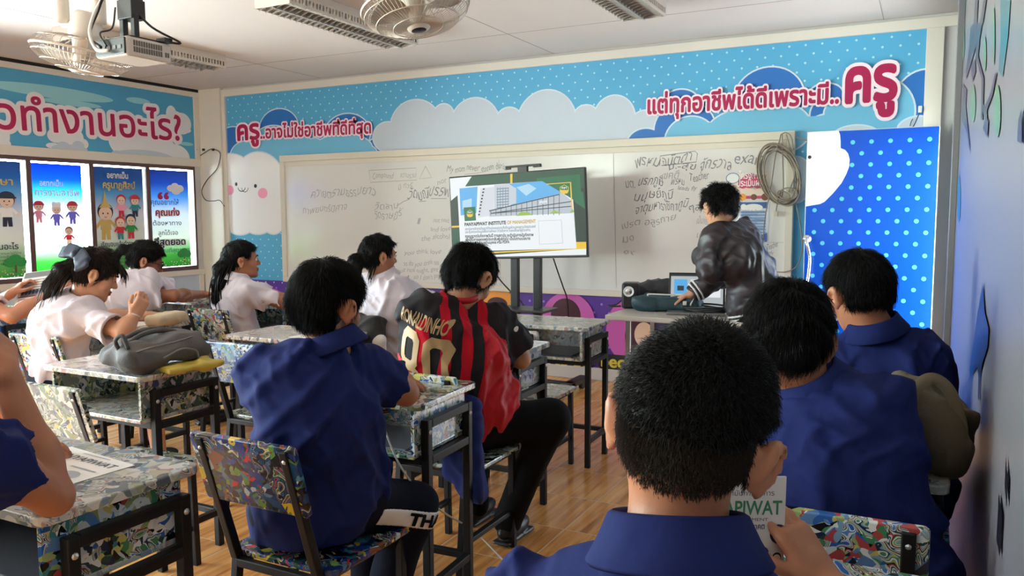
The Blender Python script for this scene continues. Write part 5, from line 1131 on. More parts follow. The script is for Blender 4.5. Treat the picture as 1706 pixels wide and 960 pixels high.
# ------------------------------------------------------------------ orbit fans
M_fan = mat('fan_cream', s2l(214, 206, 196), 0.4); M_cage = mat('fan_wire', s2l(196, 186, 176), 0.35, metal=0.2); M_blade = mat('fan_blade', s2l(190, 182, 174), 0.4)
def make_fan(label):
    t = thing('ceiling_fan', label, 'fan')     # origin at the cage centre, local -z is where it blows
    b = MB(); n = 72; wr_ = 0.0016
    prof_f = [(0.045, -0.085), (0.10, -0.080), (0.165, -0.062), (0.20, -0.038), (0.212, -0.012)]; prof_b = [(0.05, 0.06), (0.12, 0.058), (0.18, 0.042), (0.205, 0.025), (0.212, 0.004)]
    for i in range(n):
        a = 2*PI*i/n; ca, sa = math.cos(a), math.sin(a)
        b.tube([(r*ca, r*sa, z) for r, z in prof_f], wr_, 3, cap=False)
        if i % 2 == 0: b.tube([(r*ca, r*sa, z) for r, z in prof_b], wr_, 3, cap=False)
    aa = np.linspace(0, 2*PI, 49)
    for r, z, rr in ((0.214, -0.006, 0.006), (0.206, -0.03, 0.0022), (0.165, -0.064, 0.0022), (0.19, 0.036, 0.0022), (0.10, -0.083, 0.002)): b.tube(np.stack([r*np.cos(aa), r*np.sin(aa), np.full(49, z)], 1), rr, 6, cap=False)
    b.build('cage', M_cage, t)
    MB().lathe([(0.0, -0.096), (0.03, -0.096), (0.044, -0.09), (0.05, -0.08)], 28).build('hub_badge', M_fan, t, True)
    MB().lathe([(0.0, -0.0985), (0.026, -0.0975), (0.031, -0.0955)], 24).build('badge_centre', mat('badge_dark', (0.02, 0.025, 0.05), 0.25), t, True)
    for k in range(3):
        a0 = 2*PI*k/3; V = []; F = []; nu, nv = 6, 5
        for i in range(nu):
            r = 0.03+0.155*i/(nu-1)
            for j in range(nv):
                th = (j/(nv-1)-0.5)*(0.7+0.55*math.sin(PI*min(1, i/(nu-1)*0.9))); V.append((r*math.cos(a0+th), r*math.sin(a0+th), -0.03+0.03*(j/(nv-1)-0.5)))
        V2 = [(x, y, z+0.003) for x, y, z in V]; m_ = len(V)
        for i in range(nu-1):
            for j in range(nv-1):
                p = i*nv+j; F.append([p, p+1, p+nv+1, p+nv]); F.append([m_+p, m_+p+nv, m_+p+nv+1, m_+p+1])
        rim = [i*nv for i in range(nu)]+[(nu-1)*nv+j for j in range(1, nv)]+[i*nv+nv-1 for i in range(nu-2, -1, -1)]+[j for j in range(nv-2, 0, -1)]
        for i in range(len(rim)): p, q_ = rim[i], rim[(i+1) % len(rim)]; F.append([p, m_+p, m_+q_, q_])
        MB().add(V+V2, F).build('blade', M_blade, t, True)
    MB().lathe([(0.0, 0.19), (0.05, 0.185), (0.066, 0.16), (0.07, 0.10), (0.072, 0.06), (0.05, 0.055), (0.03, -0.06), (0.0, -0.06)], 24).build('motor', M_fan, t, True)
    return t
def orient(t, axis, pos):
    z = -nrm(axis); x = nrm(np.cross(A(0, 1, 0), z)); y = np.cross(z, x)
    M = Matrix(((x[0], y[0], z[0], pos[0]), (x[1], y[1], z[1], pos[1]), (x[2], y[2], z[2], pos[2]), (0, 0, 0, 1))); t.matrix_world = M; return np.array([x, y, z]).T
def yoke(t, Rw, pos, top):
    """hanger from the ceiling, in the fan's own frame"""
    b = MB(); L = lambda p: Rw.T@(np.asarray(p, float)-pos)
    up = pos+A(0, 0, 1)*(top-pos[2])
    b.lathe([(0, 0.0), (0.085, 0.0), (0.09, -0.02), (0.085, -0.055), (0.07, -0.06), (0, -0.06)], 28, 0, Rw.T, L(up))
    b.build('ceiling_rose', M_fan, t, True)
    b = MB(); s = nrm(A(CR[0], CR[1], 0)); hw = 0.085
    mid = pos+A(0, 0, 0.13)
    pts = [mid-s*hw, mid-s*hw+A(0, 0, 0.14), up-s*hw*0.85+A(0, 0, -0.10), up-s*0.03+A(0, 0, -0.05)]
    b.tube([L(p) for p in spline(pts, 6)], 0.033, 12)
    pts = [mid+s*hw, mid+s*hw+A(0, 0, 0.14), up+s*hw*0.85+A(0, 0, -0.10), up+s*0.03+A(0, 0, -0.05)]
    b.tube([L(p) for p in spline(pts, 6)], 0.033, 12)
    b.tube([L(mid-s*hw), L(mid+s*hw)], 0.016, 10); b.build('yoke', M_fan, t, True)
for lab, pos, axis in (('white cage fan hanging beside the projector at the upper left', at_d(137, 88, 3.75), nrm(A(0, 0, -1)+0.18*CR*-1-0.02*A(0, 1, 0))), ('white cage fan cut by the top edge near the middle', at_d(692, 12, 3.2), nrm(A(0, 0, -1)-0.15*CF+0.16*CR))):
    t = make_fan(lab); t['group'] = 'orbit fans'; Rw = orient(t, axis, pos); yoke(t, Rw, pos, ZC)
# ------------------------------------------------------------------ projector
M_proj = mat('projector_shell', s2l(196, 188, 180), 0.45)
pp = at_d(192, 80, 3.35); ang = 0.0
pj = thing('projector', 'ceiling-hung projector on a black pole at the upper left', 'projector', pp)
# front of the body faces +y; its near end shows the sockets
bw, bl, bh = 0.100, 0.20, 0.040
MB().box((-bw, -0.02, -bh), (bw, bl, bh), 0, 0.012).build('shell', M_proj, pj)
b = MB(); b.box((-bw+0.008, -0.026, -bh+0.006), (bw-0.008, -0.018, bh-0.006), bev=0.006); b.build('socket_panel', M_blackplastic, pj)
b = MB(); 
for i in range(5): b.box((-0.08+i*0.033, -0.029, -0.012), (-0.058+i*0.033, -0.025, 0.004), bev=0.001)
b.build('socket', mat('socket_grey', (0.08, 0.08, 0.085), 0.4), pj)
b = MB()
for r_ in range(2):
    for i in range(12): b.box((bw-0.001, 0.01+i*0.012, -0.022+r_*0.026), (bw+0.0015, 0.018+i*0.012, 0.0+r_*0.026))
for i in range(2): b.box((bw-0.001, 0.165+i*0.012, -0.02), (bw+0.0015, 0.173+i*0.012, 0.0))
b.build('vent', mat('vent_dark', s2l(96, 90, 84), 0.6), pj)
MB().lathe([(0, 0.02), (0.03, 0.02), (0.036, 0.0)], 20, 0, np.array([[1, 0, 0], [0, 0, 1], [0, -1, 0]]), (0.02, bl, 0)).build('lens', M_blackplastic, pj, True)
b = MB(); b.box((-0.07, 0.02, bh), (0.07, 0.16, bh+0.012), bev=0.003)
for x in (-0.035, 0.035): b.box((x-0.012, 0.06, bh+0.01), (x+0.012, 0.085, bh+0.11), bev=0.002)
b.build('bracket', M_black, pj)
b = MB(); b.box((-0.045, 0.05, bh+0.09), (0.045, 0.12, bh+0.17), bev=0.003); b.box((-0.04, 0.055, bh+0.17), (0.04, 0.115, ZC-pp[2]), bev=0.003); b.build('pole', M_black, pj)
b = MB(); 
b.tube(spline([(0.0, 0.08, 0.3), (-0.08, 0.04, 0.26), (-0.10, 0.0, 0.16), (-0.09, -0.05, 0.05), (-0.02, -0.05, -0.005)], 6), 0.006, 7); b.tube(spline([(0.02, 0.08, 0.18), (0.08, 0.12, 0.10), (0.13, 0.22, 0.05), (0.11, 0.19, 0.045)], 6), 0.005, 7); b.tube(spline([(-0.12, 0.1, 0.2), (-0.08, 0.05, 0.1), (-0.05, -0.03, 0.06), (0.0, -0.04, 0.0)], 6), 0.004, 7)
b.build('cable', M_black, pj, True)
b = MB(); b.tube(spline([(-0.02, 0.09, 0.26), (-0.1, 0.03, 0.22), (-0.085, -0.05, 0.08), (-0.04, -0.06, -0.01), (0.02, -0.045, -0.02)], 6), 0.007, 7); b.build('white_cable', M_white, pj, True)
MB().box((-0.03, -0.02, -0.01), (0.03, 0.02, 0.012), 0, 0.004, None, (0.08, 0.18, bh+0.012)).build('adapter', M_black, pj)
# ------------------------------------------------------------------ people
def skin_mat(name, rgb):
    return mat(name, s2l(*rgb), 0.5, sss=0.12, bump=(260, 0.05, 2, (1, 1, 1)), var=(14, 0.08))
SK_TAN, SK_BROWN, SK_LIGHT = skin_mat('skin_tan', (176, 118, 88)), skin_mat('skin_brown', (150, 96, 70)), skin_mat('skin_light', (196, 144, 114))
M_hair = mat('black_hair', (0.0045, 0.004, 0.004), 0.5, spec=0.16); M_hairb = mat('dark_brown_hair', (0.016, 0.010, 0.008), 0.5, spec=0.2)
M_stub = mat('clipped_hair', (0.020, 0.014, 0.011), 0.7, spec=0.1)
M_blue = mat('royal_blue_cotton', s2l(27, 38, 92), 0.85, bump=(14, 0.6, 4, (1.0, 1.0, 0.45)), spec=0.16)
M_shirt = mat('white_cotton', s2l(214, 208, 218), 0.8, bump=(13, 0.7, 4, (1.0, 1.0, 0.5)), spec=0.2)
M_navy = mat('navy_cloth', s2l(15, 18, 32), 0.85, bump=(16, 0.3, 3, (1, 1, 1)), spec=0.12); M_blk = mat('black_cloth', (0.007, 0.007, 0.008), 0.85, bump=(16, 0.3, 3, (1, 1, 1)), spec=0.12)
M_jack = mat('dark_satin', s2l(44, 36, 42), 0.42, bump=(9, 0.5, 4, (1, 1, 0.5)), spec=0.5); M_jackw = mat('white_rib', s2l(226, 224, 222), 0.7)
M_shoe = mat('black_shoe', (0.012, 0.012, 0.013), 0.4); M_eye = mat('eye_white', (0.75, 0.73, 0.72), 0.2); M_iris = mat('iris', (0.02, 0.012, 0.008), 0.15); M_lip = mat('lips', s2l(140, 84, 72), 0.5)
M_jdark = mat('charcoal_jersey', s2l(40, 38, 42), 0.75, spec=0.2, bump=(14, 0.3, 3, (1, 1, 0.5))); M_jred = mat('red_jersey', s2l(196, 16, 40), 0.6, bump=(12, 0.4, 3, (1, 1, 0.5))); M_jgold = mat('gold_print', s2l(186, 156, 110), 0.5)
def stripe_mat():
    m = bpy.data.materials.new('striped_jersey'); m.use_nodes = True; nt = m.node_tree; N = nt.nodes; L = nt.links; b = N['Principled BSDF']; b.inputs['Roughness'].default_value = 0.75; b.inputs['Specular IOR Level'].default_value = 0.2
    at = N.new('ShaderNodeAttribute'); at.attribute_name = 'lateral'
    m1 = N.new('ShaderNodeMath'); m1.operation = 'MULTIPLY_ADD'; m1.inputs[1].default_value = 1/0.084; m1.inputs[2].default_value = 10.12; L.new(at.outputs['Fac'], m1.inputs[0])
    fr = N.new('ShaderNodeMath'); fr.operation = 'FRACT'; L.new(m1.outputs[0], fr.inputs[0]); gt = N.new('ShaderNodeMath'); gt.operation = 'GREATER_THAN'; gt.inputs[1].default_value = 0.52; L.new(fr.outputs[0], gt.inputs[0])
    mx = N.new('ShaderNodeMix'); mx.data_type = 'RGBA'; L.new(gt.outputs[0], mx.inputs['Factor']); mx.inputs['A'].default_value = (*s2l(36, 33, 37), 1); mx.inputs['B'].default_value = (*s2l(190, 16, 40), 1)
    L.new(mx.outputs['Result'], b.inputs['Base Color'])
    tc = N.new('ShaderNodeTexCoord'); no = N.new('ShaderNodeTexNoise'); no.inputs['Scale'].default_value = 12; no.inputs['Detail'].default_value = 3; L.new(tc.outputs['Object'], no.inputs[0])
    bp = N.new('ShaderNodeBump'); bp.inputs['Strength'].default_value = 0.3; bp.inputs['Distance'].default_value = 0.01; L.new(no.outputs['Fac'], bp.inputs['Height']); L.new(bp.outputs[0], b.inputs['Normal'])
    return m
M_stripe = stripe_mat()

def head_f():
    f = U(0.03, ell((0, -0.012, 0.035), (0.074, 0.094, 0.083)), ell((0, -0.045, 0.0), (0.060, 0.055, 0.062)), ell((0, 0.028, -0.03), (0.056, 0.056, 0.078)), ell((0, 0.045, -0.078), (0.037, 0.038, 0.032)))
    f = U(0.018, f, ell((0, 0.074, -0.098), (0.018, 0.015, 0.016)), ell((0.042, 0.055, -0.028), (0.022, 0.02, 0.025)), ell((-0.042, 0.055, -0.028), (0.022, 0.02, 0.025)), cap((-0.034, 0.072, 0.024), (0.034, 0.072, 0.024), 0.014))
    f = sub(f, U(0.004, ell((0.031, 0.098, 0.006), (0.016, 0.014, 0.010)), ell((-0.031, 0.098, 0.006), (0.016, 0.014, 0.010))), 0.008)
    f = U(0.010, f, cap((0, 0.083, 0.014), (0, 0.103, -0.024), 0.0065, 0.0105), ell((0.011, 0.092, -0.029), (0.008, 0.009, 0.007)), ell((-0.011, 0.092, -0.029), (0.008, 0.009, 0.007)))
    f = U(0.006, f, ell((0, 0.088, -0.055), (0.021, 0.011, 0.0062)), ell((0, 0.086, -0.068), (0.018, 0.011, 0.0072)))
    f = sub(f, cap((-0.02, 0.097, -0.0612), (0.02, 0.097, -0.0612), 0.0018), 0.003)
    for s in (-1, 1):
        R = rotz(-s*0.72)@roty(s*0.12)@rotx(-0.12)
        c = A(s*0.087, -0.016, -0.006)
        e = U(0.006, ell(c, (0.007, 0.025, 0.035), R), ell(c+A(s*0.003, -0.010, 0.008), (0.006, 0.010, 0.024), R), ell(c+A(-s*0.003, 0.004, -0.030), (0.006, 0.008, 0.010)))
        e = sub(e, ell(c+A(s*0.0095, 0.003, 0.002), (0.006, 0.009, 0.015), R), 0.005)
        f = U(0.007, f, e)
    return f
HEAD = head_f()
def hand_f(W, d, n, right, curl=0.4, thumb=0.4, s=1.0, curls=None):
    """palm, four fingers and a thumb; d points along the hand, n out of the palm"""
    d = nrm(d); n = nrm(n-d*(n@d)); th = np.cross(d, n)*(1 if right else -1); W = np.asarray(W, float)
    R = np.array([th, d, n]).T
    fs = [rboxf(W+d*0.047*s, A(0.039, 0.046, 0.013)*s, 0.012*s, R), cap(W-d*0.02*s, W+d*0.03*s, 0.023*s, 0.022*s)]
    f = U(0.012*s, *fs)
    for i, (off, L, base) in enumerate(((0.029, 0.072, 0.088), (0.010, 0.080, 0.092), (-0.010, 0.074, 0.089), (-0.028, 0.058, 0.083))):
        c = (curls[i] if curls else curl); p = W+(d*base+th*off)*s; a = 0.12+c*0.5; q0 = p-d*0.02*s; r = 0.0088*s
        for k, lf in enumerate((0.46, 0.30, 0.24)):
            a2 = a+(c*1.45)*k; dd = d*math.cos(a2)+n*math.sin(a2)+th*(0.06*(1.5-i))*(1-c); q = p+nrm(dd)*L*lf*s
            f = U(0.004, f, cap(q0 if k == 0 else p, q, r, r*0.92)); p = q; r *= 0.92
    b = W+(d*0.022+th*0.030+n*0.006)*s; d1 = nrm(d*0.75+th*(0.75*(1-thumb))+n*(0.25+0.6*thumb)); b2 = b+d1*0.045*s; d2 = nrm(d*0.85+th*(0.25*(1-thumb)-0.25*thumb)+n*(0.15+0.55*thumb)); b3 = b2+d2*0.030*s; b4 = b3+nrm(d2+n*0.15*thumb-th*0.2*thumb)*0.022*s
    f = U(0.007, f, cap(b, b2, 0.0135*s, 0.011*s)); f = U(0.004, f, cap(b2, b3, 0.0108*s, 0.0098*s), cap(b3, b4, 0.0098*s, 0.0082*s))
    return f
def strand_mesh(b, V, F, n, length, width, comb, lift, seed, keep=None, mi=0, droop=0.0, jit=0.35):
    """n tapered hairs rooted on the surface (V, F)"""
    rs = np.random.RandomState(seed); Nn = vnormals(V, F)
    C = V[F].mean(1); cn = Nn[F].mean(1)
    ar = np.linalg.norm(np.cross(V[F[:, 1]]-V[F[:, 0]], V[F[:, 3]]-V[F[:, 0]]), axis=1)
    if keep is not None: ar = ar*keep(C)
    if ar.sum() <= 0: return
    i = rs.choice(len(F), n, p=ar/ar.sum()); P = C[i]+rs.normal(size=(n, 3))*0.0015-cn[i]*0.002; N = cn[i]; N = N/np.maximum(1e-9, np.linalg.norm(N, axis=1))[:, None]
    T = comb(P)+rs.normal(size=(n, 3))*jit; T = T-(T*N).sum(1)[:, None]*N; T /= np.maximum(1e-9, np.linalg.norm(T, axis=1))[:, None]
    Ln = length*(0.55+0.8*rs.rand(n)); lf = lift*(0.5+rs.rand(n))
    d1 = T+N*(lf+0.25)[:, None]; d1 /= np.linalg.norm(d1, axis=1)[:, None]; d2 = T+N*(lf*0.4)[:, None]; d2[:, 2] -= droop; d2 /= np.linalg.norm(d2, axis=1)[:, None]
    M = P+d1*(Ln*0.5)[:, None]; E = M+d2*(Ln*0.5)[:, None]; S = np.cross(T, N); w = width*(0.7+0.6*rs.rand(n))[:, None]
    VV = np.stack([P+S*w, P-S*w, P+N*w, M+S*w*0.8, M-S*w*0.8, M+N*w*0.8, E], 1).reshape(-1, 3)
    base = (np.arange(n)*7)[:, None]
    FF = np.concatenate([base+np.array(q) for q in ((0, 1, 4, 3), (1, 2, 5, 4), (2, 0, 3, 5))]).tolist()+np.concatenate([base+np.array(q) for q in ((3, 4, 6), (4, 5, 6), (5, 3, 6))]).tolist()
    b.add(VV, FF, mi)
def lock_tubes(b, paths, r0, seed, n=8, spread=0.012, mi=0):
    rs = np.random.RandomState(seed)
    for p in paths:
        for _ in range(n):
            o = rs.normal(size=3)*spread; q = spline([np.asarray(a)+o*(0.5+0.9*i/len(p))+rs.normal(size=3)*spread*0.25 for i, a in enumerate(p)], 5); m = len(q)
            b.tube(q, r0*(1-0.85*np.linspace(0, 1, m)**2), 5, mi)
def lerp(a, b, t): return np.asarray(a)*(1-t)+np.asarray(b)*t

def person(label, P, N, H, hrot, byaw, arms, skin, kind, hair, legs=None, hs=1.0, sw=0.165, C=None, SL=None, SR=None, h=0.006, hem=None, eyes=False, glasses=False, standing=False, seed=1, lo=None, sleeve=0.62, group='pupils', bulk=1.0):
    """P pelvis, N base of the neck, H middle of the head between the ears, all in the room"""
    P, N, H = (np.asarray(v, float) for v in (P, N, H))
    side = A(math.cos(byaw), math.sin(byaw), 0); fw = A(-math.sin(byaw), math.cos(byaw), 0)
    up = nrm(N-P); side = nrm(side-up*(side@up)); fwd = nrm(np.cross(up, side))
    if C is None: C = lerp(P, N, 0.62)-fwd*0.02
    C = np.asarray(C, float)
    SL = N-side*sw-up*0.065 if SL is None else np.asarray(SL, float); SR = N+side*sw-up*0.065 if SR is None else np.asarray(SR, float)
    side = nrm(SR-SL)
    Rh = rotz(hrot[0])@rotx(hrot[1])@roty(hrot[2])
    upl = nrm(C-P); Rl = np.array([side, np.cross(upl, side), upl]).T; upu = nrm(N-C); Ru = np.array([side, np.cross(upu, side), upu]).T
    k = bulk
    torso = U(0.05, ell(P+A(0, 0, 0.03), A(0.155, 0.118, 0.12)*k, Rl), ell(lerp(P, C, 0.5), A(0.122, 0.094, 0.17)*k, Rl), ell(C, A(0.142, 0.100, 0.135)*k, Ru), ell(lerp(C, N, 0.35), A(0.132, 0.082, 0.085)*k, Ru))
    torso = U(0.04, torso, cap(lerp(SL, SR, 0.10), lerp(SL, SR, 0.90), 0.052*k), cap(N-upu*0.028, lerp(N, SL, 0.75), 0.042, 0.042), cap(N-upu*0.028, lerp(N, SR, 0.75), 0.042, 0.042))
    head = xf(HEAD, Rh, H, hs)
    neck = cap(H+Rh@A(0, -0.022, -0.055)*hs, N-upu*0.02, 0.050*hs, 0.058)
    body = U(0.03, head, neck)
    body = U(0.03, body, grow(torso, -0.028))
    slv = []; cuts = []
    for (E, Wd, hd), S, right in ((arms[0], SL, False), (arms[1], SR, True)):
        E = np.asarray(E, float); Wd = np.asarray(Wd, float)
        up_ = U(0.03, cap(S, lerp(S, E, 0.5), 0.040*k, 0.041), cap(lerp(S, E, 0.4), E, 0.042, 0.036))
        lowr = U(0.03, cap(E, lerp(E, Wd, 0.35), 0.038, 0.039), cap(lerp(E, Wd, 0.3), Wd, 0.038, 0.025))
        arm = U(0.018, up_, lowr)
        if hd: arm = U(0.012, arm, hand_f(Wd, hd['d'], hd['n'], right, hd.get('curl', 0.4), hd.get('thumb', 0.4), hd.get('s', 0.95), hd.get('curls')))
        body = U(0.025, body, arm)
        slv.append((S, E, Wd))
    Q = nrm(lerp(P, N, 0)-N)
    hips = [P-side*0.088, P+side*0.088]
    if legs is None:
        K = [P+fw*0.40-side*0.10+A(0, 0, -0.02), P+fw*0.40+side*0.10+A(0, 0, -0.02)]; An = [K[0]+fw*0.03+A(0, 0, 0.075-K[0][2]), K[1]+fw*0.03+A(0, 0, 0.075-K[1][2])]
    else: K, An = [np.asarray(v, float) for v in legs[0]], [np.asarray(v, float) for v in legs[1]]
    legf = U(0.03, *[U(0.04, cap(hips[i], K[i], 0.078, 0.052), cap(K[i], An[i], 0.050, 0.036)) for i in (0, 1)])
    body = U(0.04, body, legf)
    root = thing('person', label, 'person', (P[0], P[1], 0), group=group); off = A(P[0], P[1], 0)
    allp = [H+A(0, 0, 0.14), H-A(0.13, 0.13, 0), H+A(0.13, 0.13, 0), P-A(0.2, 0.2, 0.1), P+A(0.2, 0.2, 0)]+K+An+[q for s in slv for q in s]+[s[2]+nrm(s[2]-s[1])*0.12 for s in slv]
    blo, bhi = bounds(allp, 0.10)
    V, F = mesh_sdf(body, blo, bhi, h)
    c = ((V[F].mean(1)-H)@Rh)/hs; lips = (np.abs(c[:, 0]) < 0.021) & (c[:, 1] > 0.083) & (c[:, 2] < -0.050) & (c[:, 2] > -0.075)
    b = MB(); b.add(V, F.tolist()); b.mi = lips.astype(int).tolist()
    b.build('body', [skin, M_lip], root, True, off=off)
    HL = lambda p: H+(Rh@np.asarray(p, float))*hs
    dn = 0.006 if eyes == 'down' else 0.0
    if eyes:
        for s in (-1, 1):
            e = MB(); e.ball(HL((s*0.031, 0.0795, 0.006)), 0.0112*hs, 0, 14)
            if eyes != 'down': e.ball(HL((s*0.031, 0.0862, 0.005)), 0.0062*hs, 1, 12)
            e.build('eyelid' if eyes == 'down' else 'eye', [skin if eyes == 'down' else M_eye, M_iris], root, True, off=off)
            e = MB(); e.tube(spline([HL((s*0.014, 0.094, 0.024)), HL((s*0.032, 0.092, 0.031)), HL((s*0.05, 0.078, 0.024))], 5), A(*([0.0026]*10+[0.001]))*hs, 6); e.build('eyebrow', M_hair, root, True, off=off)
            e = MB(); e.tube(spline([HL((s*0.018, 0.0905, 0.008-dn)), HL((s*0.031, 0.0925, 0.0125-2.2*dn)), HL((s*0.045, 0.085, 0.008-dn))], 5), 0.0014*hs, 5); e.build('eyelash', M_hair, root, True, off=off)
    if glasses:
        e = MB()
        for s in (-1, 1):
            aa = np.linspace(0, 2*PI, 25); e.tube([HL((s*0.032+0.023*math.cos(a), 0.103-0.008*abs(math.cos(a)), 0.004+0.018*math.sin(a))) for a in aa], 0.0022, 6, cap=False)
            e.tube([HL((s*0.055, 0.094, 0.010)), HL((s*0.074, 0.05, 0.010)), HL((s*0.086, -0.015, 0.012))], 0.0022, 6)
        e.tube([HL((-0.010, 0.106, 0.006)), HL((0.010, 0.106, 0.006))], 0.002, 6); e.build('glasses', M_blackplastic, root, True, off=off)
    # --- top garment
    mats = {'boy': M_blue, 'girl': M_shirt, 'jersey': M_jdark, 'jacket': M_jack}
    topm = mats[kind]; thick = {'boy': 0.014, 'girl': 0.014, 'jersey': 0.013, 'jacket': 0.022}[kind]
    g = grow(torso, thick)
    hemz = hem if hem is not None else P[2]-0.07
    if kind in ('boy', 'jersey'): g = U(0.06, g, ell(lerp(P, C, 0.45), A(0.150, 0.116, 0.23)*k, Rl))
    if kind in ('boy', 'jersey'): g = U(0.05, g, ell(P+A(0, 0, 0.02)-fw*0.01, A(0.168, 0.138, 0.17)*k, Rl))
    if kind == 'girl': g = U(0.05, g, ell(lerp(P, C, 0.33), A(0.145, 0.115, 0.09)*k, Rl))
    if kind == 'jacket': g = U(0.05, g, ell(lerp(P, C, 0.3), A(0.175, 0.14, 0.10)*k, Rl))
    inners = []
    hole = cap(N-upu*0.03, H+Rh@A(0, -0.022, -0.06)*hs, 0.060, 0.062)
    for S, E, Wd in slv:
        if kind == 'jacket':
            st_ = U(0.03, cap(S, E, 0.074, 0.062), cap(E, lerp(E, Wd, 0.92), 0.062, 0.043)); st_ = cut(st_, lerp(E, Wd, 0.95), Wd-E)
        else:
            r0, r1 = (0.064, 0.076) if kind == 'girl' else (0.064, 0.071)
            e_ = lerp(S, E, sleeve); st_ = cut(cap(S, lerp(S, E, sleeve+0.12), r0*k, r1), e_, E-S); inner = cap(lerp(S, E, sleeve*0.8), lerp(S, E, sleeve+0.3), r1-0.019, r1-0.012); inners.append(inner)
        g = U(0.035, g, st_)
    g = ripple(g, 0.008, 18, seed, [side*1.0+upu*0.3, side, fwd+side*0.5, upu*0.7+side, side-upu*0.5])
    g = folds(g, {'boy': 0.012, 'girl': 0.013, 'jersey': 0.008, 'jacket': 0.014}[kind], 48, seed+5, [side+upu*0.25, side-upu*0.6, side+upu*0.9, fwd+side*0.4])
    g = folds(g, 0.006, 95, seed+6, [side+upu*0.5, side-upu*0.6, upu+side*0.7])
    g = sub(g, hole, 0.01)
    for inner in inners: g = sub(g, inner, 0.003)
    botn = A(0, 0, -1) if kind in ('boy', 'jersey') else -upl
    botp = A(P[0], P[1], hemz) if kind in ('boy', 'jersey') else P+upl*(0.065 if kind == 'girl' else 0.02)
    g = cut(g, botp, botn)
    slo, shi = bounds([P-A(0.22, 0.22, 0.14), P+A(0.22, 0.22, 0), N+A(0.1, 0.1, 0.06), N-A(0.1, 0.1, 0)]+[lerp(s[0], s[1], 0.8) for s in slv]+([s[2] for s in slv] if kind == 'jacket' else []), 0.11)
    V, F = mesh_sdf(g, slo, shi, h)
    b = MB(); b.add(V, F.tolist()); ms = [topm]; topname = 'shirt'
    if kind == 'jersey':
        q = V[F].mean(1)-C; lat = q@side; hgt = q@upl; fr = q@fwd; mi = np.zeros(len(F), int)
        dS = np.minimum(*[np.linalg.norm(np.cross(V[F].mean(1)-s[0], nrm(s[1]-s[0])), axis=1) for s in slv])
        stripe = (hgt < 0.200-0.18*np.abs(lat)) & (np.abs(lat) < 0.2)
        mi[stripe] = 1; mi[(np.abs(lat) >= 0.125) & (hgt < 0.06) & (dS > 0.105)] = 2
        b.mi = mi.tolist(); ms = [M_jdark, M_stripe, M_jred]; topname = 'jersey'
    if kind == 'jacket': topname = 'jacket'
    so = b.build(topname, ms, root, True, off=off)
    if kind == 'jersey':
        at = so.data.attributes.new('lateral', 'FLOAT', 'POINT'); at.data.foreach_set('value', ((V-C)@side).astype(np.float32))
    # collar
    zc = nrm(lerp(nrm(H+Rh@A(0, -0.022, -0.06)*hs-N), A(0, 0, 1), 0.45)); yc = nrm(fwd-zc*(fwd@zc)); xc = np.cross(yc, zc); Rc = np.array([xc, yc, zc]).T
    if kind in ('boy', 'girl'):
        prof = [(0.060, -0.012), (0.060, 0.020), (0.064, 0.024), (0.069, 0.021), (0.079, -0.002), (0.092, -0.026), (0.089, -0.031), (0.075, -0.010), (0.067, 0.006), (0.064, -0.012), (0.060, -0.012)]
        b = MB(); b.lathe([(r_+0.003, z_) for r_, z_ in prof], 40, 0, Rc, N+zc*0.014, 1.0, 1.06, PI/2+0.35, PI/2+2*PI-0.35); b.build('collar', topm, so, True, off=off)
    elif kind == 'jersey':
        MB().lathe([(0.060, 0.0), (0.062, 0.022), (0.067, 0.022), (0.070, 0.0), (0.060, 0.0)], 40, 0, Rc, N, 1, 1.06).build('collar', M_jred, so, True, off=off)
    else:
        MB().lathe([(0.062, 0.0), (0.060, 0.030), (0.065, 0.033), (0.070, 0.028), (0.074, 0.0)], 40, 0, Rc, N+zc*0.004, 1, 1.06).build('collar', M_jack, so, True, off=off)
        MB().lathe([(0.0665, 0.031), (0.0745, 0.027), (0.076, 0.017), (0.073, 0.017)], 40, 0, Rc, N+zc*0.004, 1, 1.06).build('collar_stripe', M_jackw, so, True, off=off)
    # --- lower garment
    if kind == 'girl':
        lowf = U(0.06, ell(P+A(0, 0, 0.03), A(0.178, 0.145, 0.13)*k, Rl), *[cap(hips[i], lerp(hips[i], K[i], 1.0), 0.105, 0.095) for i in (0, 1)]); lowf = U(0.05, lowf, cap(lerp(hips[0], K[0], .9), lerp(hips[1], K[1], .9), 0.08)); lowf = cut(lowf, P+upl*0.085, upl); nm, lm = 'skirt', M_navy
    else:
        lowf = U(0.05, ell(P+A(0, 0, 0.02), A(0.172, 0.135, 0.12)*k, Rl), *[U(0.05, cap(hips[i], K[i], 0.100, 0.074), cap(K[i], An[i]+A(0, 0, 0.01), 0.070, 0.060)) for i in (0, 1)]); lowf = cut(lowf, P+upl*0.10, upl); nm, lm = 'trousers', (M_navy if kind == 'boy' else M_blk)
    lowf = ripple(lowf, 0.006, 30, seed+2); 
    lo_, hi_ = bounds([P]+K+([] if kind == 'girl' else An)+hips, 0.17); lo_[2] = max(lo_[2], 0.03)
    to = sdf_obj(nm, lowf, lo_, hi_, max(h, 0.007), lm, root, off=off)
    for i in (0, 1):
        f_ = nrm(A(fw[0], fw[1], 0)); a_ = An[i].copy(); Rf = np.array([np.cross(f_, A(0, 0, 1)), f_, A(0, 0, 1)]).T; zf = a_[2]-0.075
        sh = U(0.02, ell(A(a_[0], a_[1], zf+0.045)+f_*0.045, (0.042, 0.115, 0.040), Rf), cap(a_, a_-A(0, 0, 0.02), 0.046, 0.044)); sh = cut(sh, A(0, 0, zf+0.012), A(0, 0, -1)); sh = U(0.002, sh, rboxf(A(a_[0], a_[1], zf+0.009)+f_*0.045, (0.041, 0.115, 0.008), 0.007, Rf))
        sh = cut(sh, a_+A(0, 0, 0.02), A(0, 0, 1))
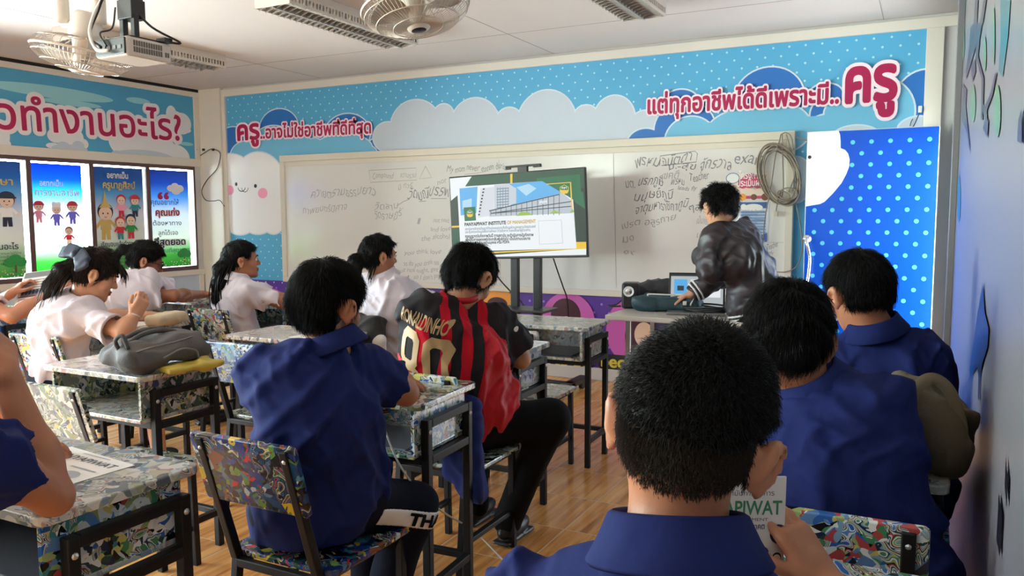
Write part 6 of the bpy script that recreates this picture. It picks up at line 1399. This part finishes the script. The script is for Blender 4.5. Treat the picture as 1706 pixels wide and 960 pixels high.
        sdf_obj('shoe', sh, a_-A(0.18, 0.18, 0.1), a_+A(0.18, 0.18, 0.04), 0.007, M_shoe, root, off=off)
    # --- hair
    hm = hair.get('mat', M_hair); th = hair.get('t', 0.014)
    capf = U(0.03, ell((0, -0.012, 0.037), A(0.074, 0.094, 0.083)+th), ell((0, -0.047, 0.0), A(0.060, 0.055, 0.062)+th*0.8))
    fr_ = hair.get('front', 0.028); slope = hair.get('slope', 0.9); nape = hair.get('nape', -0.088)
    def hf(Pw):
        p = ((Pw-H)@Rh)/hs
        d = capf(p)
        d = np.maximum(d, (p[:, 1]-fr_-slope*(p[:, 2]-0.02))/math.sqrt(1+slope**2)*0.9)
        d = np.maximum(d, (nape-p[:, 2])*0.9)
        if hair.get('ears', True):
            q = p.copy(); q[:, 0] = np.abs(q[:, 0]); d = -smin(-d, earcut(q), 0.006)
        return d*hs
    earcut = ell((0.092, -0.012, -0.012), A(0.031, 0.036, 0.048)*hair.get('earr', 1.0))
    hf2 = ripple(hf, hair.get('amp', 0.004), hair.get('freq', 110), seed+9)
    fs = [hf2]
    for pts, rr in hair.get('chains', []):
        pts = [HL(p) if hair.get('local', True) else np.asarray(p, float) for p in pts]
        for i in range(len(pts)-1): fs.append(cap(pts[i], pts[i+1], rr[i], rr[i+1]))
    hfull = U(hair.get('k', 0.018), *fs) if len(fs) > 1 else hf2
    pts = [HL(p) if hair.get('local', True) else np.asarray(p, float) for ch in hair.get('chains', []) for p in ch[0]]
    lo_, hi_ = bounds([H-0.13*hs, H+0.13*hs+A(0, 0, 0.02)]+pts, 0.04)
    V, F = mesh_sdf(hfull, lo_, hi_, hair.get('h', max(0.0045, h*0.8)))
    b = MB(); b.add(V, F.tolist())
    crown = HL((hair.get('part', 0.01), -0.045, 0.125))
    def comb(Pq):
        t = Pq-crown; return t/np.maximum(1e-6, np.linalg.norm(t, axis=1))[:, None]+A(0, 0, -0.35)
    n = hair.get('n', 2500)
    strand_mesh(b, V, F, n, hair.get('len', 0.03), hair.get('w', 0.0011), comb, hair.get('lift', 0.25), seed+20, keep=(lambda Cq: earcut(np.abs(((Cq-H)@Rh)/hs*A(1, 0, 0))+((Cq-H)@Rh)/hs*A(0, 1, 1)) > 0.006) if hair.get('ears', True) else None, jit=hair.get('jit', 0.35), droop=hair.get('droop', 0.3))
    lock_tubes(b, [[HL(p) for p in L_] if hair.get('local', True) else L_ for L_ in hair.get('locks', [])], hair.get('lr', 0.004), seed+30, hair.get('ln', 8), hair.get('ls', 0.012))
    ho = b.build('hair', [hm], root, True, off=off)
    if hair.get('stubble'):
        b = MB(); n_ = hair['stubble']; hd = xf(HEAD, Rh, H, hs); V2, F2 = mesh_sdf(grow(hd, 0.0012), H-0.12*hs, H+0.13*hs, 0.004)
        def keep(Cq):
            p = ((Cq-H)@Rh)/hs; z0_ = hair.get('fade0', -0.10); z1_ = hair.get('fade1', -0.02)
            ok = (p[:, 1] < 0.012+0.35*(p[:, 2])) & (p[:, 2] < 0.05); ear = (np.abs(p[:, 0]) > 0.072) & (np.abs(p[:, 1]+0.014) < 0.040) & (np.abs(p[:, 2]+0.008) < 0.046)
            return ok*(~ear)*np.clip((p[:, 2]-z0_)/(z1_-z0_), 0, 1)**2.5
        strand_mesh(b, V2, F2, n_, hair.get('slen', 0.007), 0.0005, lambda q: np.tile(A(0, 0, -1), (len(q), 1)), 0.9, seed+40, keep=keep); b.build('clipped_hair', M_stub if hair.get('stubmat') is None else hair['stubmat'], ho, False, off=off)
    return dict(root=root, off=off, torso=torso, g=g, low=lowf, side=side, up=upu, upl=upl, fwd=fwd, C=C, N=N, P=P, K=K, An=An, SL=SL, SR=SR, HL=HL, Rh=Rh, top=so, trousers=to, Rl=Rl, H=H, hips=hips)
def H_(d, n, curl=0.4, thumb=0.4, **k): return dict(d=A(*d), n=A(*n), curl=curl, thumb=thumb, **k)
flat = lambda d=(0, 1, 0), c=0.3: H_(d, (0, 0, -1), c, 0.3)
SHORT = dict(t=0.016, n=3200, len=0.032, lift=0.3, w=0.0012)
# 1 nearest boy, seen from behind
N = at_d(1130, 915, 0.825); Hd = at_d(1152, 722, 0.86)
W = at_d(1374, 972, 1.10)
fb = person('nearest boy in a blue shirt with clipped hair, holding up a booklet', (-0.22, 0.80, 0.53), N, Hd, (0.03, 0.0, 0.20), 0.05,
    [((-0.47, 0.98, 0.80), (-0.34, 1.20, 0.80), flat((0.5, 0.8, 0))), ((0.035, 1.00, 0.80), W, H_(at_d(1318, 884, 1.135)-W, (-0.85, 0.35, 0.25), thumb=0.15, curl=0.3, s=0.92))],
    SK_TAN, 'boy', dict(t=0.009, n=20000, len=0.013, lift=0.8, w=0.0006, nape=0.030, slope=1.3, front=0.03, h=0.004, amp=0.0025, freq=80, stubble=42000, fade0=-0.088, fade1=0.045, slen=0.008, jit=0.5, droop=0.0, earr=1.1), hs=0.95, sw=0.175, h=0.0055, seed=11, SL=N+A(-0.185, 0.0, -0.140), SR=N+A(0.160, 0.05, -0.145))
# his booklet
bc = at_d(1225, 870, 1.145); bx = nrm(at_d(1312, 793, 1.14)-at_d(1215, 793, 1.125)); bz = nrm(at_d(1312, 793, 1.14)-at_d(1306, 945, 1.13)); bn = nrm(np.cross(bx, bz))
tr_ = at_d(1311, 794, 1.135); o = tr_-bx*0.148-bz*0.21
t = thing('booklet', 'white booklet with green lettering held up by the nearest boy', 'booklet', o)
Rb = np.array([bx, np.cross(bz, bx), bz]).T
MB().box((0, 0.0, 0), (0.148, 0.004, 0.21), 0, 0.001, Rb).build('pages', mat('page_green', s2l(190, 214, 204), 0.6), t)
MB().box((0, -0.0012, 0), (0.147, 0.0, 0.21), 0, 0.0004, Rb).build('cover', mat('cover_white', s2l(226, 222, 218), 0.5), t)
pr = Print(-np.cross(bz, bx)*0.0014, bx, bz, step=0.00008, lift=0.0)
bp_ = lambda px, py: (float((at_d(px, py, 1.137)-o)@bx), float((at_d(px, py, 1.137)-o)@bz))
IG = ink('cover_green', (58, 132, 90)); IPU = ink('cover_purple', (58, 34, 72))
a_, b_ = bp_(1216, 862), bp_(1289, 861)
pr.ink(IG, text_fit('PANYAPIWAT', (b_[0]-0.145, b_[1]), (b_[0], b_[1]), 0.027, 0.02)); pr.ink(I_grytxt, text_fit('INSTITUTE OF MANAGEMENT', (b_[0]-0.145, b_[1]-0.009), (b_[0]-0.02, b_[1]-0.009), 0.006), text_fit('สถาบันการจัดการ', (b_[0]-0.09, b_[1]+0.026), (b_[0]-0.012, b_[1]+0.026), 0.01), text_fit('สร้างคน สร้างอนาคต', (b_[0]-0.10, b_[1]-0.022), (b_[0]-0.025, b_[1]-0.02), 0.011, 0.02), text_fit('สถาบัน', (b_[0]-0.07, b_[1]+0.045), (b_[0]-0.03, b_[1]+0.045), 0.01))
c_ = bp_(1284, 893); pr.ink(IPU, circ(c_[0], c_[1], 0.0135)); pr.ink(I_wh, text_fit('E', (c_[0]-0.009, c_[1]-0.003), (c_[0]-0.004, c_[1]-0.003), 0.012, 0.02))
for px, s_, top_, bot_ in ((1254, 0.024, I_navy, I_navy), (1279, 0.018, I_tb, I_grytxt), (1232, 0.018, I_navy, I_tb), (1208, 0.02, I_tb, I_navy)):
    q = bp_(px, 948)
    for m_, sh_ in fig(q[0], q[1]-0.006, s_, top_, bot_, I_sk, I_blk)[:8]: pr.ink(m_, sh_)
q = bp_(1235, 925); pr.ink(ink('cover_brick', (160, 110, 84)), rect(q[0]-0.03, q[1]-0.02, q[0]+0.01, q[1]+0.004))
pr.build('cover_print', t)

# 2 leaning boy, right
N = at_d(1352, 640, 1.78); Hd = at_d(1313, 570, 1.80)
s2 = person('boy in a blue shirt hunched forward, right in front of the nearest boy', (-0.09, 1.84, 0.53), N, Hd, (0.10, -0.35, 0.0), 0.10,
    [((-0.42, 2.02, 0.80), (-0.22, 2.18, 0.80), flat((0.8, 0.4, 0))), ((-0.03, 2.02, 0.81), (-0.20, 2.16, 0.80), flat((-0.8, 0.4, 0)))],
    SK_BROWN, 'boy', dict(t=0.018, n=12000, len=0.040, lift=0.06, w=0.0007, jit=0.2, front=0.05, nape=-0.09, droop=0.5, ears=False), sw=0.16, h=0.006, seed=23, C=at_d(1408, 765, 1.74), SR=at_d(1456, 705, 1.76), SL=at_d(1275, 700, 1.85), bulk=1.02)
# 3 farthest boy of that row
N = at_d(1458, 548, 2.42); Hd = at_d(1430, 490, 2.44)
s3 = person('boy in a blue shirt before the blue dotted door, looking down', (-0.10, 2.66, 0.53), N, Hd, (0.62, -0.25, -0.05), 0.25,
    [((-0.40, 2.86, 0.80), (-0.24, 3.02, 0.80), flat((0.8, 0.4, 0))), ((0.0, 2.86, 0.82), (-0.16, 3.0, 0.80), flat((-0.8, 0.4, 0)))],
    SK_TAN, 'boy', dict(t=0.014, n=9000, len=0.03, lift=0.12, w=0.0007, jit=0.25, nape=-0.05), sw=0.17, h=0.006, seed=31, C=at_d(1500, 655, 2.45), SR=at_d(1545, 606, 2.38), SL=at_d(1395, 615, 2.50), bulk=1.04)
# 4 boy on the red-spotted chair
N = at_d(556, 574, 2.24); Hd = at_d(548, 511, 2.26)
Pm = A(-1.52, 1.74, 0.535)
mb = person('boy in a blue shirt and white-striped dark trousers on the red-spotted chair', Pm, N, Hd, (-0.06, -0.15, 0.0), 0.02,
    [((-1.86, 1.98, 0.81), (-1.62, 2.18, 0.80), flat((0.8, 0.5, 0))), (at_d(676, 655, 2.42), at_d(652, 617, 2.62), flat((-0.7, 0.5, 0)))],
    SK_TAN, 'boy', dict(t=0.014, n=12000, len=0.040, lift=0.06, w=0.0007, jit=0.2, earr=1.0, front=0.045, nape=-0.10, slope=0.75, droop=0.6), sw=0.175, h=0.006, seed=45, C=at_d(520, 690, 2.20), SL=at_d(437, 628, 2.20), SR=at_d(622, 625, 2.34), hem=0.455, bulk=1.06,
    legs=([(-1.66, 2.14, 0.52), (-1.39, 2.00, 0.455)], [(-1.70, 2.18, 0.075), (-1.47, 1.92, 0.075)]))
def bisect_grid(v, f, step):
    bm = bmesh.new(); vs_ = [bm.verts.new((a[0], a[1], a[2] if len(a) > 2 else 0)) for a in v]
    for q in f:
        try: bm.faces.new([vs_[i] for i in q])
        except ValueError: pass
    for axis in (0, 1):
        lo, hi = v[:, axis].min(), v[:, axis].max()
        for t_ in np.arange(lo+step, hi, step):
            co_ = Vector((t_, 0, 0)) if axis == 0 else Vector((0, t_, 0)); no_ = Vector((1, 0, 0)) if axis == 0 else Vector((0, 1, 0))
            bmesh.ops.bisect_plane(bm, geom=bm.verts[:]+bm.edges[:]+bm.faces[:], plane_co=co_, plane_no=no_)
    bm.verts.index_update(); V = np.array([x.co[:] for x in bm.verts]); F = [[x.index for x in q.verts] for q in bm.faces]; bm.free(); return V, F
def patch(name, f, region, lo, hi, h, m, parent, off, t=0.003): return sdf_obj(name, lambda Q: np.maximum(f(Q)-t, region(Q)), lo, hi, h, m, parent, off)
k0, k1 = mb['hips'][1], mb['K'][1]; ax = nrm(k1-k0); sd = nrm(np.cross(ax, A(0, 0, 1))); vu = np.cross(sd, ax)
def reg(Q):
    q = Q-k0; tt = q@ax; s_ = q@sd; z_ = q@vu
    return np.maximum.reduce([0.04-tt, tt-0.36, np.abs(z_+0.015)-0.026, -s_+0.0])
patch('side_stripe', mb['low'], reg, k0-0.16, k1+0.16, 0.005, M_jackw, mb['trousers'], mb['off'])
v, f = text_fit('THAI', (0.16, -0.032), (0.31, -0.032), 0.050, 0.05); v, f = bisect_grid(v, f, 0.012); dv = sd
Q = march(mb['low'], np.array([k0+ax*a[0]+vu*a[1]+dv*0.25 for a in v]), -dv)+dv*0.007
MB().add(Q, f).build('stripe_lettering', M_blk, mb['trousers'], off=mb['off'])
# 5 boy in the striped jersey
N = at_d(768, 494, 3.08); Hd = at_d(783, 465, 3.10)
rd = person('boy in a red and black striped jersey numbered 80', (-1.60, 2.66, 0.54), N, Hd, (-0.12, -0.55, 0.0), -0.05,
    [((-1.98, 2.98, 0.81), (-1.72, 3.14, 0.80), flat((0.8, 0.5, 0))), (at_d(868, 598, 3.20), at_d(838, 578, 3.42), flat((-0.6, 0.7, 0)))],
    SK_LIGHT, 'jersey', dict(t=0.014, n=10000, len=0.036, lift=0.15, w=0.0008, front=0.05, nape=-0.075), sw=0.17, h=0.006, seed=52, C=at_d(736, 595, 3.0), SL=at_d(690, 524, 3.0), SR=at_d(826, 540, 3.14), hem=0.50, sleeve=0.72, bulk=1.05,
    legs=([(-1.78, 3.08, 0.53), (-1.34, 2.93, 0.53)], [(-1.74, 3.0, 0.075), (-1.50, 2.86, 0.085)]))
def back_print(p, name, body, a, b_, hgt, bold, m, step=0.012):
    v, f = text_fit(body, a, b_, hgt, bold); v, f = bisect_grid(v, f, step)
    O = p['C']-p['fwd']*0.35; Q = np.array([O+p['side']*q[0]+p['upl']*q[1] for q in v])
    Q = march(p['g'], Q, p['fwd'], far=0.6, n=60)-p['fwd']*0.003-p['fwd']*v[:, 2:3]
    return MB().add(Q, f).build(name, m, p['top'], True, off=p['off'])
DIG = lambda P_: stroke(P_, 0.042)
def digits():
    out = []
    def oct_(cx, cy, w, h_, c): return [(cx-w+c, cy-h_), (cx+w-c, cy-h_), (cx+w, cy-h_+c), (cx+w, cy+h_-c), (cx+w-c, cy+h_), (cx-w+c, cy+h_), (cx-w, cy+h_-c), (cx-w, cy-h_+c)]
    def ring(cx, cy, w, h_, c, t_):
        o_, i_ = oct_(cx, cy, w, h_, c), oct_(cx, cy, w-t_, h_-t_, c*0.35); n_ = 8
        return np.array([(*p_, 0) for p_ in o_+i_]), [[k_, (k_+1) % n_, n_+(k_+1) % n_, n_+k_] for k_ in range(n_)]
    out.append(ring(-0.062, 0.056, 0.052, 0.062, 0.022, 0.028)); out.append(ring(-0.062, -0.050, 0.052, 0.062, 0.022, 0.028)); out.append(ring(0.062, 0.003, 0.052, 0.115, 0.024, 0.030))
    return out
b = MB()
for j, (v, f) in enumerate(digits()):
    v = v*A(1.4, 1.2, 1); v, f = bisect_grid(v, f, 0.012); O = rd['C']-rd['fwd']*0.35+rd['upl']*(-0.022)+rd['side']*0.008; Q = np.array([O+rd['side']*q[0]+rd['upl']*q[1] for q in v]); Q = march(rd['g'], Q, rd['fwd'], 0.6, 60)-rd['fwd']*(0.003+0.0004*j); b.add(Q, f)
b.build('jersey_number', M_jgold, rd['top'], True, off=rd['off'])
back_print(rd, 'jersey_name', 'RONALDINHO', (-0.172, 0.132), (0.118, 0.134), 0.072, 0.022, M_jgold)
MB().ball(lerp(rd['SR'], at_d(868, 598, 3.20), 0.42)+A(0.058, -0.03, 0.035), (0.006, 0.022, 0.024), 0, 16, rotz(-0.4)).build('sleeve_badge', M_jackw, rd['top'], True, off=rd['off'])
# 6 girl with the low ponytail
N = at_d(638, 461, 4.44); Hd = at_d(632, 428, 4.42)
pt = person('girl in a white shirt with a low dark ponytail, facing the television', (-2.70, 3.66, 0.53), N, Hd, (-0.50, -0.05, 0.0), -0.25,
    [((-2.95, 3.98, 0.80), (-2.72, 4.18, 0.80), flat((0.7, 0.6, 0))), ((-2.42, 3.94, 0.80), (-2.55, 4.18, 0.80), flat((-0.5, 0.8, 0)))],
    SK_TAN, 'girl', dict(t=0.012, n=4000, len=0.03, lift=0.05, w=0.0012, jit=0.15, chains=[([(0, -0.10, -0.005), (-0.01, -0.135, -0.03), (-0.03, -0.145, -0.09), (-0.04, -0.13, -0.15)], [0.032, 0.040, 0.038, 0.012])],
        locks=[[(0, -0.10, 0.0), (-0.02, -0.15, -0.04), (-0.04, -0.15, -0.12), (-0.05, -0.13, -0.18)], [(0.05, -0.05, -0.03), (0.06, -0.07, -0.08), (0.055, -0.08, -0.13)]], lr=0.004), hs=0.95, sw=0.145, h=0.007, seed=61, eyes=True, C=at_d(640, 525, 4.36))
# 7 girl with long loose hair
N = at_d(394, 462, 5.02); Hd = at_d(404, 434, 5.02)
lh = person('girl in a white shirt with very long loose black hair, in profile', (-3.86, 3.70, 0.53), N, Hd, (-0.68, 0.02, 0.0), -0.45,
    [((-4.02, 4.05, 0.80), (-3.80, 4.22, 0.80), flat((0.7, 0.6, 0))), (at_d(470, 505, 5.05), at_d(505, 498, 5.25), flat((0.3, 0.9, 0)))],
    SK_TAN, 'girl', dict(t=0.012, n=4000, len=0.03, lift=0.05, w=0.0012, jit=0.15, k=0.03, chains=[([(0, -0.085, 0.01), (0, -0.125, -0.05), (0.0, -0.135, -0.14), (0.0, -0.14, -0.24), (0, -0.13, -0.32)], [0.04, 0.045, 0.052, 0.05, 0.02])],
        locks=[[(x, -0.09, 0.0), (x*1.3, -0.15, -0.10), (x*1.6, -0.165, -0.22), (x*1.5, -0.15, -0.36)] for x in (-0.035, -0.015, 0.01, 0.035)]+[[(0.05, -0.06, -0.01), (0.055, -0.10, -0.10), (0.05, -0.12, -0.2)]], lr=0.005, ln=7, ls=0.014), hs=0.98, sw=0.15, h=0.007, seed=71, eyes=True)
# 8 girl in glasses
N = at_d(226, 464, 4.92); Hd = at_d(243, 436, 4.90)
gl = person('girl in a white shirt and black glasses bent over her desk near the windows', (-4.42, 3.32, 0.53), N, Hd, (-0.62, -0.38, 0.0), -0.40,
    [((-4.52, 3.82, 0.81), (-4.62, 4.05, 0.80), flat((0.2, 0.9, 0))), (at_d(290, 493, 4.85), at_d(336, 491, 5.25), flat((0.6, 0.8, 0)))],
    SK_BROWN, 'girl', dict(t=0.012, n=4000, len=0.03, lift=0.04, w=0.0012, jit=0.15, chains=[([(0, -0.10, 0.05), (-0.01, -0.145, 0.03), (-0.02, -0.175, -0.04), (-0.02, -0.20, -0.12)], [0.022, 0.022, 0.026, 0.01])],
        locks=[[(0, -0.10, 0.05), (-0.01, -0.15, 0.04), (-0.02, -0.18, -0.04), (-0.02, -0.21, -0.14)]], lr=0.004), hs=0.98, sw=0.15, h=0.007, seed=81, eyes='down', glasses=True, C=at_d(205, 505, 4.80))
# 9 girl with the navy bow
N = at_d(140, 494, 3.96); Hd = at_d(159, 458, 3.93)
bw = person('girl with a navy bow in her hair and a white shirt, looking down', (-3.80, 2.46, 0.53), N, Hd, (-0.55, -0.42, 0.0), -0.35,
    [((-4.0, 2.84, 0.81), (-3.88, 3.05, 0.80), flat((0.3, 0.9, 0))), (at_d(203, 553, 3.80), at_d(224, 526, 3.84), H_(at_d(236, 505, 3.86)-at_d(224, 526, 3.84), (-0.6, 0.4, 0.6), 0.95, 0.9))],
    SK_LIGHT, 'girl', dict(mat=M_hairb, t=0.012, n=5000, len=0.035, lift=0.05, w=0.0012, jit=0.15, front=0.055, chains=[([(0, -0.10, 0.02), (0, -0.135, -0.03), (-0.01, -0.15, -0.11), (-0.02, -0.145, -0.19)], [0.03, 0.036, 0.032, 0.008])],
        locks=[[(0, -0.10, 0.02), (0, -0.15, -0.05), (-0.01, -0.165, -0.13), (-0.02, -0.155, -0.23)], [(0.02, -0.09, 0.0), (0.03, -0.12, -0.08), (0.02, -0.12, -0.18)], [(0.03, 0.07, 0.085), (0.045, 0.105, 0.05), (0.04, 0.12, 0.02)], [(-0.03, 0.07, 0.085), (-0.02, 0.11, 0.05), (-0.02, 0.125, 0.02)]], lr=0.004, ln=9), hs=1.02, sw=0.15, h=0.006, seed=91, eyes='down', C=at_d(108, 540, 3.90), sleeve=0.75)
RB = bw['Rh']; hl = bw['HL']; b = MB()
for s_ in (-1, 1):
    f_ = xf(U(0.006, rboxf((s_*0.035, 0, 0.004), (0.034, 0.010, 0.026), 0.008, roty(s_*0.2)), rboxf((s_*0.055, 0, -0.012), (0.03, 0.008, 0.026), 0.007, roty(s_*0.5))), RB@rotx(-0.35)@rotz(0.55), hl((0.045, -0.112, 0.058)), 1.3)
    V, F = mesh_sdf(ripple(f_, 0.002, 120, 3), hl((0, -0.11, 0.06))-0.17, hl((0, -0.11, 0.06))+0.17, 0.005); b.add(V, F.tolist())
b.ball(hl((0.045, -0.118, 0.058)), (0.02, 0.02, 0.024), 0, 12); b.build('hair_bow', mat('navy_ribbon', s2l(34, 44, 66), 0.6), bw['root'], True, off=bw['off'])
MB().tube([at_d(224, 526, 3.84)+0.028*(math.cos(a)*A(1, 0, 0)+math.sin(a)*nrm(A(0, 1, -0.6))) for a in np.linspace(0, 2*PI, 20)], 0.0025, 6).build('bracelet', M_white, bw['root'], True, off=bw['off'])
# 10 girl at the left edge with a booklet
WL_, WR_ = at_d(18, 490, 4.5), at_d(88, 488, 4.42)
jg = person('girl at the left edge, only arms in view, holding up a booklet', (-5.02, 2.36, 0.53), (-4.95, 2.52, 0.98), (-4.92, 2.56, 1.10), (-0.5, -0.3, 0.0), -0.4,
    [(at_d(-45, 525, 4.75), WL_, H_(at_d(42, 468, 4.55)-WL_, (0.3, 0.8, -0.2), 0.5, 0.4)), (at_d(20, 527, 4.25), WR_, H_(at_d(112, 466, 4.48)-WR_, (-0.2, 0.8, 0.2), 0.5, 0.4))],
    SK_TAN, 'girl', dict(t=0.012, n=1500, len=0.03, lift=0.05, w=0.0012), hs=0.98, sw=0.15, h=0.007, seed=101, SR=at_d(-38, 505, 4.28), sleeve=0.55)
q0, q1, q2 = at_d(22, 512, 4.42), at_d(72, 530, 4.36) if False else at_d(70, 512, 4.42), at_d(54, 449, 4.60)
bxx = nrm(at_d(76, 505, 4.5)-at_d(24, 512, 4.5)); bzz = nrm(at_d(56, 448, 4.62)-at_d(22, 514, 4.46)); 
t = thing('booklet', 'opened grey and green booklet held up by the girl at the left edge', 'booklet', at_d(22, 514, 4.48))
ob = at_d(22, 514, 4.48); bzz = nrm(bzz-bxx*(bzz@bxx)); yn = np.cross(bzz, bxx)
for nm, x0_, x1_, m_ in (('left_page', 0.0, 0.17, M_paper), ('right_page', 0.172, 0.30, mat('mint_paper', s2l(206, 226, 220), 0.6))): MB().box((x0_, 0, 0), (x1_, 0.003, 0.25), 0, 0.0008, np.array([bxx, yn, bzz]).T).build(nm, m_, t)
pr = Print(-yn*0.0005, bxx, bzz, step=0.0003, lift=0.0003)
pr.ink(ink('photo_grey', (120, 124, 130)), rect(0.01, 0.205, 0.165, 0.245), rect(0.02, 0.075, 0.16, 0.12)); pr.ink(I_navy, *[circ(0.03+0.02*i, 0.1, 0.009, 0.016) for i in range(7)]); pr.ink(ink('rule_maroon', (120, 50, 60)), rect(0.01, 0.066, 0.165, 0.074)); pr.ink(I_grytxt, *[rect(0.015, 0.13+0.018*i, 0.155-0.02*(i % 2), 0.134+0.018*i) for i in range(4)], *[rect(0.015, 0.012+0.013*i, 0.15, 0.015+0.013*i) for i in range(4)])
pr.ink(ink('mint', (150, 200, 190)), circ(0.235, 0.15, 0.04), poly((0.18, 0.0), (0.29, 0.05), (0.29, 0.09), (0.18, 0.05))); pr.build('page_print', t)
# 11 boy at the left edge leaning on his elbow
EL = at_z(88, 828, 0.80); WLh = at_d(6, 615, 1.60)
ab = person('boy at the left edge with his bare elbow on the desk', (-2.02, 0.60, 0.53), (-1.98, 0.78, 1.02), (-1.93, 0.86, 1.15), (-0.2, -0.1, 0.0), -0.05,
    [((-2.18, 1.0, 0.80), (-1.98, 1.15, 0.80), flat((0.8, 0.4, 0))), (EL, WLh, H_(at_d(2, 560, 1.66)-WLh, (-0.9, 0.1, 0.3), 0.85, 0.5, s=1.0))],
    SK_TAN, 'boy', dict(SHORT, n=2500), sw=0.17, h=0.006, seed=111, SR=at_d(-50, 760, 1.38), sleeve=0.40)
# 12 presenter
N = at_d(1212, 372, 4.66); Hd = at_d(1198, 347, 4.66)
tp = person('presenter in a dark bomber jacket with white stripes leaning over the laptop', at_d(1268, 528, 4.60), N, Hd, (0.75, -0.30, 0.05), 0.75,
    [(at_d(1182, 452, 4.52), at_d(1170, 420, 4.74), H_((0.1, 0.5, 0.7), (0.6, 0.3, 0), 0.7, 0.5)), (at_d(1200, 462, 4.86), at_d(1150, 491, 4.86), H_((-0.6, 0.4, -0.25), (0, 0, -1), 0.35, 0.3))],
    SK_LIGHT, 'jacket', dict(t=0.018, n=5000, len=0.04, lift=0.5, w=0.0012, nape=-0.04, front=0.04, jit=0.7, amp=0.007, stubble=2500, fade0=-0.09, fade1=-0.04), sw=0.155, h=0.007, seed=121, C=at_d(1236, 432, 4.60), bulk=1.12, SL=at_d(1192, 396, 4.56), SR=at_d(1240, 392, 4.76),
    legs=([(-0.88, 4.46, 0.45), (-0.66, 4.46, 0.45)], [(-0.92, 4.32, 0.08), (-0.66, 4.34, 0.08)]), group='adults')
upl = tp['upl']; Pp = tp['P']; lo_, hi_ = Pp-0.3, Pp+0.35
for k_, (a0, a1) in enumerate(((0.030, 0.042), (0.052, 0.064))):
    patch('hem_stripe', tp['g'], lambda Q, a0=a0, a1=a1: np.maximum(a0-(Q-Pp)@upl, (Q-Pp)@upl-a1), lo_, hi_, 0.006, M_jackw, tp['top'], tp['off'], 0.004)
e_, w_ = at_d(1200, 462, 4.86), at_d(1150, 491, 4.86); ax = nrm(w_-e_); L_ = np.linalg.norm(w_-e_)
for a0 in (0.72, 0.84): patch('cuff_stripe', tp['g'], lambda Q, a0=a0: np.maximum.reduce([a0*L_-(Q-e_)@ax, (Q-e_)@ax-(a0+0.06)*L_, np.linalg.norm(Q-w_, axis=1)-0.12]), w_-0.14, w_+0.14, 0.005, M_jackw, tp['top'], tp['off'], 0.004)
v, f = join2(*[poly((x_, 0.100), (x_+w_, 0.100+0.002), (x_+w_, 0.100+h_), (x_, 0.098+h_)) for x_, w_, h_ in ((0.02, 0.022, 0.034), (0.046, 0.018, 0.026), (0.068, 0.020, 0.024), (0.092, 0.016, 0.028), (0.112, 0.020, 0.022))]); v = np.c_[v, np.zeros(len(v))]; v, f = bisect_grid(v, f, 0.012)
O = Pp-tp['fwd']*0.4; Q = np.array([O+tp['side']*q[0]+upl*q[1] for q in v]); Q = march(tp['g'], Q, tp['fwd'], 0.7, 60)-tp['fwd']*0.004
MB().add(Q, f).build('jacket_lettering', M_jackw, tp['top'], off=tp['off'])
